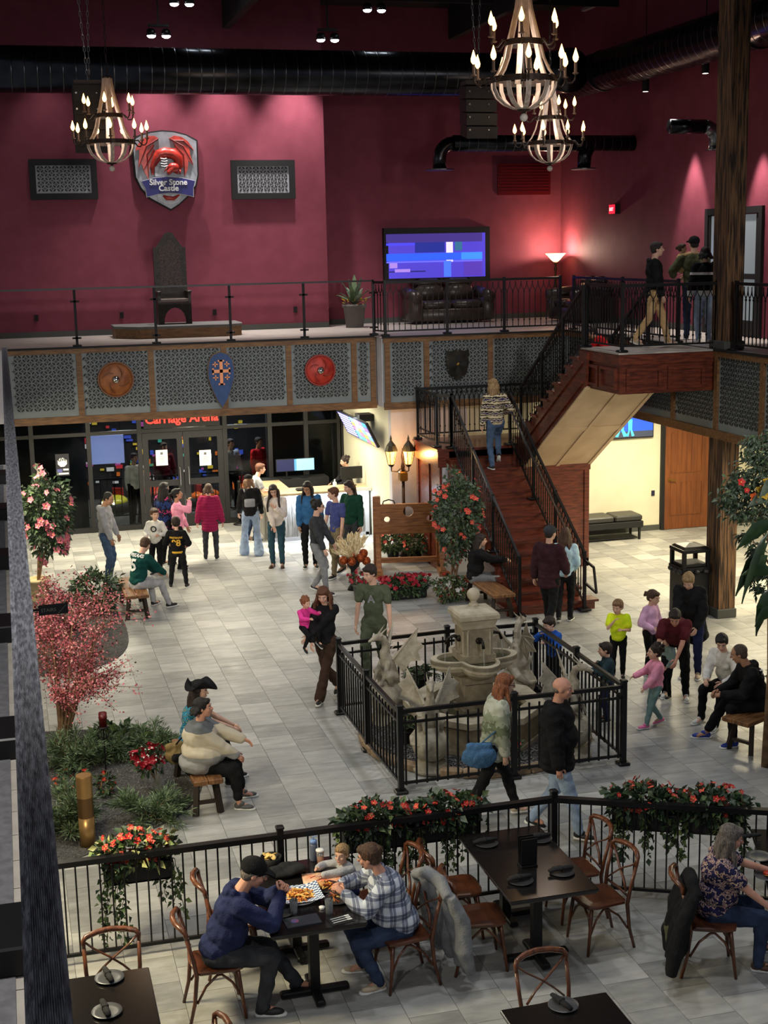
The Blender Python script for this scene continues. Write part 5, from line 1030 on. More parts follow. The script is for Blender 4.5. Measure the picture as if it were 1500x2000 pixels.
for (px, py, ang, m, l) in ((950, 1649, .1, M_PLD, 'on the far left corner of the laid table'), (1055, 1640, .1, M_PLD, 'behind the menu holder on the laid table'), (1017, 1722, .15, M_PLD, 'on the near left corner of the laid table'), (1098, 1705, .1, M_PLD, 'on the near right corner of the laid table'),
    (214, 1912, 1.75, M_PL, 'nearer the chair on the bottom left table'), (209, 1978, 1.7, M_PL, 'nearer the bottom edge on the bottom left table'), (1100, 1966, 1.8, M_PL, 'on the table at the bottom edge')):
    x, y = onT(px, py); plate(x, y, ('dark' if m is M_PLD else 'pewter')+' round plate '+l, m); napkin(x-.01, y+.01, ang, 'rolled black napkin on the plate '+l)
# menu holder on the laid table
x, y = onT(1030, 1690); t = thing('menu_holder', 'tall black menu holder standing on the laid table', 'menu holder', (x, y, zt0)); B().bevbox((0, 0, .01), (.16, .12, .02), .004).build('base', M_BLK, t)
for k in range(3): B().box((0, -.045+k*.04, .15), (.15, .012, .25), R=Matrix.Rotation(.06*(1-k), 3, 'X')).build('menu_cover', mat('menu_leather', S(22, 22, 24), .35), t)
# --- food and things on the family table
def ngon_disc(m): pass
x, y = onT(585, 1755); t = thing('fries_plate', 'big white plate of loaded fries on blue checked paper', 'food', (x, y, zt0))
B().lathe([(.1, 0), (.12, .004), (.17, .02), (.168, .024), (.11, .008), (0, .007)], n=28, cap=False).build('dish', M_WHITE, t, True)
mck = bpy.data.materials.new('checked_paper'); mck.use_nodes = True; nt = mck.node_tree; ck_ = nt.nodes.new('ShaderNodeTexChecker'); tc = nt.nodes.new('ShaderNodeTexCoord'); ck_.inputs['Scale'].default_value = 46; ck_.inputs['Color1'].default_value = (*S(232, 236, 240), 1); ck_.inputs['Color2'].default_value = (*S(60, 92, 140), 1); nt.links.new(tc.outputs['Object'], ck_.inputs[0]); nt.links.new(ck_.outputs[0], nt.nodes['Principled BSDF'].inputs['Base Color'])
b = B(); n = 10; vs = []
for i in range(n+1):
    for j in range(n+1): u, v = (i/n-.5)*.38, (j/n-.5)*.34; r = math.hypot(u, v); vs.append((u, v, .015+.9*r*r+.008*math.sin(17*u+5)*math.cos(14*v)))
b.add(vs, [(i*(n+1)+j, (i+1)*(n+1)+j, (i+1)*(n+1)+j+1, i*(n+1)+j+1) for i in range(n) for j in range(n)]); b.build('checked_liner', mck, t, True)
MFR = [mat('fry_%d' % i, S(*c), .5) for i, c in enumerate(((232, 170, 70), (212, 128, 48), (240, 196, 110), (150, 70, 34)))]
fm = B().bevbox((0, 0, 0), (.075, .012, .012), .003).mesh('fry', MFR[0])
fms = [fm]+[fm.copy() for _ in range(3)]
for i, m_ in enumerate(fms): m_.materials[0] = MFR[i]
def pile(t, n, R_, H_, sc=1, ms=fms, nm='fry'):
    for k in range(n):
        r = R_*math.sqrt(random.random()); a = random.uniform(0, 6.28); inst(random.choice(ms), nm, t, (r*math.cos(a), r*math.sin(a), .03+H_*(1-r/R_)*random.random()), (random.uniform(-.4, .4), random.uniform(-.4, .4), random.uniform(0, 6.28)), sc*random.uniform(.7, 1.1))
pile(t, 110, .115, .06)
for px, py, l, n in ((640, 1735, 'dark round plate with a bun and fries before the toddler', 16), (658, 1758, 'dark round plate with leftover fries before the plaid-shirted woman', 8)):
    x, y = onT(px, py); t = plate(x, y, l, M_PLD, .12, grp=None); pile(t, n, .07, .02)
    if n == 16: B().ell((-.05, .02, .03), (.045, .04, .028), 12, 8).build('bun', mat('bun', S(206, 150, 84), .6), t, True)
x, y = onT(548, 1785); plate(x, y, 'dark empty plate before the man in the navy pullover', M_PLD, .11, grp=None)
x, y = onT(628, 1716); t = thing('placemat', 'orange and cream children colouring placemat on the family table', 'placemat', (x, y, zt0), -.12); B().box((0, 0, .002), (.34, .24, .003)).build('sheet', mat('placemat_cream', S(238, 206, 170), .8, c2=S(226, 150, 110), scale=9), t)
b = B().tube([(-.1, .02, .005), (-.03, .07, .005), (.04, .0, .005), (.1, .05, .005)], .004, 4); b.tube([(-.08, -.06, .005), (.0, -.02, .005), (.09, -.07, .005)], .004, 4); b.build('drawn_lines', mat('crayon', S(190, 60, 50), .7), t)
M_CUP = mat('clear_plastic', S(235, 238, 240), .08, trans=.85, ior=1.2)
x, y = onT(626, 1688); t = thing('lidded_cup', 'clear lidded cup of orange drink by the toddler', 'cup', (x, y, zt0)); B().lathe([(.028, 0), (.038, .13)], n=16).build('body', M_CUP, t, True); B().lathe([(.027, .003), (.033, .07)], n=16).build('drink', mat('orange_drink', S(210, 120, 50), .2), t, True); B().lathe([(.041, .13), (.041, .145), (.02, .15)], n=16).build('lid', M_WHITE, t, True)
x, y = onT(613, 1680); t = thing('water_bottle', 'blue-grey insulated bottle with a straw lid on the family table', 'bottle', (x, y, zt0)); B().lathe([(.034, 0), (.037, .01), (.037, .15), (.03, .17)], n=16).build('body', mat('bottle_blue', S(96, 104, 124), .4), t, True); B().lathe([(.034, .17), (.034, .195), (.02, .205)], n=16).build('lid', mat('lid_blue', S(120, 150, 200), .4), t, True); B().tube([(0, 0, .2), (.0, .0, .23), (.03, .0, .235)], .006, 6).build('straw', MATS['lid_blue'], t)
for px, py, l in ((574, 1775, 'water glass left of the menu card on the family table'), (643, 1775, 'water glass with a straw and lemon by the rolled forks')):
    x, y = onT(px, py+8); t = thing('water_glass', l, 'glass', (x, y, zt0), 0, 'water glasses'); B().lathe([(.03, 0), (.036, .12), (.034, .12), (.028, .01), (0, .008)], n=18, cap=False).build('glass', M_CUP, t, True); B().bar((.0, 0, .02), (.03, .01, .15), .006).build('straw', M_BLKM, t); B().lathe([(.028, .008), (.032, .07)], n=16).build('drink', mat('ice_water', S(225, 232, 235), .05, trans=.9), t)
x, y = onT(590, 1800); t = thing('menu_card', 'dark grey menu card with a round crest emblem', 'menu', (x, y, zt0), .06); B().box((0, 0, .006), (.3, .17, .01)).build('card', mat('menu_grey', S(58, 62, 68), .5), t); B().lathe([(.034, .011), (.034, .013)], (-.06, .01, 0), 20).build('emblem', mat('emblem_red', S(170, 90, 110), .5, c2=S(90, 100, 160), scale=30), t)
x, y = onT(665, 1797); t = thing('cutlery', 'white forks laid on black paper beside the menu card', 'cutlery', (x, y, zt0), .15); B().box((0, 0, .002), (.2, .14, .003)).build('napkin', M_NAP, t)
for k in range(3):
    b = B().bar((-.08, -.04+k*.035, .008), (.05, -.035+k*.035, .01), .008, .004); b.box((.07, -.034+k*.035, .01), (.04, .022, .004)); b.build('fork', M_WHITE, t)
x, y = onT(602, 1779); b = B().lathe([(.02, 0), (.026, .02), (.0, .018)], n=14, cap=False); o = b.build('sauce_cup', M_WHITE, None, True); o.location = (x+.12, y, zt0); tag(o, 'tiny white sauce cup in the middle of the family table', 'cup')
x, y = onT(530, 1690); t = thing('bread_basket', 'black cloth-lined basket of pale chips at the table end', 'basket', (x, y, zt0)); B().lathe([(.07, 0), (.1, .09), (.09, .088), (.06, .01)], n=16, cap=False).build('basket', M_BLKM, t, True)
cm_ = B().ell((0, 0, 0), (.035, .025, .006), 8, 4).mesh('chip', mat('chip', S(236, 200, 120), .5))
for k in range(14): inst(cm_, 'chip', t, (random.uniform(-.05, .05), random.uniform(-.05, .05), .07+random.random()*.03), (random.uniform(-.6, .6), random.uniform(-.6, .6), random.uniform(0, 6)))
b = B(); x, y = onT(560, 1708)
for k in range(9): a = k*.7; b.ell((math.cos(a)*.11, math.sin(a)*.06, .035+.012*(k % 3)), (.1, .06, .035), 12, 6)
o = b.build('folded_jacket', mat('cloth_black_jacket', S(24, 24, 26), .9, bump=.5, bscale=14), None, True); o.location = (x, y, zt0); tag(o, 'crumpled black jacket lying on the family table', 'jacket'); vox(o, .012, 6, .01)
# right table things
for px, py, l, n in ((1482, 1675, 'pewter plate with a fork on the right table', 0), (1499, 1712, 'plate with red and green food at the right edge', 8)):
    x, y = onT(px, py); t = plate(x, y, l, M_PL, .12, grp=None)
    if n: pile(t, 10, .06, .02, .6); B().ell((0, 0, .03), (.04, .04, .02), 10, 6).build('tomato', mat('tomato', S(190, 50, 30), .4), t, True)
x, y = onT(1462, 1640); napkin(x, y, .0, 'rolled black napkin on the far end of the right table')
# ---------------------------------------------------------------- benches
M_BW = mat('bench_plank', S(140, 98, 58), .55, c2=S(96, 62, 36), scale=5, stretch=(6, .8, 1), bump=.3, bscale=12); M_BL = mat('bench_leg', S(44, 34, 28), .6)
def bench(label, c, L_, W_, rz, h=.45):
    t = thing('wooden_bench', label, 'bench', (c[0], c[1], 0), rz)
    for s in (-1, 1): B().bevbox((s*W_/4, 0, h-.03), (W_/2-.006, L_, .06), .01).build('seat_plank', M_BW, t)
    for sy in (-1, 1):
        for sx in (-1, 1): B().bar((sx*W_*.42, sy*(L_/2-.12), 0), (sx*W_*.3, sy*(L_/2-.2), h-.06), .06, .06).build('leg', M_BL, t)
        B().bar((-W_*.38, sy*(L_/2-.15), .14), (W_*.38, sy*(L_/2-.15), .14), .04).build('crossbar', M_BL, t)
    return t
bench('wooden bench by the planting where the two women sit', (1.84, 15.5), 1.5, .34, .05)
bench('wooden bench at the right edge under the man in the black hoodie', (8.98, 14.95), 1.25, .4, -PI/2+.45)
bench('wooden bench beside the stair foot with a seated woman', (7.92, 22.35), 1.6, .42, 0)
bench('wooden bench near the entrance under the person in the green jersey', (1.92, 24.4), 1.5, .42, 0)
# ---------------------------------------------------------------- stocks (pillory)
M_PIL = mat('pillory_wood', S(158, 102, 54), .45, c2=S(122, 74, 36), scale=5, stretch=(.8, 5, 5), bump=.2, coat=.2)
qa = gz(738, 1116); qb = gz(860, 1112); zb1 = gy(790, 984, (qa.y+qb.y)/2).z; zb2 = gy(790, 1042, (qa.y+qb.y)/2).z
t = thing('pillory', 'wooden pillory stocks with round head and hand holes', 'pillory', ((qa.x+qb.x)/2, (qa.y+qb.y)/2, 0), math.atan2(qb.y-qa.y, qb.x-qa.x)); wl = (qb-qa).length/2
for s in (-1, 1):
    B().box((s*wl, 0, zb1/2+.08), (.15, .12, zb1+.16)).build('post', M_PIL, t); B().box((s*wl, -.05, .05), (.15, 1.15, .1)).build('foot_beam', M_PIL, t)
    for k in (-1, 1): B().bar((s*wl, k*.5, .08), (s*wl, k*.05, .75), .1, .08, up=(1, 0, 0)).build('brace', M_PIL, t)
B().box((0, 0, .22), (2*wl, .08, .1)).build('lower_rail', M_PIL, t)
hz = (zb1-zb2)/4
def holed(z0, z1, holes, nm):   # plank spanning x with semicircle bites at top or bottom
    w = wl-.07; top, bot = [], []
    for hx, r, edge in sorted(holes):
        arc_ = [(hx+r*math.cos(a), r*math.sin(a)) for a in [PI-k*PI/8 for k in range(9)]]
        if edge == 'b': bot += [(x, z0+v) for x, v in arc_]
        else: top += [(x, z1-v) for x, v in arc_]
    poly = [(-w, z0)]+bot+[(w, z0), (w, z1)]+top[::-1]+[(-w, z1)]
    B().prism(poly, -.035, .035, FACE_NY).build(nm, M_PIL, t)
hr_ = hz*.68; hh = hz*.38
holed(zb1-hz, zb1, [(.0, hr_, 'b')], 'board'); holed(zb1-2*hz, zb1-hz-.006, [(0, hr_, 't'), (-.42, hh, 'b'), (.42, hh, 'b')], 'board'); holed(zb1-3*hz, zb1-2*hz-.006, [(-.42, hh, 't'), (.42, hh, 't')], 'board'); holed(zb1-4*hz, zb1-3*hz-.006, [], 'board')
B().tube([(-.5, 0, zb1), (-.48, 0, zb1+.06), (-.38, 0, zb1+.09), (-.28, 0, zb1+.06), (-.26, 0, zb1)], .012, 6).build('iron_handle', M_BLK, t)
# ---------------------------------------------------------------- litter bin
q = gz(1352, 1209); t = thing('trash_can', 'tall black litter bin with hooded lid beside the wooden column', 'trash can', (q.x+.1, q.y+.32, 0)); w = .25
B().bevbox((0, 0, .4), (2*w, 2*w, .78), .02).build('body', M_BLK, t); B().bevbox((0, 0, .83), (2*w+.03, 2*w+.03, .08), .01).build('collar', M_BLK, t)
for sx_ in (-1, 1):
    for sy_ in (-1, 1): B().box((sx_*(w-.03), sy_*(w-.03), 1.0), (.06, .06, .3)).build('hood_post', M_BLK, t)
B().bevbox((0, 0, 1.15), (2*w+.02, 2*w+.02, .06), .01).build('hood', M_BLK, t)
b = B().lathe([(w*1.4, 1.17), (w*1.1, 1.22), (.05, 1.26)], n=4); b.v = [tuple(Matrix.Rotation(PI/4, 3, 'Z') @ Vector(v)) for v in b.v]; b.build('hood_cap', M_BLK, t)
B().box((0, 0, .9), (2*w-.06, 2*w-.06, .04)).build('liner', M_BLKM, t)
b = B(); 
for k in range(12): a = k*PI/6; b.ell((w*1.02*math.copysign(min(1, abs(math.cos(a))*1.3), math.cos(a)), w*1.02*math.copysign(min(1, abs(math.sin(a))*1.3), math.sin(a)), .8), (.07, .07, .05), 8, 5)
b.build('bag_rim', mat('bin_bag', S(26, 26, 28), .25, bump=.8, bscale=30), t, True)
# ---------------------------------------------------------------- planting bed props
q = gz(172, 1652); t = thing('bollard', 'brushed copper cylinder bollard standing in the left planting bed', 'bollard', (q.x, q.y, 0)); hb = gy(170, 1513, q.y).z; MC1 = mat('copper_light', S(168, 132, 84), .35, .7); MC2 = mat('copper_dark', S(112, 84, 54), .4, .7)
B().lathe([(.085, 0), (.085, hb*.42)], n=28).build('lower_body', MC1, t, True).data.update(); B().lathe([(.0852, hb*.42), (.0852, hb*.7)], n=28).build('middle_band', MC2, t); B().lathe([(.086, hb*.7), (.087, hb*.985), (.083, hb), (0, hb)], n=28).build('top_body', MC1, t)
q = gz(207, 1505); t = thing('candle_stand', 'wrought stand holding a dark red candle in the planting bed', 'candle stand', (q.x, q.y, 0)); zc_ = gy(207, 1420, q.y).z; MR = mat('candle_red', S(84, 14, 14), .4)
B().bar((0, 0, 0), (0, 0, zc_), .016).build('stem', M_BLK, t)
b = B()
for k in range(4): a = k*PI/2+.4; b.tube([(0, 0, zc_-.16), (.06*math.cos(a), .06*math.sin(a), zc_-.13), (.08*math.cos(a), .08*math.sin(a), zc_-.07), (.05*math.cos(a), .05*math.sin(a), zc_-.04)], .007, 5)
b.build('scrollwork', M_BLK, t); B().lathe([(.02, zc_-.02), (.07, zc_), (.07, zc_+.012), (.02, zc_+.012)], n=16).build('drip_pan', M_BLK, t, True)
B().lathe([(.045, zc_+.01), (.05, zc_+.12), (.056, zc_+.13), (.05, zc_+.14), (.05, zc_+.19), (.04, zc_+.17), (.0, zc_+.16)], n=12).build('candle', MR, t, True)
# hanging STAIRS sign under the near balcony
q = gy(104, 1190, 9.0); t = thing('stairs_sign', 'small black STAIRS sign hanging beside the near balcony edge', 'sign', q, .05)
sc_ = 9.0/FPX*1.04; B().box((0, 0, 0), (54*sc_, .02, 19*sc_)).build('board', M_BLKM, t); text_obj('STAIRS', 'lettering', 8*sc_*1.15, mat('sign_grey', S(110, 110, 100), .6), Matrix.Translation((-9*sc_, -.012, 0)) @ FACE_NY.to_4x4(), .001, t)
b = B()
for k in range(6): b.box(((10+k*2.4)*sc_, -.012, (-6+k*2.4)*sc_), (2.6*sc_, .003, 1.0*sc_))
b.build('stair_symbol', MATS['sign_grey'], t); B().bar((-.05, .02, 0), (-.75, .02, 0), .012).build('bracket_arm', M_BLK, t)
# ---------------------------------------------------------------- foliage tools
def leafm(n, c, c2=None, rough=.55): return mat('leaf_'+n, S(*c), rough, c2=S(*(c2 or tuple(int(v*.7) for v in c))), scale=14)
G1 = leafm('green', (84, 108, 68)); G2 = leafm('dark_green', (54, 78, 54)); G3 = leafm('light_green', (112, 134, 76)); G4 = leafm('grey_green', (104, 120, 100)); G5 = leafm('juniper', (104, 128, 92), (130, 150, 116)); GV = leafm('variegated', (176, 178, 120))
PK1 = leafm('pink', (226, 136, 140), (206, 108, 116)); PK2 = leafm('rose', (204, 96, 108), (180, 80, 92)); PK3 = leafm('blush', (238, 176, 172), (226, 150, 150)); PK4 = leafm('plum', (98, 46, 48))
M_STEM = mat('stem_brown', S(150, 120, 90), .8, c2=S(104, 78, 56), scale=9)
def leafcloud(name, P, D, L, Wd, mats, parent=None, fold=.25, drop=0, stuff=True, seed=None):
    P = np.asarray(P, float); n = len(P); D = np.asarray(D, float); D = D/np.maximum(1e-6, np.linalg.norm(D, axis=1, keepdims=True))
    rnd = rng.normal(size=(n, 3)); sd = np.cross(D, rnd); sd /= np.maximum(1e-6, np.linalg.norm(sd, axis=1, keepdims=True)); up_ = np.cross(sd, D)
    up_ *= np.where(up_[:, 2:3] < 0, -1, 1)
    L_ = (L*rng.uniform(.6, 1.25, n))[:, None]; W_ = L_*Wd
    base = P; tip = P+D*L_-np.array([0, 0, 1])*L_*drop; mid = P+D*L_*.45
    V = np.stack([base, mid+sd*W_/2+up_*W_*fold, tip, mid-sd*W_/2+up_*W_*fold], 1).reshape(-1, 3)
    k = np.arange(n)[:, None]*4; F = np.concatenate([k+np.array([[0, 1, 2]]), k+np.array([[0, 2, 3]])], 1).reshape(-1, 3)
    me = rawmesh(name, V, F, mats); mi = rng.integers(0, len(mats), n); me.polygons.foreach_set('material_index', np.repeat(mi, 2).astype(np.int32))
    o = bpy.data.objects.new(name, me); COL.objects.link(o)
    if parent: o.parent = parent
    if stuff: o['kind'] = 'stuff'
    return o
def shellpts(n, c, r, inner=.55):
    u = rng.normal(size=(n, 3)); u /= np.linalg.norm(u, axis=1, keepdims=True); rr = (inner+(1-inner)*rng.uniform(0, 1, n)**.6)[:, None]
    nz_ = 1+.14*np.sin(u[:, 0:1]*7+3*u[:, 2:3])+.1*np.sin(u[:, 1:2]*9)
    return u*rr*nz_*np.array(r)+np.array(c), u+rng.normal(size=(n, 3))*.6
def flower_mesh(name, m, r, petals=5, mc=None, cup=.35):
    b = B()
    for k in range(petals):
        a = 2*PI*k/petals; w = PI/petals*.95; f = lambda an, rr, z: (rr*math.cos(an), rr*math.sin(an), z)
        b.add([(0, 0, 0), f(a-w, r*.7, r*cup), f(a, r, r*cup*.8), f(a+w, r*.7, r*cup)], [(0, 1, 2, 3)])
    me_m = [m]
    if mc: b.mi = 1; b.ell((0, 0, r*.15), r*.16, 6, 4); me_m.append(mc)
    return b.mesh(name, me_m)
MFL = {n: mat('petal_'+n, S(*c), .5, c2=S(*tuple(int(v*.82) for v in c)), scale=20) for n, c in dict(red=(214, 50, 48), coral=(232, 90, 78), pink=(240, 128, 150), crimson=(170, 20, 44), white=(230, 230, 220), yellow=(236, 190, 60), orange=(226, 100, 44)).items()}
M_POL = mat('pollen', S(236, 200, 90), .6)
def flowers(t, pts, nrm, me, sc=(.8, 1.2), name='flower'):
    for p, d in zip(pts, nrm):
        d = Vector(d); d.z = abs(d.z)+.2; q = d.to_track_quat('Z', 'Y').to_euler(); inst(me, name, t, p, q, random.uniform(*sc))
def shrub(name, label, cat, loc, c, r, n, L, mats, group=None, stems=3, Wd=.5, fl=None, nf=0, fr=.04, pot=None, drop=.1, inner=.5, stem_base=(0, 0, 0)):
    t = thing(name, label, cat, loc, 0, group); P, D = shellpts(n, c, r, inner); P[:, 2] = np.maximum(P[:, 2], .02)
    leafcloud('foliage', P, D, L, Wd, mats, t, drop=drop)
    b = B()
    for k in range(stems):
        a = k*2.4; e = Vector(c)+Vector((math.cos(a)*r[0]*.5, math.sin(a)*r[1]*.5, r[2]*.3)); m_ = (Vector(stem_base)+e)/2+Vector((math.cos(a)*.05, math.sin(a)*.05, 0)); b.tube([Vector(stem_base), m_, e], [.018, .013, .006], 6)
    if stems: b.build('stem', M_STEM, t, True)
    if fl: 
        P, D = shellpts(nf, c, r, .95); P[:, 2] = np.maximum(P[:, 2], .03)
        for f_ in (fl if isinstance(fl, list) else [fl]): pass
        fls = fl if isinstance(fl, list) else [fl]
        for i, (p, d) in enumerate(zip(P, D)): flowers(t, [p], [d], flower_cache(fls[i % len(fls)], fr))
    return t
_fc = {}
def flower_cache(n, r):
    if (n, r) not in _fc: _fc[(n, r)] = flower_mesh('flower', MFL[n], r, 5, M_POL if n in ('pink', 'coral', 'red') else None)
    return _fc[(n, r)]
def pot(t, r, h, m, z=0): return B().lathe([(r*.75, z), (r*.95, z+h*.85), (r*1.05, z+h*.85), (r*1.05, z+h), (r*.9, z+h), (r*.88, z+h*.9), (0, z+h*.9)], n=22, cap=False).build('pot', m, t, True)
def tube_branches(t, segs, name='branch'):
    b = B()
    for pts, r in segs: b.tube(pts, r, 6)
    return b.build(name, M_STEM, t, True)
# hibiscus tree in a cream pot
hx = gz(78, 1172); Yh = hx.y; hc = gy(92, 1005, Yh); rx = (gy(142, 1000, Yh).x-gy(45, 1000, Yh).x)/2; t = thing('hibiscus_tree', 'tall potted shrub covered in pink blossoms at the far left', 'tree', (hx.x, Yh, 0))
cc = (hc.x-hx.x, 0, hc.z); pot(t, .2, .42, mat('pot_cream', S(214, 196, 150), .7))
P, D = shellpts(2300, cc, (rx, rx, .78), .35); leafcloud('foliage', P, D, .11, .55, [G1, G2, G4], t, drop=.15)
tube_branches(t, [([(0, 0, .35), (.03, 0, .8), (cc[0]-.1, 0, 1.2), (cc[0]-.2, 0, cc[2])], [.03, .025, .02, .01]), ([(0, 0, .35), (.1, 0, .8), (cc[0]+.15, .1, 1.3), (cc[0]+.25, .1, cc[2])], [.025, .02, .015, .008])])
P, D = shellpts(70, cc, (rx, rx, .78), .97); D[:, 1] -= .7; flowers(t, P, D, flower_cache('pink', .075))
# pink-leaved tree
mx_ = gz(122, 1470); Ym = mx_.y; t = thing('pink_tree', 'airy multi-stemmed tree with small pink leaves on the left', 'tree', (mx_.x, Ym, 0)); cm0 = gy(150, 1268, Ym); cx_ = cm0.x-mx_.x
segs = []; PL, DL = [], []
for k in range(13):
    a = k*2*PI/13+.3; e = Vector((cx_+math.cos(a)*random.uniform(.3, .58), math.sin(a)*random.uniform(.3, .55), cm0.z+random.uniform(-.5, .85))); m_ = Vector((cx_*.4+math.cos(a)*.13, math.sin(a)*.13, cm0.z*.5)); q = m_.lerp(e, .5)+Vector((0, 0, .08)); segs.append(([(math.cos(a)*.11, math.sin(a)*.11, 0), m_*.55, m_, q, e], [.024, .021, .017, .01, .004]))
    for j in range(11):
        f = .25+.75*random.random(); s0 = m_.lerp(e, f); tw = s0+Vector((random.gauss(0, .24), random.gauss(0, .24), random.gauss(.02, .17))); segs.append(([s0, (s0+tw)/2+Vector((0, 0, .02)), tw], [.007, .005, .002]))
        for i in range(66):
            g_ = random.random(); PL.append(s0.lerp(tw, g_)+Vector((random.gauss(0, .055), random.gauss(0, .055), random.gauss(0, .055)))); DL.append((random.gauss(0, 1), random.gauss(0, 1), random.gauss(.2, .7)))
tube_branches(t, segs); leafcloud('foliage', PL, DL, .038, .62, [PK1, PK1, PK2, PK3, PK4], t)
# planting beds
def bed(name, pts, label, n):
    for _ in range(2): pts = [p for i in range(len(pts)) for p in ((pts[i][0]*.75+pts[(i+1) % len(pts)][0]*.25, pts[i][1]*.75+pts[(i+1) % len(pts)][1]*.25), (pts[i][0]*.25+pts[(i+1) % len(pts)][0]*.75, pts[i][1]*.25+pts[(i+1) % len(pts)][1]*.75))]
    z = .012; b = B(); b.prism(pts, 0, z); o = b.build(name, M_GRAV, None); tag(o, kind='structure')
    xs_ = [p[0] for p in pts]; ys_ = [p[1] for p in pts]
    def inside():
        x, y = random.uniform(min(xs_), max(xs_)), random.uniform(min(ys_), max(ys_)); c = False
        for i in range(len(pts)):
            (x1, y1), (x2, y2) = pts[i], pts[i-1]
            if (y1 > y) != (y2 > y) and x < (x2-x1)*(y-y1)/(y2-y1)+x1: c = not c
        return (x, y) if c else None
    g = pebbles(n, inside, z, .016, M_PEB, 'gravel'); tag(g, label, 'gravel')
bed('floor_bed_front', [(-1.2, 13.2), (0.1, 13.95), (.66, 14.3), (1.42, 14.75), (1.84, 15.35), (2.03, 16.3), (1.9, 17.3), (1.2, 18.2), (-1.2, 18.4)], 'grey gravel of the planting bed round the copper bollard', 6500)
bed('floor_bed_back', [(-1.2, 20.8), (1.0, 20.9), (1.6, 21.8), (1.7, 23.4), (1.55, 25.2), (.9, 25.8), (-1.2, 25.9)], 'dark gravel of the rear planting bed by the entrance bench', 1500)
bed('floor_bed_right', [(9.05, 14.9), (9.6, 15.9), (10.6, 15.9), (10.6, 12.8), (9.2, 13.2)], 'gravel of the planting bed at the right edge behind the bench', 1200)
def juniper(px, py, R, H_, label, n=26, mats=None):
    q = gz(px, py); t = thing('juniper', label, 'shrub', (q.x, q.y, 0), 0, 'evergreen shrubs in the left planting bed'); PL, DL = [], []; segs = []
    for k in range(n):
        a = random.uniform(0, 2*PI); el = random.uniform(.25, 1.2); L_ = R*random.uniform(.6, 1.05); prev = None; pts = []
        for j in range(7):
            f = j/6; r = L_*f*math.cos(el*.8); z = H_*math.sin(el)*f*(1.25-.45*f*(2-el)) ; pts.append(Vector((r*math.cos(a), r*math.sin(a), max(.02, z))))
        segs.append((pts[::2]+[pts[-1]] if len(pts) % 2 == 0 else pts[::2], [.008, .006, .004, .002]))
        for j in range(2, 7):
            d = (pts[j]-pts[j-1]).normalized()
            for i in range(20):
                p = pts[j-1].lerp(pts[j], random.random()); sd = Vector((random.gauss(0, 1), random.gauss(0, 1), random.gauss(.2, .5))); v = (d*.9+sd*.5); PL.append(p+v*.02); DL.append(v)
                PL.append(p+v*.06); DL.append(v+sd*.4)
    leafcloud('foliage', PL, DL, .08, .15, mats or [G5, G5, G4, G1], t, drop=.08); tube_branches(t, segs, 'stem'); return t
for a in ((290, 1600, .5, .36, 'feathery grey-green evergreen in front of the wooden bench, nearest the planter'), (135, 1625, .36, .6, 'evergreen spray low at the left edge by the copper bollard'), (150, 1500, .42, .5, 'evergreen clump at the foot of the pink tree'),
          (215, 1475, .42, .42, 'spreading evergreen behind the candle stand'), (300, 1470, .4, .42, 'dark evergreen behind the red bouquet by the bench')): juniper(*a)
q = gz(232, 1470); shrub('leafy_shrub', 'low broad-leaved dark shrub between the evergreens and the candle', 'shrub', (q.x, q.y, 0), (0, 0, .16), (.34, .3, .17), 130, .16, [G1, G2, G3], Wd=.4)
q = gz(190, 1195); shrub('leafy_shrub', 'dark green leafy shrub left of the entrance bench', 'shrub', (q.x, q.y, 0), (0, 0, .38), (.42, .35, .36), 900, .12, [G2, G1, G4], fl='yellow', nf=2, fr=.07)
q = gz(125, 1235); shrub('leafy_shrub', 'reddish low shrub behind the pink tree', 'shrub', (q.x, q.y, 0), (0, 0, .35), (.5, .4, .36), 1100, .08, [PK2, PK4, G2, PK1])
q = gz(312, 1545); t = thing('bouquet', 'deep red blooms with small white flowers in a glass vase by the bench', 'bouquet', (q.x, q.y, 0)); hb_ = gy(295, 1475, q.y).z; dxb = gy(292, 1475, q.y).x-q.x
B().lathe([(.06, 0), (.075, .06), (.05, .2), (.065, .28), (.06, .28), (.045, .2), (.0, .02)], n=18, cap=False).build('glass_vase', M_CUP, t, True)
tube_branches(t, [([(0, 0, .05), (dxb*.5+math.cos(k)*.05, math.sin(k)*.05, .25), (dxb+math.cos(k)*.14, math.sin(k)*.12, hb_-.02)], [.006, .005, .003]) for k in range(6)], 'stems')
P, D = shellpts(130, (dxb, 0, hb_-.08), (.2, .17, .12), .6); leafcloud('foliage', P, D, .09, .5, [G1, G2], t); P, D = shellpts(44, (dxb, 0, hb_), (.2, .17, .11), .9); flowers(t, P, D, flower_cache('crimson', .055)); P, D = shellpts(40, (dxb, 0, hb_+.01), (.22, .18, .12), .97); flowers(t, P, D, flower_cache('white', .014))
for px, py, l, n in ((140, 1545, 'cluster of tiny red flowers left of the copper bollard', 26), (208, 1555, 'cluster of tiny red flowers right of the copper bollard', 16)):
    q = gz(px, py); shrub('red_flower_clump', l, 'flowers', (q.x, q.y, 0), (0, 0, .16), (.22 if n > 20 else .1, .12, .14), 130, .07, [G1, G2], fl='red', nf=n, fr=.026, stems=2)
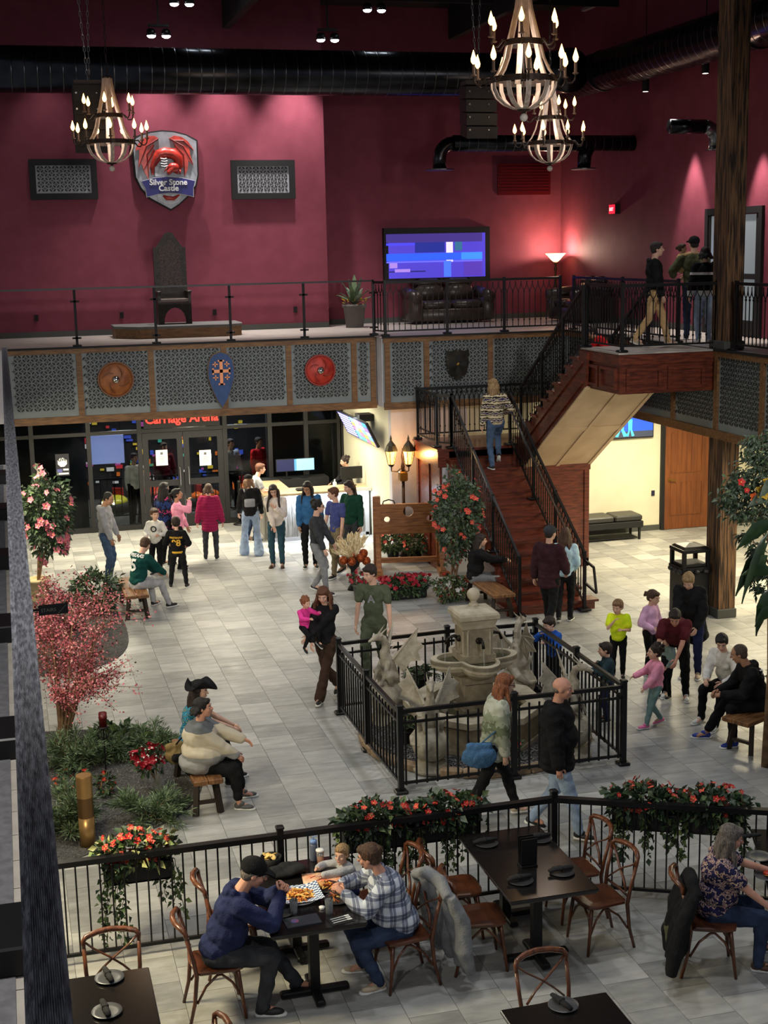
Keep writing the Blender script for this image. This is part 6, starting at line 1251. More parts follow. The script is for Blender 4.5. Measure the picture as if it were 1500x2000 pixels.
# rail planters with trailing ivy
def planter(xc, y, wd, label, rz=0, seed=1, ivy=((-.45, .55), (.42, .5)), colors=('red', 'coral'), variegated=False, nfl=34):
    t = thing('rail_planter', label, 'planter', (xc, y, 0), rz, 'flower boxes hung on the terrace railing')
    b = B(); M_ = mat('planter_black', S(30, 30, 31), .7); h0, h1 = .68, .86; w = wd/2
    for x0_, x1_, y0_, y1_ in ((-w, w, -.1, -.085), (-w, w, .085, .1), (-w, -w+.015, -.1, .1), (w-.015, w, -.1, .1)): b.bb((x0_, y0_, h0), (x1_, y1_, h1))
    b.bb((-w, -.1, h0), (w, .1, h0+.015)); b.bb((-w-.015, -.115, h1-.02), (w+.015, .115, h1)); b.build('box', M_, t); B().bb((-w+.02, -.085, h1-.05), (w-.02, .085, h1-.03)).build('soil', mat('soil', S(50, 38, 28), .95), t)
    P, D = shellpts(int(1150*wd), (0, .02, h1+.08), (w+.05, .19, .15), .45); P[:, 2] = np.maximum(P[:, 2], h1-.02); leafcloud('foliage', P, D, .088, .66, [G1, G2, G4]+([GV, G3] if variegated else []), t, drop=.1)
    P, D = shellpts(int(nfl*1.7), (0, .02, h1+.11), (w*.98, .2, .17), .95); P[:, 2] = np.maximum(P[:, 2], h1+.03)
    for i, (p, d) in enumerate(zip(P, D)): flowers(t, [p], [d], flower_cache(colors[i % len(colors)], .036))
    PL, DL = [], []; b = B()
    for f, Lh in ivy:
        for s in range(5):
            x = f*wd+random.uniform(-.09, .09); yy = random.choice((-.12, .13)); L_ = Lh*random.uniform(.5, 1.05); pts = [Vector((x, yy*.8, h1)), Vector((x, yy, h1-.05))]
            while h1-pts[-1].z < L_: pts.append(pts[-1]+Vector((random.gauss(0, .014), random.gauss(0, .006), -.06)))
            b.tube(pts, .0035, 4)
            for p in pts[1:]:
                for _ in range(3): PL.append(p+Vector((random.gauss(0, .015), 0, random.gauss(0, .015)))); DL.append((random.gauss(0, 1), random.choice((-.6, .6))*random.random(), random.gauss(-.5, .5)))
    tag(b.build('ivy_stem', mat('ivy_stem', S(70, 80, 46), .8), t), kind='stuff'); leafcloud('ivy_leaves', PL, DL, .058, .85, [G2, G1, G3], t, drop=.2)
    return t
yo = 11.85+.16
def rx_(px, py): return gy(px, py, yo).x
planter((rx_(205, 1700)+rx_(330, 1690))/2, yo, rx_(332, 1700)-rx_(200, 1700), 'flower box with bright red blooms and ivy, leftmost on the terrace railing', variegated=True, nfl=56, ivy=((-.42, .75), (.47, .5)))
xa, xb = rx_(668, 1620), rx_(935, 1590)
for i in range(2): planter(xa+(xb-xa)*(.25+.5*i), yo, (xb-xa)/2-.03, ('flower box with red blooms behind the toddler on the terrace railing', 'flower box with red blooms left of the railing corner post')[i], ivy=((-.45, .55), (.1, .4), (.48, .4)), nfl=36)
for i, (px0, px1) in enumerate(((1198, 1320), (1332, 1452))):
    ang = math.atan2(DR.y, DR.x); nr = Vector((-DR.y, DR.x, 0))
    def on_line(px):
        d = ray(px, 1590); A = Vector((4.86, 11.87, 0))+nr*.16; den = d.x*DR.y-d.y*DR.x; return (d.x*(-A.y)-d.y*(-A.x))/den
    s0, s1 = sorted((abs(on_line(px0)), abs(on_line(px1)))); p = Vector((4.86, 11.87, 0))+nr*.16+DR*((s0+s1)/2)
    planter(p.x, p.y, s1-s0, ('flower box with red blooms right of the railing corner post', 'flower box with red blooms behind the grey-haired woman')[i], rz=ang, ivy=((-.45, .45), (.0, .35), (.45, .45)), nfl=30)
# ferns and flowers inside the fountain fence
def fern(px, py, R, label, H_=.35, pot_=True, n=26, loc=None):
    q = gz(px, py); q = Vector(loc) if loc else q; t = thing('fern', label, 'fern', (q.x, q.y, .02)); z0 = .0
    if pot_: pot(t, .12, .2, M_BLKM); z0 = .2
    PL, DL = [], []; segs = []
    for k in range(n):
        a = 2*PI*k/n+random.random()*.3; el = random.uniform(.5, 1.3); L_ = R*random.uniform(.75, 1.1); pts = [Vector((math.cos(a)*L_*f*math.cos(el), math.sin(a)*L_*f*math.cos(el), z0+L_*(math.sin(el)*f-.55*f*f))) for f in (0, .2, .4, .6, .8, 1)]
        segs.append((pts, [.004]*5+[.002]))
        for j in range(1, 6):
            d = (pts[j]-pts[j-1]).normalized(); sd = d.cross(Vector((0, 0, 1))).normalized()
            for i in range(4):
                p = pts[j-1].lerp(pts[j], i/4)
                for s in (-1, 1): PL.append(p); DL.append(sd*s+d*.4)
    leafcloud('fronds', PL, DL, .07, .3, [G1, G2], t, drop=.1); tube_branches(t, segs, 'frond_stem'); return t
fern(822, 1352, .42, 'potted fern behind the fountain pool')
fern(798, 1455, .36, 'fern between the fence and the front left dragon')
q = gz(1010, 1490); shrub('red_flower_clump', 'small red flower clump by the front of the fountain', 'flowers', (q.x, q.y+.1, .03), (0, 0, .14), (.1, .1, .1), 50, .06, [G1, G2], fl='red', nf=10, fr=.03, stems=2)
# flowers by the pillory
q = gz(888, 1168); t = thing('flowering_tree', 'twisted-trunk tree thick with red blossoms beside the staircase', 'tree', (q.x, q.y, 0)); c1 = gy(893, 1010, q.y); sc1 = q.y/FPX*1.03
c0 = (c1.x-q.x, 0, c1.z); rz1 = .8
P, D = shellpts(2600, c0, (.42, .4, .82), .4); leafcloud('foliage', P, D, .1, .55, [G1, G2, G4, G4], t, drop=.1); P, D = shellpts(62, c0, (.44, .42, .84), .98); D[:, 1] -= .8; flowers(t, P, D, flower_cache('coral', .06))
tube_branches(t, [([(math.cos(j*1.3+k*2.1)*.06, math.sin(j*1.3+k*2.1)*.06, j*.2) for j in range(7)]+[(c0[0], 0, c1.z)], [.03, .028, .026, .024, .022, .02, .018, .01]) for k in range(3)], 'trunk')
for px, py, l in ((768, 1092, 'red-flowered plant in a black pot behind the pillory, left one'), (812, 1094, 'red-flowered plant in a black pot behind the pillory, right one')):
    q = gz(px, py); t = shrub('potted_flowers', l, 'flowers', (q.x, q.y, 0), (0, 0, .36), (.33, .28, .18), 520, .1, [G1, G2, G3], fl='coral', nf=24, fr=.05, stems=3, stem_base=(0, 0, .2)); pot(t, .14, .24, M_BLKM)
q = gz(790, 1168); t = thing('flower_trough', 'long trough of crimson flowers on the floor before the pillory', 'flowers', (q.x, q.y, 0), .0)
B().bevbox((0, 0, .09), (.8, .24, .18), .02).build('trough', M_BLKM, t); P, D = shellpts(900, (0, 0, .22), (.46, .22, .16), .5); leafcloud('foliage', P, D, .09, .6, [G2, G1], t); P, D = shellpts(150, (0, 0, .33), (.46, .24, .12), .9); flowers(t, P, D, flower_cache('crimson', .045))
q = gz(703, 1168); t = shrub('potted_flowers', 'crimson flowers in a grey pot left of the man in the olive shirt', 'flowers', (q.x, q.y, 0), (0, 0, .36), (.19, .18, .13), 160, .07, [G2, G1], fl='crimson', nf=46, fr=.04, stems=2, stem_base=(0, 0, .2)); pot(t, .13, .27, mat('pot_grey', S(84, 88, 84), .7))
q = gz(878, 1172); shrub('flowering_bush', 'low bush with red and white flowers at the foot of the flowering tree', 'flowers', (q.x, q.y-.1, 0), (0, 0, .24), (.32, .22, .24), 620, .08, [G1, G2, G3], fl=['red', 'red', 'white'], nf=30, fr=.045, stems=3)
q = gz(700, 1160); t = thing('pampas_arrangement', 'cream pampas plumes over copper balls in a dark stand', 'bouquet', (q.x, q.y+.35, 0)); zb_ = gy(690, 1092, q.y+.35).z
B().lathe([(.12, 0), (.1, .05), (.05, .12), (.05, zb_-.2), (.12, zb_-.1), (.14, zb_)], n=16).build('stand', M_BLKM, t, True)
MP = mat('pampas', S(244, 230, 190), .9, c2=S(228, 208, 164), scale=20)
for k, (a, l_, tl) in enumerate(((2.9, .5, .75), (2.3, .48, .6), (3.4, .42, 1.0), (.9, .52, .35), (.3, .5, .5), (1.7, .5, .3))):
    d = Vector((math.cos(a)*math.sin(tl), math.sin(a)*math.sin(tl)*.4, math.cos(tl))); P = [Vector((0, 0, zb_))+d*l_*f-Vector((0, 0, .08*f*f)) for f in np.linspace(.1, 1, 260)]; PL = [p+Vector((random.gauss(0, .028), random.gauss(0, .028), random.gauss(0, .01))) for p in P]; leafcloud('plume', PL, [d+Vector((random.gauss(0, .3), random.gauss(0, .3), 0)) for _ in P], .11, .22, [MP], t, stuff=False)
bm_ = B().ell((0, 0, 0), .085, 14, 10).mesh('copper_ball', mat('copper_glitter', S(190, 96, 46), .3, .7, c2=S(120, 50, 24), scale=30, bump=.8, bscale=50), True)
for k, (x, y, z) in enumerate(((-.2, -.05, .0), (-.05, -.1, -.02), (.12, -.08, .03), (.2, -.02, .1), (.02, .05, .08), (.24, -.06, -.04))): inst(bm_, 'copper_ball', t, (x, y, zb_+z))
# agave on the upper floor
q = gy(690, 600, 30.6); t = thing('potted_agave', 'tall leafy plant in a grey tub at the burgundy wall corner', 'plant', (q.x, 30.5, Z2)); pot(t, .26, .52, mat('tub_grey', S(92, 86, 82), .7))
for k in range(13):
    a = k*2.4; el = .5+.07*k; L_ = .5+.04*(k % 4)+(.2 if k > 8 else 0); b = B(); vs = []
    for j in range(7):
        f = j/6; r = L_*f*math.cos(el); z = .5+L_*(math.sin(el)*f+.1*f-.25*f*f); w = .06*math.sin(PI*min(.98, f*.85+.12))+.004; c_, s_ = math.cos(a), math.sin(a); vs += [(r*c_-s_*w, r*s_+c_*w, z+.015), (r*c_, r*s_, z-.008), (r*c_+s_*w, r*s_-c_*w, z+.015)]
    b.add(vs, [(j*3+i, j*3+i+1, j*3+i+4, j*3+i+3) for j in range(6) for i in range(2)]); b.build('leaf', [G4, G1][k % 2], t, True)
P, D = shellpts(60, (0, 0, .56), (.24, .24, .08), .8); leafcloud('yellow_filler', P, D, .1, .35, [MFL['yellow'], G3], t)
# large tree at the right edge
YT_ = 14.0; q = gy(1492, 1000, YT_); t = thing('ficus_tree', 'large ficus tree with fine leaves, red and yellow blooms at the right edge', 'tree', (q.x+.25, YT_+.2, 0)); ox, oy = q.x+.25, YT_+.2
def tl(px, py, dy=0): p = gy(px, py, YT_+dy); return (p.x-ox, p.y-oy, p.z)
segs = []; PL, DL = [], []
cl = [(1498, 860, .15), (1470, 890, .12), (1490, 920, .2), (1450, 930, .14), (1478, 955, .2), (1430, 965, .15), (1460, 985, .2), (1500, 975, .2), (1425, 985, .11), (1445, 1005, .12), (1480, 1005, .15), (1500, 890, .2), (1470, 865, .09), (1440, 950, .12), (1475, 1075, .06), (1455, 1050, .07), (1490, 1120, .08), (1465, 1130, .06), (1485, 1150, .06), (1540, 900, .4), (1560, 1000, .4)]
for px, py, r in cl:
    c_ = tl(px, py, random.uniform(-.25, .25)); segs.append(([(0, 0, c_[2]-.5), ((c_[0])*.5, c_[1]*.5, c_[2]-.15), c_], [.014, .008, .003]))
    n = int(90+2600*r*r)
    for _ in range(n): u = rng.normal(size=3)*r*.55; PL.append((c_[0]+u[0], c_[1]+u[1], c_[2]+u[2]*.8)); DL.append((rng.normal()-.5, rng.normal()*.7, -.5+rng.normal()*.5))
segs.append(([(0, 0, 0), (.03, 0, 1.2), (-.02, 0, 2.4), (0, 0, 3.5)], [.06, .05, .04, .02])); tube_branches(t, segs, 'trunk')
leafcloud('foliage', PL, DL, .075, .38, [G4, G4, G1, G2], t, drop=.2)
bigl = [((1500, 1060), (1438, 1165), .09), ((1500, 1085), (1455, 1148), .1), ((1512, 1020), (1440, 1075), .1), ((1505, 1150), (1478, 1243), .085), ((1515, 970), (1462, 992), .08), ((1510, 1120), (1450, 1125), .08), ((1500, 1040), (1450, 1180), .05), ((1520, 940), (1485, 975), .07), ((1515, 1190), (1476, 1225), .08)]
for k, (a, c, w) in enumerate(bigl):
    A = Vector(tl(*a, dy=-.25-.03*k)); Cc = Vector(tl(*c, dy=-.28-.03*k)); d = Cc-A; sd = d.cross(Vector((0, 1, .25))).normalized(); b = B(); vs = []
    for j in range(9):
        f = j/8; w_ = w*math.sin(PI*f**.8)*(1+.06*(-1)**j)+.003; p = A+d*f+Vector((0, 0, .05*math.sin(PI*f))); nn = sd.cross(d).normalized(); vs += [p-sd*w_+nn*.02, p, p+sd*w_+nn*.02]
    b.add(vs, [(j*3+i, j*3+i+1, j*3+i+4, j*3+i+3) for j in range(8) for i in range(2)]); b.build('large_leaf', [mat('big_leaf', S(58, 82, 44), .35, c2=S(34, 56, 34), scale=3, coat=.3), G4][k in (4, 7)], t, True)
for px, py, n_, s in ((1447, 942, 'red', 1.1), (1458, 958, 'red', .8), (1488, 962, 'yellow', 2.0), (1472, 972, 'orange', 1.3), (1500, 945, 'yellow', 1.8)): flowers(t, [tl(px, py, -.35)], [(0, -1, .2)], flower_cache(n_, .05), (s, s))
q = gz(1495, 1300); shrub('leafy_shrub', 'green shrub at the right edge beyond the man in the black hoodie', 'shrub', (9.75, 15.3, 0), (0, 0, .55), (.4, .4, .5), 1000, .12, [G2, G1, G4])
# ---------------------------------------------------------------- people
SK = {k: mat('skin_'+k, S(*c), .5, c2=S(*tuple(int(v*.93) for v in c)), scale=12, spec=.3) for k, c in dict(fair=(222, 178, 154), pink=(214, 158, 134), tan=(190, 142, 112), brown=(140, 96, 70)).items()}
HR = {k: mat('hair_'+k, S(*c), .55, c2=S(*tuple(int(v*.6) for v in c)), scale=30, stretch=(3, 3, .3), bump=.6, bscale=50) for k, c in dict(black=(26, 22, 22), dark=(48, 34, 28), brown=(88, 60, 42), auburn=(110, 66, 42), blond=(186, 150, 104), sandy=(150, 112, 78), grey=(128, 118, 110), ginger=(160, 96, 60), buzz=(92, 74, 62)).items()}
EYEW = mat('eye_white', S(206, 196, 188), .4); EYED = mat('eye_dark', S(36, 26, 22), .25); LIPM = mat('lip', S(168, 92, 84), .5)
CB = {k: cloth(k, S(*c)) for k, c in dict(black=(24, 24, 26), charcoal=(52, 54, 58), grey=(120, 122, 124), ltgrey=(160, 160, 162), heather=(136, 138, 142), navy=(34, 40, 72), jeans=(70, 90, 118), dkjeans=(46, 58, 82), ltjeans=(140, 158, 182), green=(18, 66, 62), forest=(20, 58, 44), magenta=(152, 34, 78), pink=(236, 150, 176), hotpink=(214, 60, 140), lilac=(196, 156, 190), cream=(206, 196, 186), white=(208, 206, 200), blue=(64, 72, 124), teal=(44, 72, 84), dkteal=(40, 60, 66), royal=(36, 84, 170), khaki=(116, 104, 82), tan=(176, 146, 104), olive=(76, 84, 66), olivejk=(72, 74, 52), brown=(62, 46, 38), maroon=(78, 28, 34), puffer=(54, 30, 36), sky=(170, 200, 212), lime=(212, 242, 40), sage=(140, 152, 124), mint=(128, 150, 146), red=(196, 34, 40), azure=(50, 96, 140), legging=(112, 140, 138), ltcream=(226, 214, 186)).items()}
SHM = {k: mat('shoe_'+k, S(*c), .55) for k, c in dict(black=(26, 26, 28), white=(214, 214, 210), grey=(84, 84, 82), pink=(232, 120, 170), navy=(32, 46, 90), brown=(80, 54, 38), beige=(186, 168, 144), blue=(36, 60, 150)).items()}
FING = []; PROJ = []
_eye = {}
def person(label, loc, face, h=1.75, skin='fair', kid=0, pel=(0, 0, None), lean=0, side=0, turn=0, feet=None, hands=None, head=(0, 0, 0), fat=0, wom=0, vs=None,
           top=None, sleeve=1.0, hem=.02, bulk=.0, hood=False, pants=None, flare=0, shoes='black', sole='white', hair=('short', 'dark'), hat=None, pole=None, kpole=None, glasses=False, curl=.5, cuff=None, tname='shirt', pname='trousers', wr=.0055, group=None, palm=None):
    t = thing('person', label, 'person', loc, math.radians(face-90), group); D = (Vector(loc)-CP).length; vs = vs or (.0085 if D < 13.5 else .012 if D < 20 else .015)
    V = lambda *a: Vector(a)*h; lg = 1-.1*kid; hs = 1+.33*kid; L1, L2, A1, A2 = .245*lg*h, .245*lg*h, .162*h*(1-.06*kid), .142*h*(1-.06*kid)
    px_, py_, pz_ = pel; pz_ = (.53-.045*kid) if pz_ is None else pz_; P = V(px_, py_, pz_)
    R = Matrix.Rotation(math.radians(turn), 3, 'Z') @ Matrix.Rotation(math.radians(side), 3, 'Y') @ Matrix.Rotation(math.radians(-lean), 3, 'X')
    ts = .92 if kid else 1; up = lambda x, y, z: P+R@V(x, y, z*ts)
    sw = (.1-.01*wom-.008*kid)*h; N = up(0, 0, .3); Sh = [P+R@Vector((s*sw, 0, .268*ts*h)) for s in (-1, 1)]; hipw = .052*h; Hp = [P+Vector((s*hipw, 0, -.01*h)) for s in (-1, 1)]
    feet = feet or [(-.055, 0, .04), (.055, 0, .04)]; hands = hands or [(-.15, .04, .47), (.15, .04, .47)]
    def ik(a, tgt, l1, l2, pl):
        d = tgt-a; L = d.length; dn = d/L; L = min(L, (l1+l2)*.998); L = max(L, abs(l1-l2)+.02*h); tg = a+dn*L; x = (l1*l1-l2*l2+L*L)/(2*L); hh = math.sqrt(max(0, l1*l1-x*x)); pl = (pl-dn*pl.dot(dn))
        pl = pl.normalized() if pl.length > 1e-4 else Vector((0, 0, 1)); return a+dn*x+pl*hh, tg
    kn, an, el, wrp = [], [], [], []
    for i, s in enumerate((-1, 1)):
        kp = Vector(kpole[i]) if kpole else Vector((s*.12, 1, .15)); k, a = ik(Hp[i], V(*feet[i]), L1, L2, kp); kn.append(k); an.append(a)
        ep = Vector(pole[i]) if pole else Vector((s*.55, -.7, -.45)); e, w = ik(Sh[i], V(*hands[i]), A1, A2, R@ep if not pole else ep); el.append(e); wrp.append(w)
    Rh = R @ Matrix.Rotation(math.radians(lean*.6), 3, 'X') @ Matrix.Rotation(math.radians(head[1]), 3, 'Z') @ Matrix.Rotation(math.radians(-head[0]), 3, 'X') @ Matrix.Rotation(math.radians(head[2]), 3, 'Y')
    Hc = N+R@V(0, .012, .03)+Rh@V(0, .012, .07*(.6+.4*hs)); hp = lambda x, y, z: Hc+Rh@(V(x, y, z)*hs); rr = lambda x: x*h*hs
    # --- body
    b = B(); b.ell(hp(0, -.006, .014), (rr(.0445), rr(.055), rr(.05)), 16, 12, Rh); b.ell(hp(0, .013, -.022), (rr(.034), rr(.038), rr(.043)), 14, 10, Rh); b.ell(hp(0, .03, -.052), (rr(.018), rr(.016), rr(.014)), 10, 8, Rh)
    b.cap(hp(0, .05, .008), hp(0, .062, -.012), rr(.006), rr(.0085), 8); b.ell(hp(0, .043, .017), (rr(.03), rr(.009), rr(.006)), 10, 6, Rh); b.ell(hp(0, .048, -.033), (rr(.014), rr(.007), rr(.007)), 8, 6, Rh)
    for s in (-1, 1): b.ell(hp(s*.0445, -.004, -.004), (rr(.006), rr(.012), rr(.017)), 8, 6, Rh); b.ell(hp(s*.022, .036, -.014), (rr(.014), rr(.013), rr(.014)), 8, 6, Rh)
    b.cap(N+R@V(0, -.004, -.02), hp(0, -.012, -.03), .034*h*(1+.3*fat)*(.85 if kid or wom else 1), .03*h*(.85 if kid or wom else 1), 10)
    b.ell(up(0, 0, .2), (.078*h, .052*h, .1*h), 12, 8, R); b.ell(up(0, 0, .06), (.07*h, .052*h, .09*h), 12, 8, R)
    for i in (0, 1):
        b.cap(Sh[i], el[i], .027*h, .021*h); b.cap(el[i], wrp[i], .022*h, .0145*h); b.cap(Hp[i], kn[i], .045*h, .031*h); b.cap(kn[i], an[i], .031*h, .019*h); b.cap(an[i], an[i]+Vector((0, .06*h, -.02*h)), .018*h, .015*h)
        dv = (wrp[i]-el[i]).normalized(); s = (-1, 1)[i]; pn = Vector(palm[i]) if palm else Vector((-s*.7, 0, -.7)); pn = (pn-dv*pn.dot(dv)).normalized(); sd = dv.cross(pn)*s*-1
        hk = .82 if kid else 1; c = wrp[i]+dv*.034*h*hk; M = Matrix((sd, dv, pn)).transposed(); b.ell(c, (.02*h*hk, .03*h*hk, .011*h*hk), 10, 8, M)
        fb = B()
        for f in range(4):
            o = wrp[i]+dv*.055*h*hk+sd*(f-1.5)*.0098*h*hk; ln = (.036, .043, .041, .032)[f]*h*hk; q = [o-dv*.01*h]; d = dv.copy()
            for sgm in (.45, .32, .25): d = (d*math.cos(curl)+pn*math.sin(curl)).normalized() if sgm < .45 else (dv*math.cos(curl*.6)+pn*math.sin(curl*.6)).normalized(); q.append(q[-1]+d*ln*sgm*1.2)
            fb.tube(q, [.0052*h*hk, .005*h*hk, .0046*h*hk, .0036*h*hk], 6)
        q0 = wrp[i]+dv*.018*h*hk-sd*.016*h*hk; q1 = q0+(dv*.7-sd*.7+pn*.3).normalized()*.024*h*hk; fb.tube([q0, q1, q1+(dv*.9-sd*.1+pn*.4).normalized()*.022*h*hk], [.007*h*hk, .006*h*hk, .0045*h*hk], 6)
        FING.append((t, fb))
    body = vox(b.build('body', SK[skin], t, True), vs*.85, 2); body['_f'] = 1; FING[-1] = (body, FING[-1][1]); FING[-2] = (body, FING[-2][1])
    # --- face
    key = (round(h*hs, 2),)
    if key not in _eye:
        e = B(); e.ell((0, 0, 0), (rr(.0066), rr(.006), rr(.0045)), 8, 6); e.mi = 1; e.ell((0, rr(.0032), 0), rr(.0038), 8, 6); _eye[key] = (e.mesh('eye', [EYEW, EYED], True), B().ell((0, 0, 0), (rr(.0125), rr(.004), rr(.003)), 8, 4).mesh('mouth', LIPM, True))
    eu = Rh.to_euler()
    for s in (-1, 1): inst(_eye[key][0], 'eye', t, hp(s*.0175, .0455, .004), eu)
    inst(_eye[key][1], 'mouth', t, hp(0, .0535, -.032), eu)
    hm = HR[hair[1]]; bb_ = B()
    for s in (-1, 1): bb_.tube([hp(s*.009, .0525, .0155), hp(s*.019, .051, .018), hp(s*.028, .045, .014)], rr(.0022), 5)
    bb_.build('eyebrows', hm, t)
    # --- top
    if top:
        e = (.011+bulk)*h; b = B(); b.ell(up(0, -.002, .205), (.078*h+e*.8+.02*fat*h, .054*h+e+.02*fat*h, .086*h+e*.7), 16, 12, R); b.ell(up(0, .004+.03*fat, .1), (.07*h+e+.05*fat*h, .055*h+e+.055*fat*h, .1*h), 16, 12, R); b.ell(up(0, 0, .02), (.074*h+e*.7+.05*fat*h, .056*h+e*.7+.045*fat*h, (.055+hem*.5)*h), 16, 10, R)
        for k_ in range(1 if hem <= .05 else 2+int(hem*30)):
                zz_k = .045-.04*k_ if hem > .05 else -.005
                if hem > .05 or hem > 0: b.ell(up(0, 0, max(zz_k, -hem)), ((.078+.006*k_*.6)*h+e*.6+.04*fat*h, (.062+.004*k_)*h+e*.6+.035*fat*h, .045*h), 16, 8, R)
        if wom and not kid: 
            for s in (-1, 1): b.ell(up(s*.035, .05, .2), (.034*h, .03*h, .034*h), 8, 6, R)
        b.cap(Sh[0]+R@V(.012, 0, -.008), Sh[1]+R@V(-.012, 0, -.008), .031*h+e*.45, .031*h+e*.45, 10)
        b.ell(N+R@V(0, 0, -.02), (.045*h+e*.5, .04*h+e*.5, .025*h), 12, 6, R)
        for i in (0, 1):
            b.ell(Sh[i]+Vector((0, 0, -.004*h)), .03*h+e*.55, 12, 8)
            if sleeve >= 1: b.cap(Sh[i], el[i], .03*h+e*.55, .025*h+e*.6, 12); b.cap(el[i], wrp[i]-(wrp[i]-el[i]).normalized()*.01*h, .025*h+e*.6, .018*h+e*.5, 12)
            elif sleeve > .5: b.cap(Sh[i], el[i], .03*h+e*.55, .026*h+e*.6, 12); b.cap(el[i], el[i].lerp(wrp[i], sleeve*2-1.2), .027*h+e*.6, .024*h+e*.5, 12)
            else: b.cap(Sh[i], Sh[i].lerp(el[i], .62), .03*h+e*.6, .027*h+e*.6, 12)
        if hood:
            for a in (-1.9, -1.2, -.5, .5, 1.2, 1.9, 2.6, -2.6, 3.14): b.ell(N+R@V(.042*math.sin(a), -.026-.03*math.cos(a) if abs(a) < 1.6 else -.03*math.cos(a)*.9, -.002-.012*abs(math.cos(a))), (.024*h, .022*h, .019*h), 8, 6, R)
            b.ell(N+R@V(0, -.055, -.015), (.045*h, .028*h, .035*h), 10, 8, R)
        tm = top if not isinstance(top, str) else CB[top]; vox(b.build(tname, tm, t, True), vs, 3, wr*h)
    # --- trousers
    if pants:
        b = B(); b.ell(P+V(0, 0, .015), (.08*h+.035*fat*h, .062*h+.035*fat*h, .06*h), 14, 10); b.ell(P+V(0, 0, -.03), (.084*h+.03*fat*h, .062*h+.03*fat*h, .05*h), 14, 10); f2 = flare
        for i in (0, 1):
            b.cap(Hp[i], kn[i], .055*h*(1+.25*fat), .04*h*(1+.2*fat), 12)
            if cuff: b.cap(kn[i], kn[i].lerp(an[i], cuff), .04*h*(1+.2*fat), .032*h, 12)
            else: b.cap(kn[i], an[i]+Vector((0, 0, .006*h)), .04*h*(1+.15*fat), .029*h+f2*.03*h, 12)
        vox(b.build(pname, pants if not isinstance(pants, str) else CB[pants], t, True), vs, 3, wr*h)
    # --- shoes
    for i in (0, 1):
        a = an[i]; s = (-1, 1)[i]; shin = (an[i]-kn[i]).normalized(); d = Vector((s*.18, 1, 0)).normalized()
        if feet[i][2] > .055: d = (d+Vector((0, 0, -.75*min(1, (feet[i][2]-.04)*14)))).normalized()
        if shin.y > .6: d = Vector((s*.15, .8, .5)).normalized()
        sdv = d.cross(Vector((0, 0, 1))).normalized(); upv = sdv.cross(d); M = Matrix((sdv, d, upv)).transposed(); k_ = h*(1.08 if kid else 1); f = lambda x, y, z: a+M@(Vector((x, y, z))*k_)
        b = B(); b.ell(f(0, -.008, -.012), (.021*k_, .028*k_, .024*k_), 10, 8, M); b.ell(f(0, .045, -.02), (.023*k_, .055*k_, .018*k_), 12, 8, M); b.ell(f(0, .012, .002), (.02*k_, .026*k_, .018*k_), 10, 8, M); b.mi = 1
        P_ = [(-.017, -.03), (-.021, 0), (-.02, .04), (-.025, .075), (-.016, .105), (0, .112), (.016, .105), (.025, .075), (.02, .04), (.021, 0), (.017, -.03), (0, -.038)]; b.prism([(x*k_, y*k_) for x, y in P_], -.039*k_, -.028*k_, M, a); b.build('shoe', [SHM[shoes], SHM[sole]], t, True)
    # --- hair
    st_, _ = hair[:2]; ln = hair[2] if len(hair) > 2 else .2; b = B()
    if st_ != 'bald':
        e = .001 if st_ == 'buzz' or hat else .006
        b.ell(hp(0, -.014, .021), (rr(.0455+e), rr(.053+e), rr(.047+e)), 16, 12, Rh); b.ell(hp(0, -.026, -.012), (rr(.042+e*.6), rr(.032+e), rr(.034)), 14, 10, Rh)
        if st_ in ('short', 'long', 'pony', 'bun', 'wavy') and not hat: b.ell(hp(0, .03, .047), (rr(.036), rr(.024), rr(.018)), 10, 8, Rh)
        for s in (-1, 1): b.ell(hp(s*.041, -.008, .012), (rr(.008+e*.3), rr(.026), rr(.024)), 8, 6, Rh)
    else: b.ell(hp(0, -.03, -.008), (rr(.043), rr(.03), rr(.026)), 12, 8, Rh)
    if st_ in ('long', 'wavy'):
        n = 7
        for x0, y0 in ((0, -.05), (-.03, -.042), (.03, -.042), (-.045, -.015), (.045, -.015))+(((-.05, -.002), (.05, -.002)) if st_ == 'long' else ()):
            p0 = hp(x0, y0, .0); L_ = ln*h; pts = [p0]; 
            for j in range(1, n+1): f = j/n; pts.append(p0+R@Vector((x0*h*.5*f+.006*h*math.sin(7*f+x0*60), (-.03*math.sin(min(1, f*1.6)*1.5)*h if y0 < -.01 else .012*h*f), 0))-Vector((0, 0, L_*f)))
            b.tube(pts, [rr(.022), rr(.021)]+[.021*h*(1-.1*j) for j in range(n-1)] if y0 < -.01 else [rr(.013)]*2+[.014*h]*(n-1), 8)
    if st_ == 'pony': q = hp(0, -.062, .02); b.ell(q, rr(.014), 8, 6); b.tube([q, q+Rh@V(0, -.03, .0), q+Rh@V(0, -.035, -.05), q+Rh@V(0, -.025, -ln)], [rr(.012), rr(.017), rr(.016), rr(.005)], 8)
    if st_ == 'bun': b.ell(hp(0, -.062, .028), (rr(.024), rr(.02), rr(.022)), 10, 8, Rh)
    if st_ == 'curly':
        for k in range(40): u = Vector(rng.normal(size=3)).normalized(); u.y -= .35; u.z += .25; b.ell(hp(0, -.012, .018)+Rh@(Vector((u.x*.05, u.y*.056, u.z*.052))*h*hs), rr(.013), 6, 5)
        if ln > .2:
            for k in range(34): b.ell(hp(random.uniform(-.05, .05), random.uniform(-.06, -.0), -.02)-Vector((0, 0, random.random()*ln*h)), rr(.016), 6, 5)
    if st_ != 'bald' or True: vox(b.build('hair', hm, t, True), vs*.9, 2, .003 if st_ != 'buzz' else 0, 30)
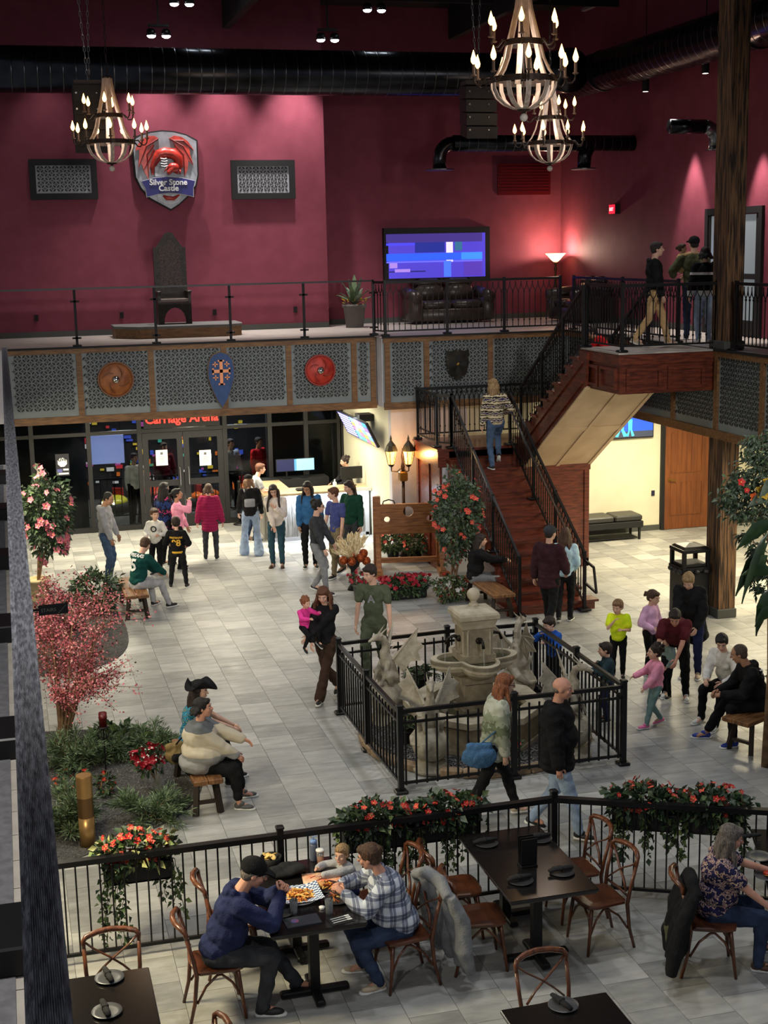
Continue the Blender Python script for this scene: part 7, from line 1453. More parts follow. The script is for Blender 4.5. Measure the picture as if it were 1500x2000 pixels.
    if hat:
        hmcol = hat[1]; b = B()
        if hat[0] == 'cap':
            b.ell(hp(0, -.01, .028), (rr(.0535), rr(.064), rr(.049)), 18, 10, Rh); pts = []
            for yb, zb2, wv in ((.03, .034, .045), (.065, .034, .043), (.088, .026, .034), (.1, .02, .016)): pts += [hp(-wv, yb, zb2-.006), hp(0, yb, zb2+.002), hp(wv, yb, zb2-.006)]
            if hat[2:] == ('back',): pass
            b.add(pts+[p-Rh@V(0, 0, .004) for p in pts], [(j*3+i, j*3+i+1, j*3+i+4, j*3+i+3) for j in range(3) for i in range(2)]+[(12+j*3+i+3, 12+j*3+i+4, 12+j*3+i+1, 12+j*3+i) for j in range(3) for i in range(2)]); b.ell(hp(0, -.006, .074), rr(.005), 6, 4)
            b.build('cap', hmcol, t, True)
        elif hat[0] == 'beanie': b.ell(hp(0, -.01, .03), (rr(.051), rr(.06), rr(.046)), 16, 10, Rh); b.build('beanie', hmcol, t, True)
        elif hat[0] == 'tricorn':
            b.ell(hp(0, -.005, .045), (rr(.05), rr(.058), rr(.04)), 16, 10, Rh); n = 36; vs_ = []
            for k in range(n):
                a = 2*PI*k/n+PI/2; lift = .5+.5*math.cos(3*(a-PI/2)+PI); r = .125-.045*lift; vs_ += [hp(.046*math.cos(a), .054*math.sin(a)-.004, .028), hp(r*math.cos(a), r*1.05*math.sin(a)-.004, .024+.06*lift)]
            b.add(vs_+[p+Rh@V(0, 0, .006) for p in vs_], [(2*k, 2*k+1, (2*k+3) % (2*n), (2*k+2) % (2*n)) for k in range(n)]+[(2*n+2*k, 2*n+(2*k+2) % (2*n), 2*n+(2*k+3) % (2*n), 2*n+2*k+1) for k in range(n)]+[(2*k+1, 2*n+2*k+1, 2*n+(2*k+3) % (2*n), (2*k+3) % (2*n)) for k in range(n)]); b.build('tricorn_hat', hmcol, t, True)
    if glasses:
        b = B()
        for s in (-1, 1): b.tube([hp(s*.0185+.0125*math.cos(a), .0555, .003+.0095*math.sin(a)) for a in [k*PI/5 for k in range(11)]], rr(.0013), 4); b.bar(hp(s*.03, .054, .005), hp(s*.046, .0, .004), rr(.003))
        b.bar(hp(-.006, .057, .006), hp(.006, .057, .006), rr(.0025)); b.build('glasses', M_BLKM, t)
    t['_up'] = 1; info = dict(t=t, up=up, R=R, hp=hp, Rh=Rh, w=wrp, N=N, Sh=Sh, h=h, el=el, P=P, kn=kn); return info
def G(px, py): q = gz(px, py); return (q.x, q.y, 0)
def GU(px, py, Y): return (gy(px, py, Y).x, Y, Z2)
def proj_text(I, s, size, m, zc, back=True, x=0, offs=0):
    t = I['t']; target = [c for c in t.children if c.name.split('.')[0] in ('shirt', 'jersey', 'jacket')][0]; PROJ.append((s, size, m, I, zc, back, x, target))
WK = lambda a=.13, b_=-.15: [(-.045, a, .045), (.05, b_, .075)]
WK2 = lambda a=.13, b_=-.15: [(-.05, b_, .075), (.045, a, .045)]
# entrance group
M_W = mat('print_white', S(220, 222, 224), .7); M_Y = mat('print_gold', S(226, 176, 60), .7)
person('man in a light grey hoodie and jeans standing by the rear planting bed', G(212, 1138), -20, 1.82, 'tan', top='ltgrey', hood=True, bulk=.012, hem=.05, pants='jeans', head=(30, -10, 0), hands=[(-.13, .1, .47), (.13, .1, .47)], hair=('buzz', 'black'), shoes='black', tname='hoodie')
I = person('seated person in a dark green jersey with a white number 5', (2.0, 24.25, 0), 35, 1.78, 'fair', pel=(0, -.02, .30), lean=16, feet=[(-.09, .26, .04), (.1, .3, .04)], hands=[(-.05, .28, .36), (.08, .28, .36)], top='green', bulk=.016, hem=.0, pants='ltgrey', head=(25, 15, 0), hair=('short', 'brown'), tname='jersey')
proj_text(I, '5', .3, M_W, .17); proj_text(I, 'PICKARD', .085, M_W, .275)
I = person('boy in a white hoodie with a printed square, facing the camera', G(308, 1122), -115, 1.4, 'fair', kid=.8, top='white', hood=True, bulk=.012, pants='black', hands=[(-.1, .12, .6), (.09, .14, .58)], head=(5, 40, 0), hair=('short', 'brown'), tname='jersey', feet=[(-.06, .03, .04), (.06, -.02, .04)])
proj_text(I, 'O', .16, MATS['poster_black'], .19, False)
I = person('boy in a black jersey numbered 98 with yellow bands', G(350, 1147), 75, 1.42, 'fair', kid=.7, top=stripes('jersey_bands', [(0, S(22, 22, 24)), (.0001+.0, S(22, 22, 24)), (.395, S(226, 176, 60)), (.425, S(22, 22, 24)), (.437, S(230, 230, 226)), (.455, S(22, 22, 24)), (.467, S(226, 176, 60)), (.495, S(22, 22, 24))], period=1.45), sleeve=.8, bulk=.016, hem=.04, pants='black', hands=[(-.13, .14, .56), (.12, .1, .55)], head=(15, 20, 0), hair=('short', 'dark'), tname='jersey', feet=[(-.11, 0, .04), (.1, 0, .04)], sole='white')
proj_text(I, '98', .17, M_Y, .135); proj_text(I, 'PASTRNAK', .05, M_Y, .215)
person('woman in a pink sweater with a long dark ponytail drinking', G(352, 1112), -10, 1.66, 'tan', wom=1, top='pink', bulk=.01, pants='black', hands=[(-.12, .1, .5), (.04, .15, .84)], head=(-12, 0, 0), hair=('pony', 'black', .22), palm=[(1, 0, 0), (-1, .2, 0)])
person('woman with very long black hair in a dark patterned jacket behind the boys', G(326, 1104), 40, 1.72, 'tan', wom=1, top=stripes('tie_dye_navy', [(0, S(28, 30, 52)), (.3, S(190, 70, 120)), (.45, S(28, 30, 52)), (.7, S(40, 60, 110))], period=.3, noise_amt=1.2), bulk=.012, hem=.08, pants='black', hair=('long', 'black', .3))
person('girl in a magenta padded coat seen from behind', G(413, 1093), 78, 1.6, 'fair', wom=1, top=stripes('quilt_magenta', [(0, S(150, 36, 78)), (.9, S(104, 20, 52))], period=.06), bulk=.03, hem=.12, hood=True, pants='charcoal', hair=('wavy', 'brown', .06), hands=[(-.17, .03, .46), (.17, .03, .46)], feet=[(-.07, .0, .04), (.07, .0, .04)], tname='coat', pname='leggings')
I = person('person in a black top and pale flared jeans wearing a patterned backpack', G(492, 1085), 80, 1.72, 'fair', wom=1, top='black', bulk=.014, hem=.03, pants='ltjeans', flare=1.2, hair=('wavy', 'sandy', .1), hat=('beanie', CB['black']), feet=[(-.09, .05, .04), (.09, -.02, .04)], hands=[(-.14, .12, .52), (.14, .1, .5)], head=(10, 30, 0))
def worldp(I, v): 
    t = I['t']; return Vector(t.location)+Matrix.Rotation(t.rotation_euler.z, 3, 'Z')@v
def bag(label, nm, cat, p, rz, sz, m, straps=None, m2=None, sw=None):
    t = thing(nm, label, cat, p, rz)
    if sw: straps = [Matrix.Rotation(-rz, 3, 'Z')@(Vector(q)-Vector(p)) for q in sw]; b = B(); b.bevbox((0, 0, 0), sz, min(sz)*.3) if nm == 'backpack' else b.ell((0, 0, -sz[2]*.12), (sz[0]*.56, sz[1]*.6, sz[2]*.5), 14, 10).cap((-sz[0]*.3, 0, sz[2]*.3), (sz[0]*.3, 0, sz[2]*.3), sz[1]*.3, sz[1]*.3); vox(b.build('body', m, t, True), .012, 6, .01)
    if m2: B().bevbox((0, -sz[1]*.5, -sz[2]*.15), (sz[0]*.75, sz[1]*.35, sz[2]*.45), .02).build('front_pocket', m2, t, True)
    if straps: B().tube(straps, .014, 6, squash=.5).build('strap', m2 or m, t, True)
    return t
bag('white patterned backpack worn by the person in flared jeans', 'backpack', 'bag', worldp(I, I['up'](0, -.13, .19)), I['t'].rotation_euler.z, (.29, .15, .4), stripes('bag_print', [(0, S(214, 206, 206)), (.3, S(60, 50, 56)), (.42, S(206, 90, 90)), (.5, S(200, 196, 200)), (.8, S(120, 110, 120))], period=.21, noise_amt=1.6), [(-.1, .05, .15), (-.11, .16, .2), (-.11, .2, .05)], CB['heather'])
person('laughing woman with glasses and long brown hair in a cream fleece jacket', G(543, 1107), -112, 1.74, 'fair', wom=1, lean=8, top='cream', bulk=.02, hem=.05, pants='teal', hands=[(-.03, .16, .72), (-.0, .13, .48)], head=(18, 10, 8), hair=('long', 'dark', .24), glasses=True, tname='fleece_jacket', shoes='brown', sole='brown', palm=[(.5, 0, 1), (0, 1, 0)])
q = gz(528, 1045); person('man in a grey shirt leaning on the reception counter', (4.98, 29.6, 0), 0, 1.76, 'fair', lean=18, top='heather', sleeve=.4, pants='dkjeans', hands=[(-.02, .27, .63), (.1, .27, .63)], head=(0, 0, 0), hair=('short', 'auburn'), feet=[(-.05, -.06, .04), (.06, .02, .04)], palm=[(0, 0, -1), (0, 0, -1)])
person('long-haired person in a blue sweatshirt by the counter', G(607, 1108), -100, 1.78, 'tan', top='azure', bulk=.012, hem=.04, pants='black', hair=('long', 'black', .2), head=(20, -25, 0), hands=[(-.14, .1, .46), (.12, .05, .46)], glasses=True)
person('bearded man in a dark quarter-zip and grey trousers walking right', G(622, 1160), -30, 1.78, 'fair', top='charcoal', bulk=.01, hem=.03, pants='grey', hair=('curly', 'black', .1), head=(4, 10, 0), hands=[(-.1, .16, .49), (.13, .12, .5)], feet=WK2(.1, -.06), glasses=True)
person('young man in a blue t-shirt and khaki trousers looking left', G(660, 1126), -150, 1.78, 'fair', top='blue', sleeve=.4, pants='khaki', hair=('short', 'auburn'), head=(8, -30, 0), hands=[(-.13, .06, .47), (.12, .1, .47)], feet=WK(.1, -.13))
person('dark-haired person in a forest green hoodie behind the man in blue', G(690, 1108), -140, 1.78, 'fair', top='forest', hood=True, bulk=.016, hem=.03, pants='charcoal', hair=('wavy', 'dark', .1), head=(12, -20, 0))
person('young attendant in a black hoodie behind the reception counter', (gy(678, 905, 30.3).x, 30.3, 0), 190, 1.66, 'fair', top='black', hood=True, bulk=.012, pants='black', hair=('curly', 'dark', .1), head=(14, 0, 0), hands=[(-.1, .2, .62), (.1, .2, .62)])
# centre
I = person('woman in a black top and brown trousers carrying a toddler', G(640, 1368), -125, 1.7, 'fair', wom=1, turn=-8, top='black', bulk=.008, pants='brown', flare=.6, hair=('long', 'auburn', .12), head=(24, 20, 0), hands=[(.1, .16, .57), (.06, .17, .53)], feet=[(.03, .1, .04), (-.04, -.16, .1)], shoes='black', pole=[(-1, -.2, -.6), (1, -.2, -.6)])
wc = worldp(I, Vector((.24, .18, .93))); person('toddler in a bright pink sweater carried by the woman in black', (wc.x, wc.y, .78-.02), -60, .9, 'fair', kid=1, pel=(0, 0, .40), top='hotpink', bulk=.016, pants='black', feet=[(-.1, .2, .16), (.12, .12, .1)], hands=[(-.14, .2, .62), (.12, .24, .58)], hair=('curly', 'ginger', .1), head=(15, 0, 0))
I = person('young man in an olive t-shirt and olive trousers walking past the fountain', G(733, 1338), -120, 1.84, 'fair', top='olive', sleeve=.4, pants='olive', hair=('short', 'dark'), head=(16, -30, 0), hands=[(-.16, .08, .47), (.15, .0, .47)], feet=WK2(.08, -.14))
proj_text(I, 'A', .16, CB['heather'], .19, False)
person('woman in a black fleece and grey skirt sitting on the bench by the stairs', (7.85, 22.75, 0), -12, 1.68, 'fair', wom=1, pel=(0, -.04, .30), lean=8, top='black', bulk=.026, pants='grey', feet=[(-.06, .26, .04), (.06, .22, .04)], hands=[(-.04, .26, .46), (.04, .28, .48)], hair=('wavy', 'dark', .16), head=(4, 0, 0), shoes='black')
person('man in a dark maroon puffer jacket and black cap walking away', G(1072, 1236), 45, 1.8, 'fair', top='puffer', bulk=.026, hem=.07, pants='black', hair=('short', 'dark'), hat=('cap', CB['charcoal']), feet=WK(.1, -.18), hands=[(-.17, .05, .47), (.12, .12, .56)], head=(0, -20, 0), tname='jacket')
person('woman in a pale blue hoodie walking beside the man in the puffer jacket', G(1103, 1216), 60, 1.64, 'fair', wom=1, top='sky', bulk=.014, hem=.03, pants='black', hair=('long', 'brown', .18), hands=[(-.04, .16, .55), (.08, .1, .55)], feet=WK2(.07, -.1))
k12 = 12; person('blonde woman in a patterned sweater and jeans climbing the stairs', (XA1-.6, Y0+11*run-.05, 12*rise-.0), 84, 1.74, 'fair', wom=1, pel=(0, .02, .52), lean=6, top=stripes('fair_isle', [(0, S(206, 192, 158)), (.16, S(40, 34, 40)), (.3, S(206, 192, 158)), (.4, S(52, 46, 96)), (.58, S(206, 192, 158)), (.68, S(40, 34, 34)), (.86, S(206, 192, 158))], period=.13, noise_amt=.55), bulk=.018, hem=.04, pants='jeans', hair=('long', 'blond', .16), feet=[(-.05, -.04, .04), (.05, .08, .142)], hands=[(-.15, .02, .47), (.13, .14, .6)], head=(10, 35, 0), tname='sweater')
# children right of the fountain
person('boy in a lime yellow and black top by the fountain fence', G(1207, 1322), -120, 1.24, 'fair', kid=.9, top='lime', sleeve=.4, bulk=.02, pants='black', hair=('short', 'sandy'), hands=[(-.06, .14, .62), (.04, .14, .72)], head=(14, -20, 0), tname='vest')
person('boy in a royal blue fleece leaning on the fountain fence', (7.22, 17.6, 0), 200, 1.22, 'fair', kid=.9, lean=8, top='royal', bulk=.02, pants='black', hair=('short', 'dark'), hands=[(-.08, .2, .66), (.06, .18, .74)], head=(18, 0, 0), tname='fleece')
person('boy in a dark puffer jacket by the fountain fence', G(1185, 1408), 165, 1.14, 'fair', kid=.9, top='dkteal', bulk=.022, hem=.06, pants='navy', hair=('short', 'dark'), hands=[(-.1, .2, .66), (.1, .1, .68)], head=(5, 0, 0), tname='jacket')
person('girl in a pink sweater and mint leggings walking left', G(1280, 1420), 172, 1.18, 'fair', kid=.9, wom=1, top='pink', bulk=.02, hem=.05, pants='legging', hair=('curly', 'dark', .1), hands=[(-.1, .16, .5), (.1, .22, .58)], feet=WK(.12, -.08), shoes='pink', head=(0, 0, 0), pname='leggings', tname='sweater')
person('girl with a topknot in a lilac vest', G(1268, 1316), -60, 1.34, 'fair', kid=.7, wom=1, top='lilac', bulk=.018, hem=.03, pants='black', hair=('pony', 'brown', .05), hands=[(-.08, .14, .58), (.1, .1, .56)], head=(12, 0, 0))
person('woman in a maroon shirt bending forward over the children', G(1318, 1362), -120, 1.7, 'pink', wom=1, pel=(0, -.06, .5), lean=52, top='maroon', sleeve=.4, bulk=.02, fat=.25, pants='black', hair=('bun', 'dark'), hands=[(-.02, .34, .42), (.14, .34, .4)], head=(10, 0, 0), feet=[(-.09, .04, .04), (.08, -.02, .04)], shoes='white')
person('woman in a long dark coat with blonde hair up, leaning by the trash can', G(1350, 1322), -130, 1.74, 'fair', wom=1, lean=24, top='black', bulk=.03, hem=.2, pants='navy', hair=('bun', 'blond'), hands=[(-.08, .2, .5), (.08, .2, .48)], head=(25, 0, 0), tname='coat', shoes='beige')
person('small child in a grey-green top half hidden behind the girl in pink', G(1302, 1362), -160, .98, 'fair', kid=1, top='mint', bulk=.018, pants='black', hair=('short', 'sandy'), hands=[(-.1, .1, .5), (.2, .16, .62)])
person('seated woman in a white zip top on the right bench', (9.0, 15.9, 0), -150, 1.68, 'fair', wom=1, pel=(0, -.02, .29), lean=18, top='white', bulk=.014, pants='black', feet=[(-.08, .3, .04), (.1, .22, .04)], hands=[(-.12, .26, .38), (.04, .26, .38)], hair=('bun', 'black'), head=(18, 25, 0), shoes='white')
I = person('seated man in a black hoodie with a white wing print on the back', (8.93, 15.0, 0), 168, 1.8, 'tan', pel=(0, -.02, .285), lean=22, top='black', hood=True, bulk=.02, hem=.03, pants='black', feet=[(-.1, .2, .04), (.1, .34, .04)], hands=[(-.05, .27, .37), (.03, .28, .38)], hair=('buzz', 'buzz'), head=(10, -20, 0), shoes='blue', tname='jacket', cuff=.82)
proj_text(I, '>>', .13, M_W, .235, True, -.05)
# women on the left bench
person('woman in a black tricorn hat and blue patterned top on the left bench', (1.84, 15.85, 0), -12, 1.68, 'fair', wom=1, pel=(0, -.02, .30), lean=10, top=stripes('paisley_blue', [(0, S(40, 110, 140)), (.42, S(190, 170, 80)), (.5, S(34, 90, 124)), (.8, S(70, 150, 170))], period=.13, noise_amt=2.2), sleeve=.4, bulk=.012, fat=.2, pants='black', feet=[(-.08, .28, .04), (.08, .26, .04)], hands=[(-.02, .3, .42), (.03, .31, .41)], hair=('long', 'dark', .2), hat=('tricorn', CB['black']), head=(2, -6, 0))
CI = person('woman in a chunky grey and cream banded cardigan on the left bench', (1.86, 15.13, 0), -10, 1.7, 'pink', wom=1, pel=(0, -.03, .30), lean=6, fat=1.1, top=stripes('banded_cardigan', [(0, S(64, 68, 74)), (.24, S(150, 150, 150)), (.43, S(196, 186, 166)), (.61, S(104, 108, 112))], period=1.55), bulk=.03, hem=.05, pants='black', cuff=.8, feet=[(-.1, .26, .04), (.1, .24, .04)], hands=[(-.03, .3, .44), (.04, .26, .34)], hair=('wavy', 'black', .04), head=(-6, -8, 0), shoes='grey', tname='cardigan')
bag('tan slouch bag with a black strap behind the woman in the banded cardigan', 'handbag', 'bag', (1.58, 15.42, .58), .3, (.2, .2, .22), mat('bag_tan', S(120, 100, 60), .8, bump=.5, bscale=20), None, CB['black'], [(1.6, 15.4, .68), worldp(CI, CI['up'](-.02, -.13, .16)), worldp(CI, CI['Sh'][0]*.6+CI['Sh'][1]*.4+Vector((0, -.02, .075))), worldp(CI, CI['up'](.06, .115, .18))])
# passers-by in front of the fountain
I = person('woman in a sage green fleece hoodie walking right with a blue bag', G(965, 1600), -8, 1.7, 'fair', wom=1, lean=8, top=stripes('sage_patch', [(0, S(150, 156, 138)), (.28, S(104, 112, 88)), (.5, S(150, 158, 136)), (.72, S(186, 188, 172))], period=.52, noise_amt=.5), bulk=.03, hem=.08, hood=True, pants='black', hair=('long', 'ginger', .16), hands=[(-.13, -.02, .46), (.12, .05, .47)], feet=WK(.16, -.2), head=(6, 0, 0), glasses=True, tname='fleece_jacket', shoes='beige')
bp_ = worldp(I, Vector((.2, -.2, .86))); bag('soft blue shoulder bag hanging from the woman in the sage fleece', 'shoulder_bag', 'bag', bp_, -.2, (.36, .16, .27), cloth('denim_bag', S(66, 100, 136), bump=.6), None, None, [bp_+Vector((0, 0, .1)), worldp(I, I['up'](.12, .03, .18)), worldp(I, I['Sh'][1]+Vector((0, .02, .05)))])
person('bald man in a black hooded jacket and pale jeans walking right', G(1088, 1632), -30, 1.8, 'pink', top='black', hood=True, bulk=.034, hem=.09, fat=.3, pants='ltjeans', hair=('bald', 'grey'), head=(5, 0, 0), feet=WK2(.14, -.16), hands=[(-.16, .02, .47), (.15, .03, .47)], tname='jacket')
# diners
I = person('man in a navy pullover and black cap eating at the family table', (1.42, 10.72, 0), -4, 1.83, 'pink', pel=(0, -.03, .30), lean=24, fat=.3, top='navy', bulk=.016, pants='charcoal', feet=[(-.08, .34, .04), (.1, .16, .04)], hands=[(-.02, .28, .55), (.03, .27, .545)], pole=[(-.8, .1, -1), (.8, .1, -1)], hair=('short', 'grey'), hat=('cap', CB['black']), head=(14, 0, 0), curl=.9, hood=True, tname='pullover', palm=[(1, -.3, 0), (-1, -.3, 0)])
mpl = bpy.data.materials.new('plaid'); mpl.use_nodes = True; nt = mpl.node_tree; N_ = nt.nodes; L_ = nt.links; bs = N_['Principled BSDF']; bs.inputs['Roughness'].default_value = .9; tc = N_.new('ShaderNodeTexCoord'); sp = N_.new('ShaderNodeSeparateXYZ'); L_.new(tc.outputs['Object'], sp.inputs[0]); prev = None
for ax, per in ((2, .115), (1, .105), (0, .105)):
    w = N_.new('ShaderNodeMath'); w.operation = 'MULTIPLY'; w.inputs[1].default_value = 1/per; L_.new(sp.outputs[ax], w.inputs[0]); fr = N_.new('ShaderNodeMath'); fr.operation = 'FRACT'; L_.new(w.outputs[0], fr.inputs[0]); r = N_.new('ShaderNodeValToRGB'); r.color_ramp.interpolation = 'CONSTANT'; e = r.color_ramp.elements; e[0].color = (1, 1, 1, 1); e[1].position = .5; e[1].color = (.34, .36, .44, 1); q = e.new(.72); q.color = (.9, .9, .92, 1); q = e.new(.78); q.color = (.34, .36, .44, 1); L_.new(fr.outputs[0], r.inputs[0])
    if prev is None: prev = r.outputs[0]
    elif ax == 1: m_ = N_.new('ShaderNodeMix'); m_.data_type = 'RGBA'; m_.blend_type = 'MULTIPLY'; m_.inputs[0].default_value = 1; L_.new(prev, m_.inputs[6]); L_.new(r.outputs[0], m_.inputs[7]); prev = m_.outputs[2]
m_ = N_.new('ShaderNodeMix'); m_.data_type = 'RGBA'; m_.blend_type = 'MULTIPLY'; m_.inputs[0].default_value = 1; m_.inputs[7].default_value = (*S(198, 204, 214), 1); L_.new(prev, m_.inputs[6]); L_.new(m_.outputs[2], bs.inputs['Base Color'])
I = person('woman in a navy and white plaid shirt, hair in a bun, at the family table', (2.95, 10.78, 0), 178, 1.72, 'pink', wom=1, pel=(0, -.02, .30), lean=20, fat=.55, top=mpl, bulk=.018, hem=.05, pants='dkjeans', feet=[(-.1, .12, .04), (.1, .16, .04)], hands=[(-.02, .27, .5), (.1, .26, .5)], hair=('bun', 'brown'), head=(8, -28, 0), shoes='beige', tname='plaid_shirt', curl=.8, palm=[(.5, 0, -1), (-.5, 0, -1)])
person('blond toddler in a grey printed shirt at the family table', (2.72, 11.5, .12), 200, .98, 'fair', kid=1, pel=(0, 0, .42), lean=14, top='ltgrey', bulk=.02, pants='navy', feet=[(-.08, .2, .2), (.08, .2, .2)], hands=[(-.05, .4, .68), (.1, .3, .68)], hair=('short', 'blond'), head=(-4, 30, 0))
person('long grey-haired woman in a floral blouse at the right table', (5.72, 10.2, 0), -18, 1.7, 'pink', wom=1, pel=(0, -.02, .30), lean=8, fat=.45, top=stripes('floral_blouse', [(0, S(44, 42, 78)), (.3, S(196, 160, 140)), (.45, S(60, 54, 86)), (.6, S(206, 178, 156)), (.72, S(36, 36, 66))], period=.1, noise_amt=2.6), sleeve=.4, bulk=.016, pants='dkjeans', feet=[(-.1, .26, .04), (.1, .2, .04)], hands=[(-.1, .3, .46), (.16, .26, .36)], hair=('long', 'grey', .2), head=(12, 0, 0), shoes='brown')
def draped_coat(label, loc, rz, m, m2=None, w=.46, H=.95, nm='draped_coat'):
    t = thing(nm, label, 'coat', loc, rz); b = B(); b.tube([(-w/2, 0, .84), (-w*.2, -.03, .92), (w*.2, -.03, .92), (w/2, 0, .84)], [.05, .06, .06, .05], 10)
    for x in (-.5, -.25, 0, .25, .5): b.tube([(x*w, -.02, .86), (x*w*1.08, -.1-.05*abs(x), .6), (x*w*1.2, -.15+.04*math.sin(x*9), .36), (x*w*1.28+.02, -.2-.04*x, .86-H*.72)], [.06, .085, .095, .06], 10, squash=.8)
    vox(b.build('coat_body', m, t, True), .011, 8, .006, 4)
    if m2: b = B(); b.tube([(-w*.35, -.1, .6), (-w*.2, -.17, .45), (w*.1, -.18, .3)], [.05, .09, .06], 10, squash=.4); vox(b.build('lining', m2, t, True), .011, 5, .008)
    return t
draped_coat('charcoal grey coat draped over the plaid-shirted woman chair back', (3.25, 10.72, 0), W_+.25, CB['grey'], None, .56, 1.02)
draped_coat('black and olive coat draped over the grey-haired woman chair back', (5.4, 10.02, 0), E_-.35, CB['black'], CB['olivejk'])
# upper floor
person('man in a dark hoodie and tan trousers walking right on the stair bridge', (gy(1276, 668, 21.7).x, 21.7, Z2), -25, 1.76, 'fair', top='black', hood=True, bulk=.02, hem=.06, pants='tan', hair=('short', 'dark'), head=(0, 0, 0), feet=WK(.14, -.18), hands=[(-.12, .08, .48), (.12, .08, .48)], shoes='beige')
I = person('man in an olive jacket and cap holding a child, seen from behind', (gy(1352, 655, 22.9).x, 22.9, Z2), 60, 1.84, 'fair', top='olivejk', bulk=.024, hem=.05, pants='dkjeans', hair=('short', 'dark'), hat=('cap', CB['black']), hands=[(-.2, .1, .62), (-.08, .18, .62)], head=(0, 30, 0), tname='jacket')
wc = worldp(I, Vector((-.3, .02, .0))); person('small child in a tan top held up by the man in the olive jacket', (wc.x+.08, wc.y, Z2+.98), -30, .95, 'fair', kid=1, pel=(0, 0, .3), top='tan', bulk=.02, pants='tan', feet=[(-.1, .18, .1), (.1, .15, .06)], hands=[(-.1, .3, .62), (.1, .36, .6)], hair=('pony', 'brown', .04), head=(0, 0, 0))
person('woman in a black and white jacket and pale jeans beside the tall column', (gy(1374, 665, 22.0).x, 22.0, Z2), 75, 1.66, 'fair', wom=1, top=stripes('block_jacket', [(0, S(24, 24, 26)), (.505, S(200, 206, 206)), (.57, S(24, 24, 26)), (.735, S(220, 220, 220)), (.765, S(24, 24, 26))], period=1.6), bulk=.024, hem=.02, pants='ltjeans', hair=('wavy', 'black', .06), shoes='white', tname='jacket')
zk = ZL+10*rise2; person('child in a red top crouching on the upper stairs behind the railing', (10.2, YL-9.6*run2, zk), 150, 1.1, 'fair', kid=.9, pel=(0, -.05, .22), lean=40, top='red', bulk=.02, pants='black', feet=[(-.08, .0, .04), (.08, .02, .04)], hands=[(-.1, .3, .2), (.1, .28, .2)], hair=('short', 'dark'), head=(10, 0, 0))
# people inside the arena
for px, c, lab, hh in ((430/1, 'maroon', 'person in a maroon top inside the arena behind the left glass door', 1.75), (506, 'red', 'person in a red top inside the arena right of the doors', 1.75), (452, 'heather', 'person in a grey shirt inside the arena behind the right window', 1.75), (262, 'cream', 'woman in a pale top standing inside the shop window', 1.7)):
    if lab.startswith('person in a maroon'): px = 322
    Yp = 32.5 if px == 262 else 33.7; person(lab, (gy(px, 930, Yp).x, Yp, 0), -80+px % 40, hh, 'tan', top=c, bulk=.01, pants='black', hair=('short', 'dark'))
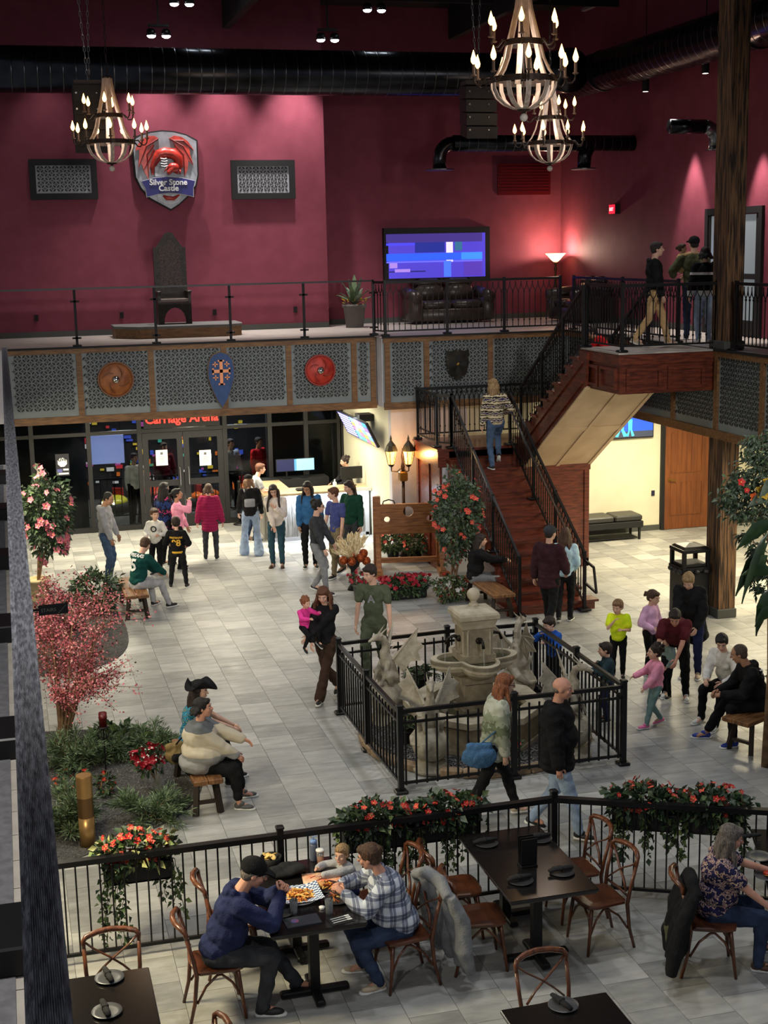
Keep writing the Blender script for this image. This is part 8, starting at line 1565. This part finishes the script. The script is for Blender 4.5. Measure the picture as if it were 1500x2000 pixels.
# ---------------------------------------------------------------- finish: resolve voxel surfaces, fingers, lettering
for o, size, it, wr, fs in VOX:
    m = o.modifiers.new('r', 'REMESH'); m.mode = 'VOXEL'; m.voxel_size = size; m.use_smooth_shade = True
    if it: s = o.modifiers.new('s', 'SMOOTH'); s.iterations = it; s.factor = .5
bpy.context.view_layer.update(); dg = bpy.context.evaluated_depsgraph_get()
new = [(o, bpy.data.meshes.new_from_object(o.evaluated_get(dg))) for o, *_ in VOX]
fing = {}
for o, fb in FING: fing.setdefault(o.name, []).append(fb)
for (o, me), (_, size, it, wr, fs) in zip(new, VOX):
    mats = [m for m in o.data.materials]; o.modifiers.clear(); n = len(me.vertices)
    if wr:
        co = np.empty(n*3, np.float32); no = np.empty(n*3, np.float32); me.vertices.foreach_get('co', co); me.vertex_normals.foreach_get('vector', no); co = co.reshape(-1, 3); no = no.reshape(-1, 3); ph = rng.uniform(0, 6, 6); x, y, z = co.T*fs*1.6
        d = np.sin(x*2.1+1.7*np.sin(z*2.3+ph[0])+ph[1])*np.sin(z*3.1+1.5*np.sin(y*2.7+ph[2])+ph[3])+.5*np.sin(5.3*z+3*np.sin(x*3+ph[4])+2*y)
        co += no*(d*wr*.55)[:, None]; me.vertices.foreach_set('co', co.ravel())
    if o.name in fing:
        bm = bmesh.new(); bm.from_mesh(me)
        for fb in fing[o.name]:
            vv = [bm.verts.new(v) for v in fb.v]
            for f in fb.f:
                try: bm.faces.new([vv[i] for i in f])
                except ValueError: pass
        bm.to_mesh(me); bm.free()
    me.materials.clear()
    for m in mats: me.materials.append(m)
    me.polygons.foreach_set('use_smooth', [True]*len(me.polygons)); me.update(); me.name = o.name; o.data = me
    if '_f' in o: del o['_f']
for o in bpy.data.objects:
    if '_up' in o: del o['_up']
# lettering laid onto clothing
for s, size, m, I, zc, back, xo, target in PROJ:
    cu = bpy.data.curves.new('lettering', 'FONT'); cu.body = s; cu.size = size; cu.align_x = 'CENTER'; cu.align_y = 'CENTER'; cu.offset = size*.03; tmp = bpy.data.objects.new('tmp', cu); COL.objects.link(tmp); bpy.context.view_layer.update()
    me = bpy.data.meshes.new_from_object(tmp.evaluated_get(bpy.context.evaluated_depsgraph_get())); bpy.data.objects.remove(tmp); bm = bmesh.new(); bm.from_mesh(me)
    bmesh.ops.triangulate(bm, faces=bm.faces)
    for _ in range(3): bmesh.ops.subdivide_edges(bm, edges=[e for e in bm.edges if e.calc_length() > size*.09], cuts=1); bmesh.ops.triangulate(bm, faces=bm.faces)
    bv = BVHTree.FromPolygons([v.co[:] for v in target.data.vertices], [p.vertices[:] for p in target.data.polygons]); R = I['R']; sg_ = -1 if back else 1; dead = []
    for v in bm.verts:
        o3 = I['up'](0, 0, zc)+R@Vector((-v.co.x*sg_+xo if False else v.co.x*(1 if back else -1)+xo, sg_*.5, v.co.y)); d = R@Vector((0, -sg_, 0)); hit = bv.ray_cast(o3, d)
        v.co = (hit[0]-d*.016) if hit[0] else (lambda q: q[0]+q[1]*.016)(bv.find_nearest(o3+d*.42))
    bm.to_mesh(me); bm.free(); me.materials.clear(); me.materials.append(m); q = bpy.data.objects.new('lettering', me); COL.objects.link(q); q.parent = target
finish_texts()
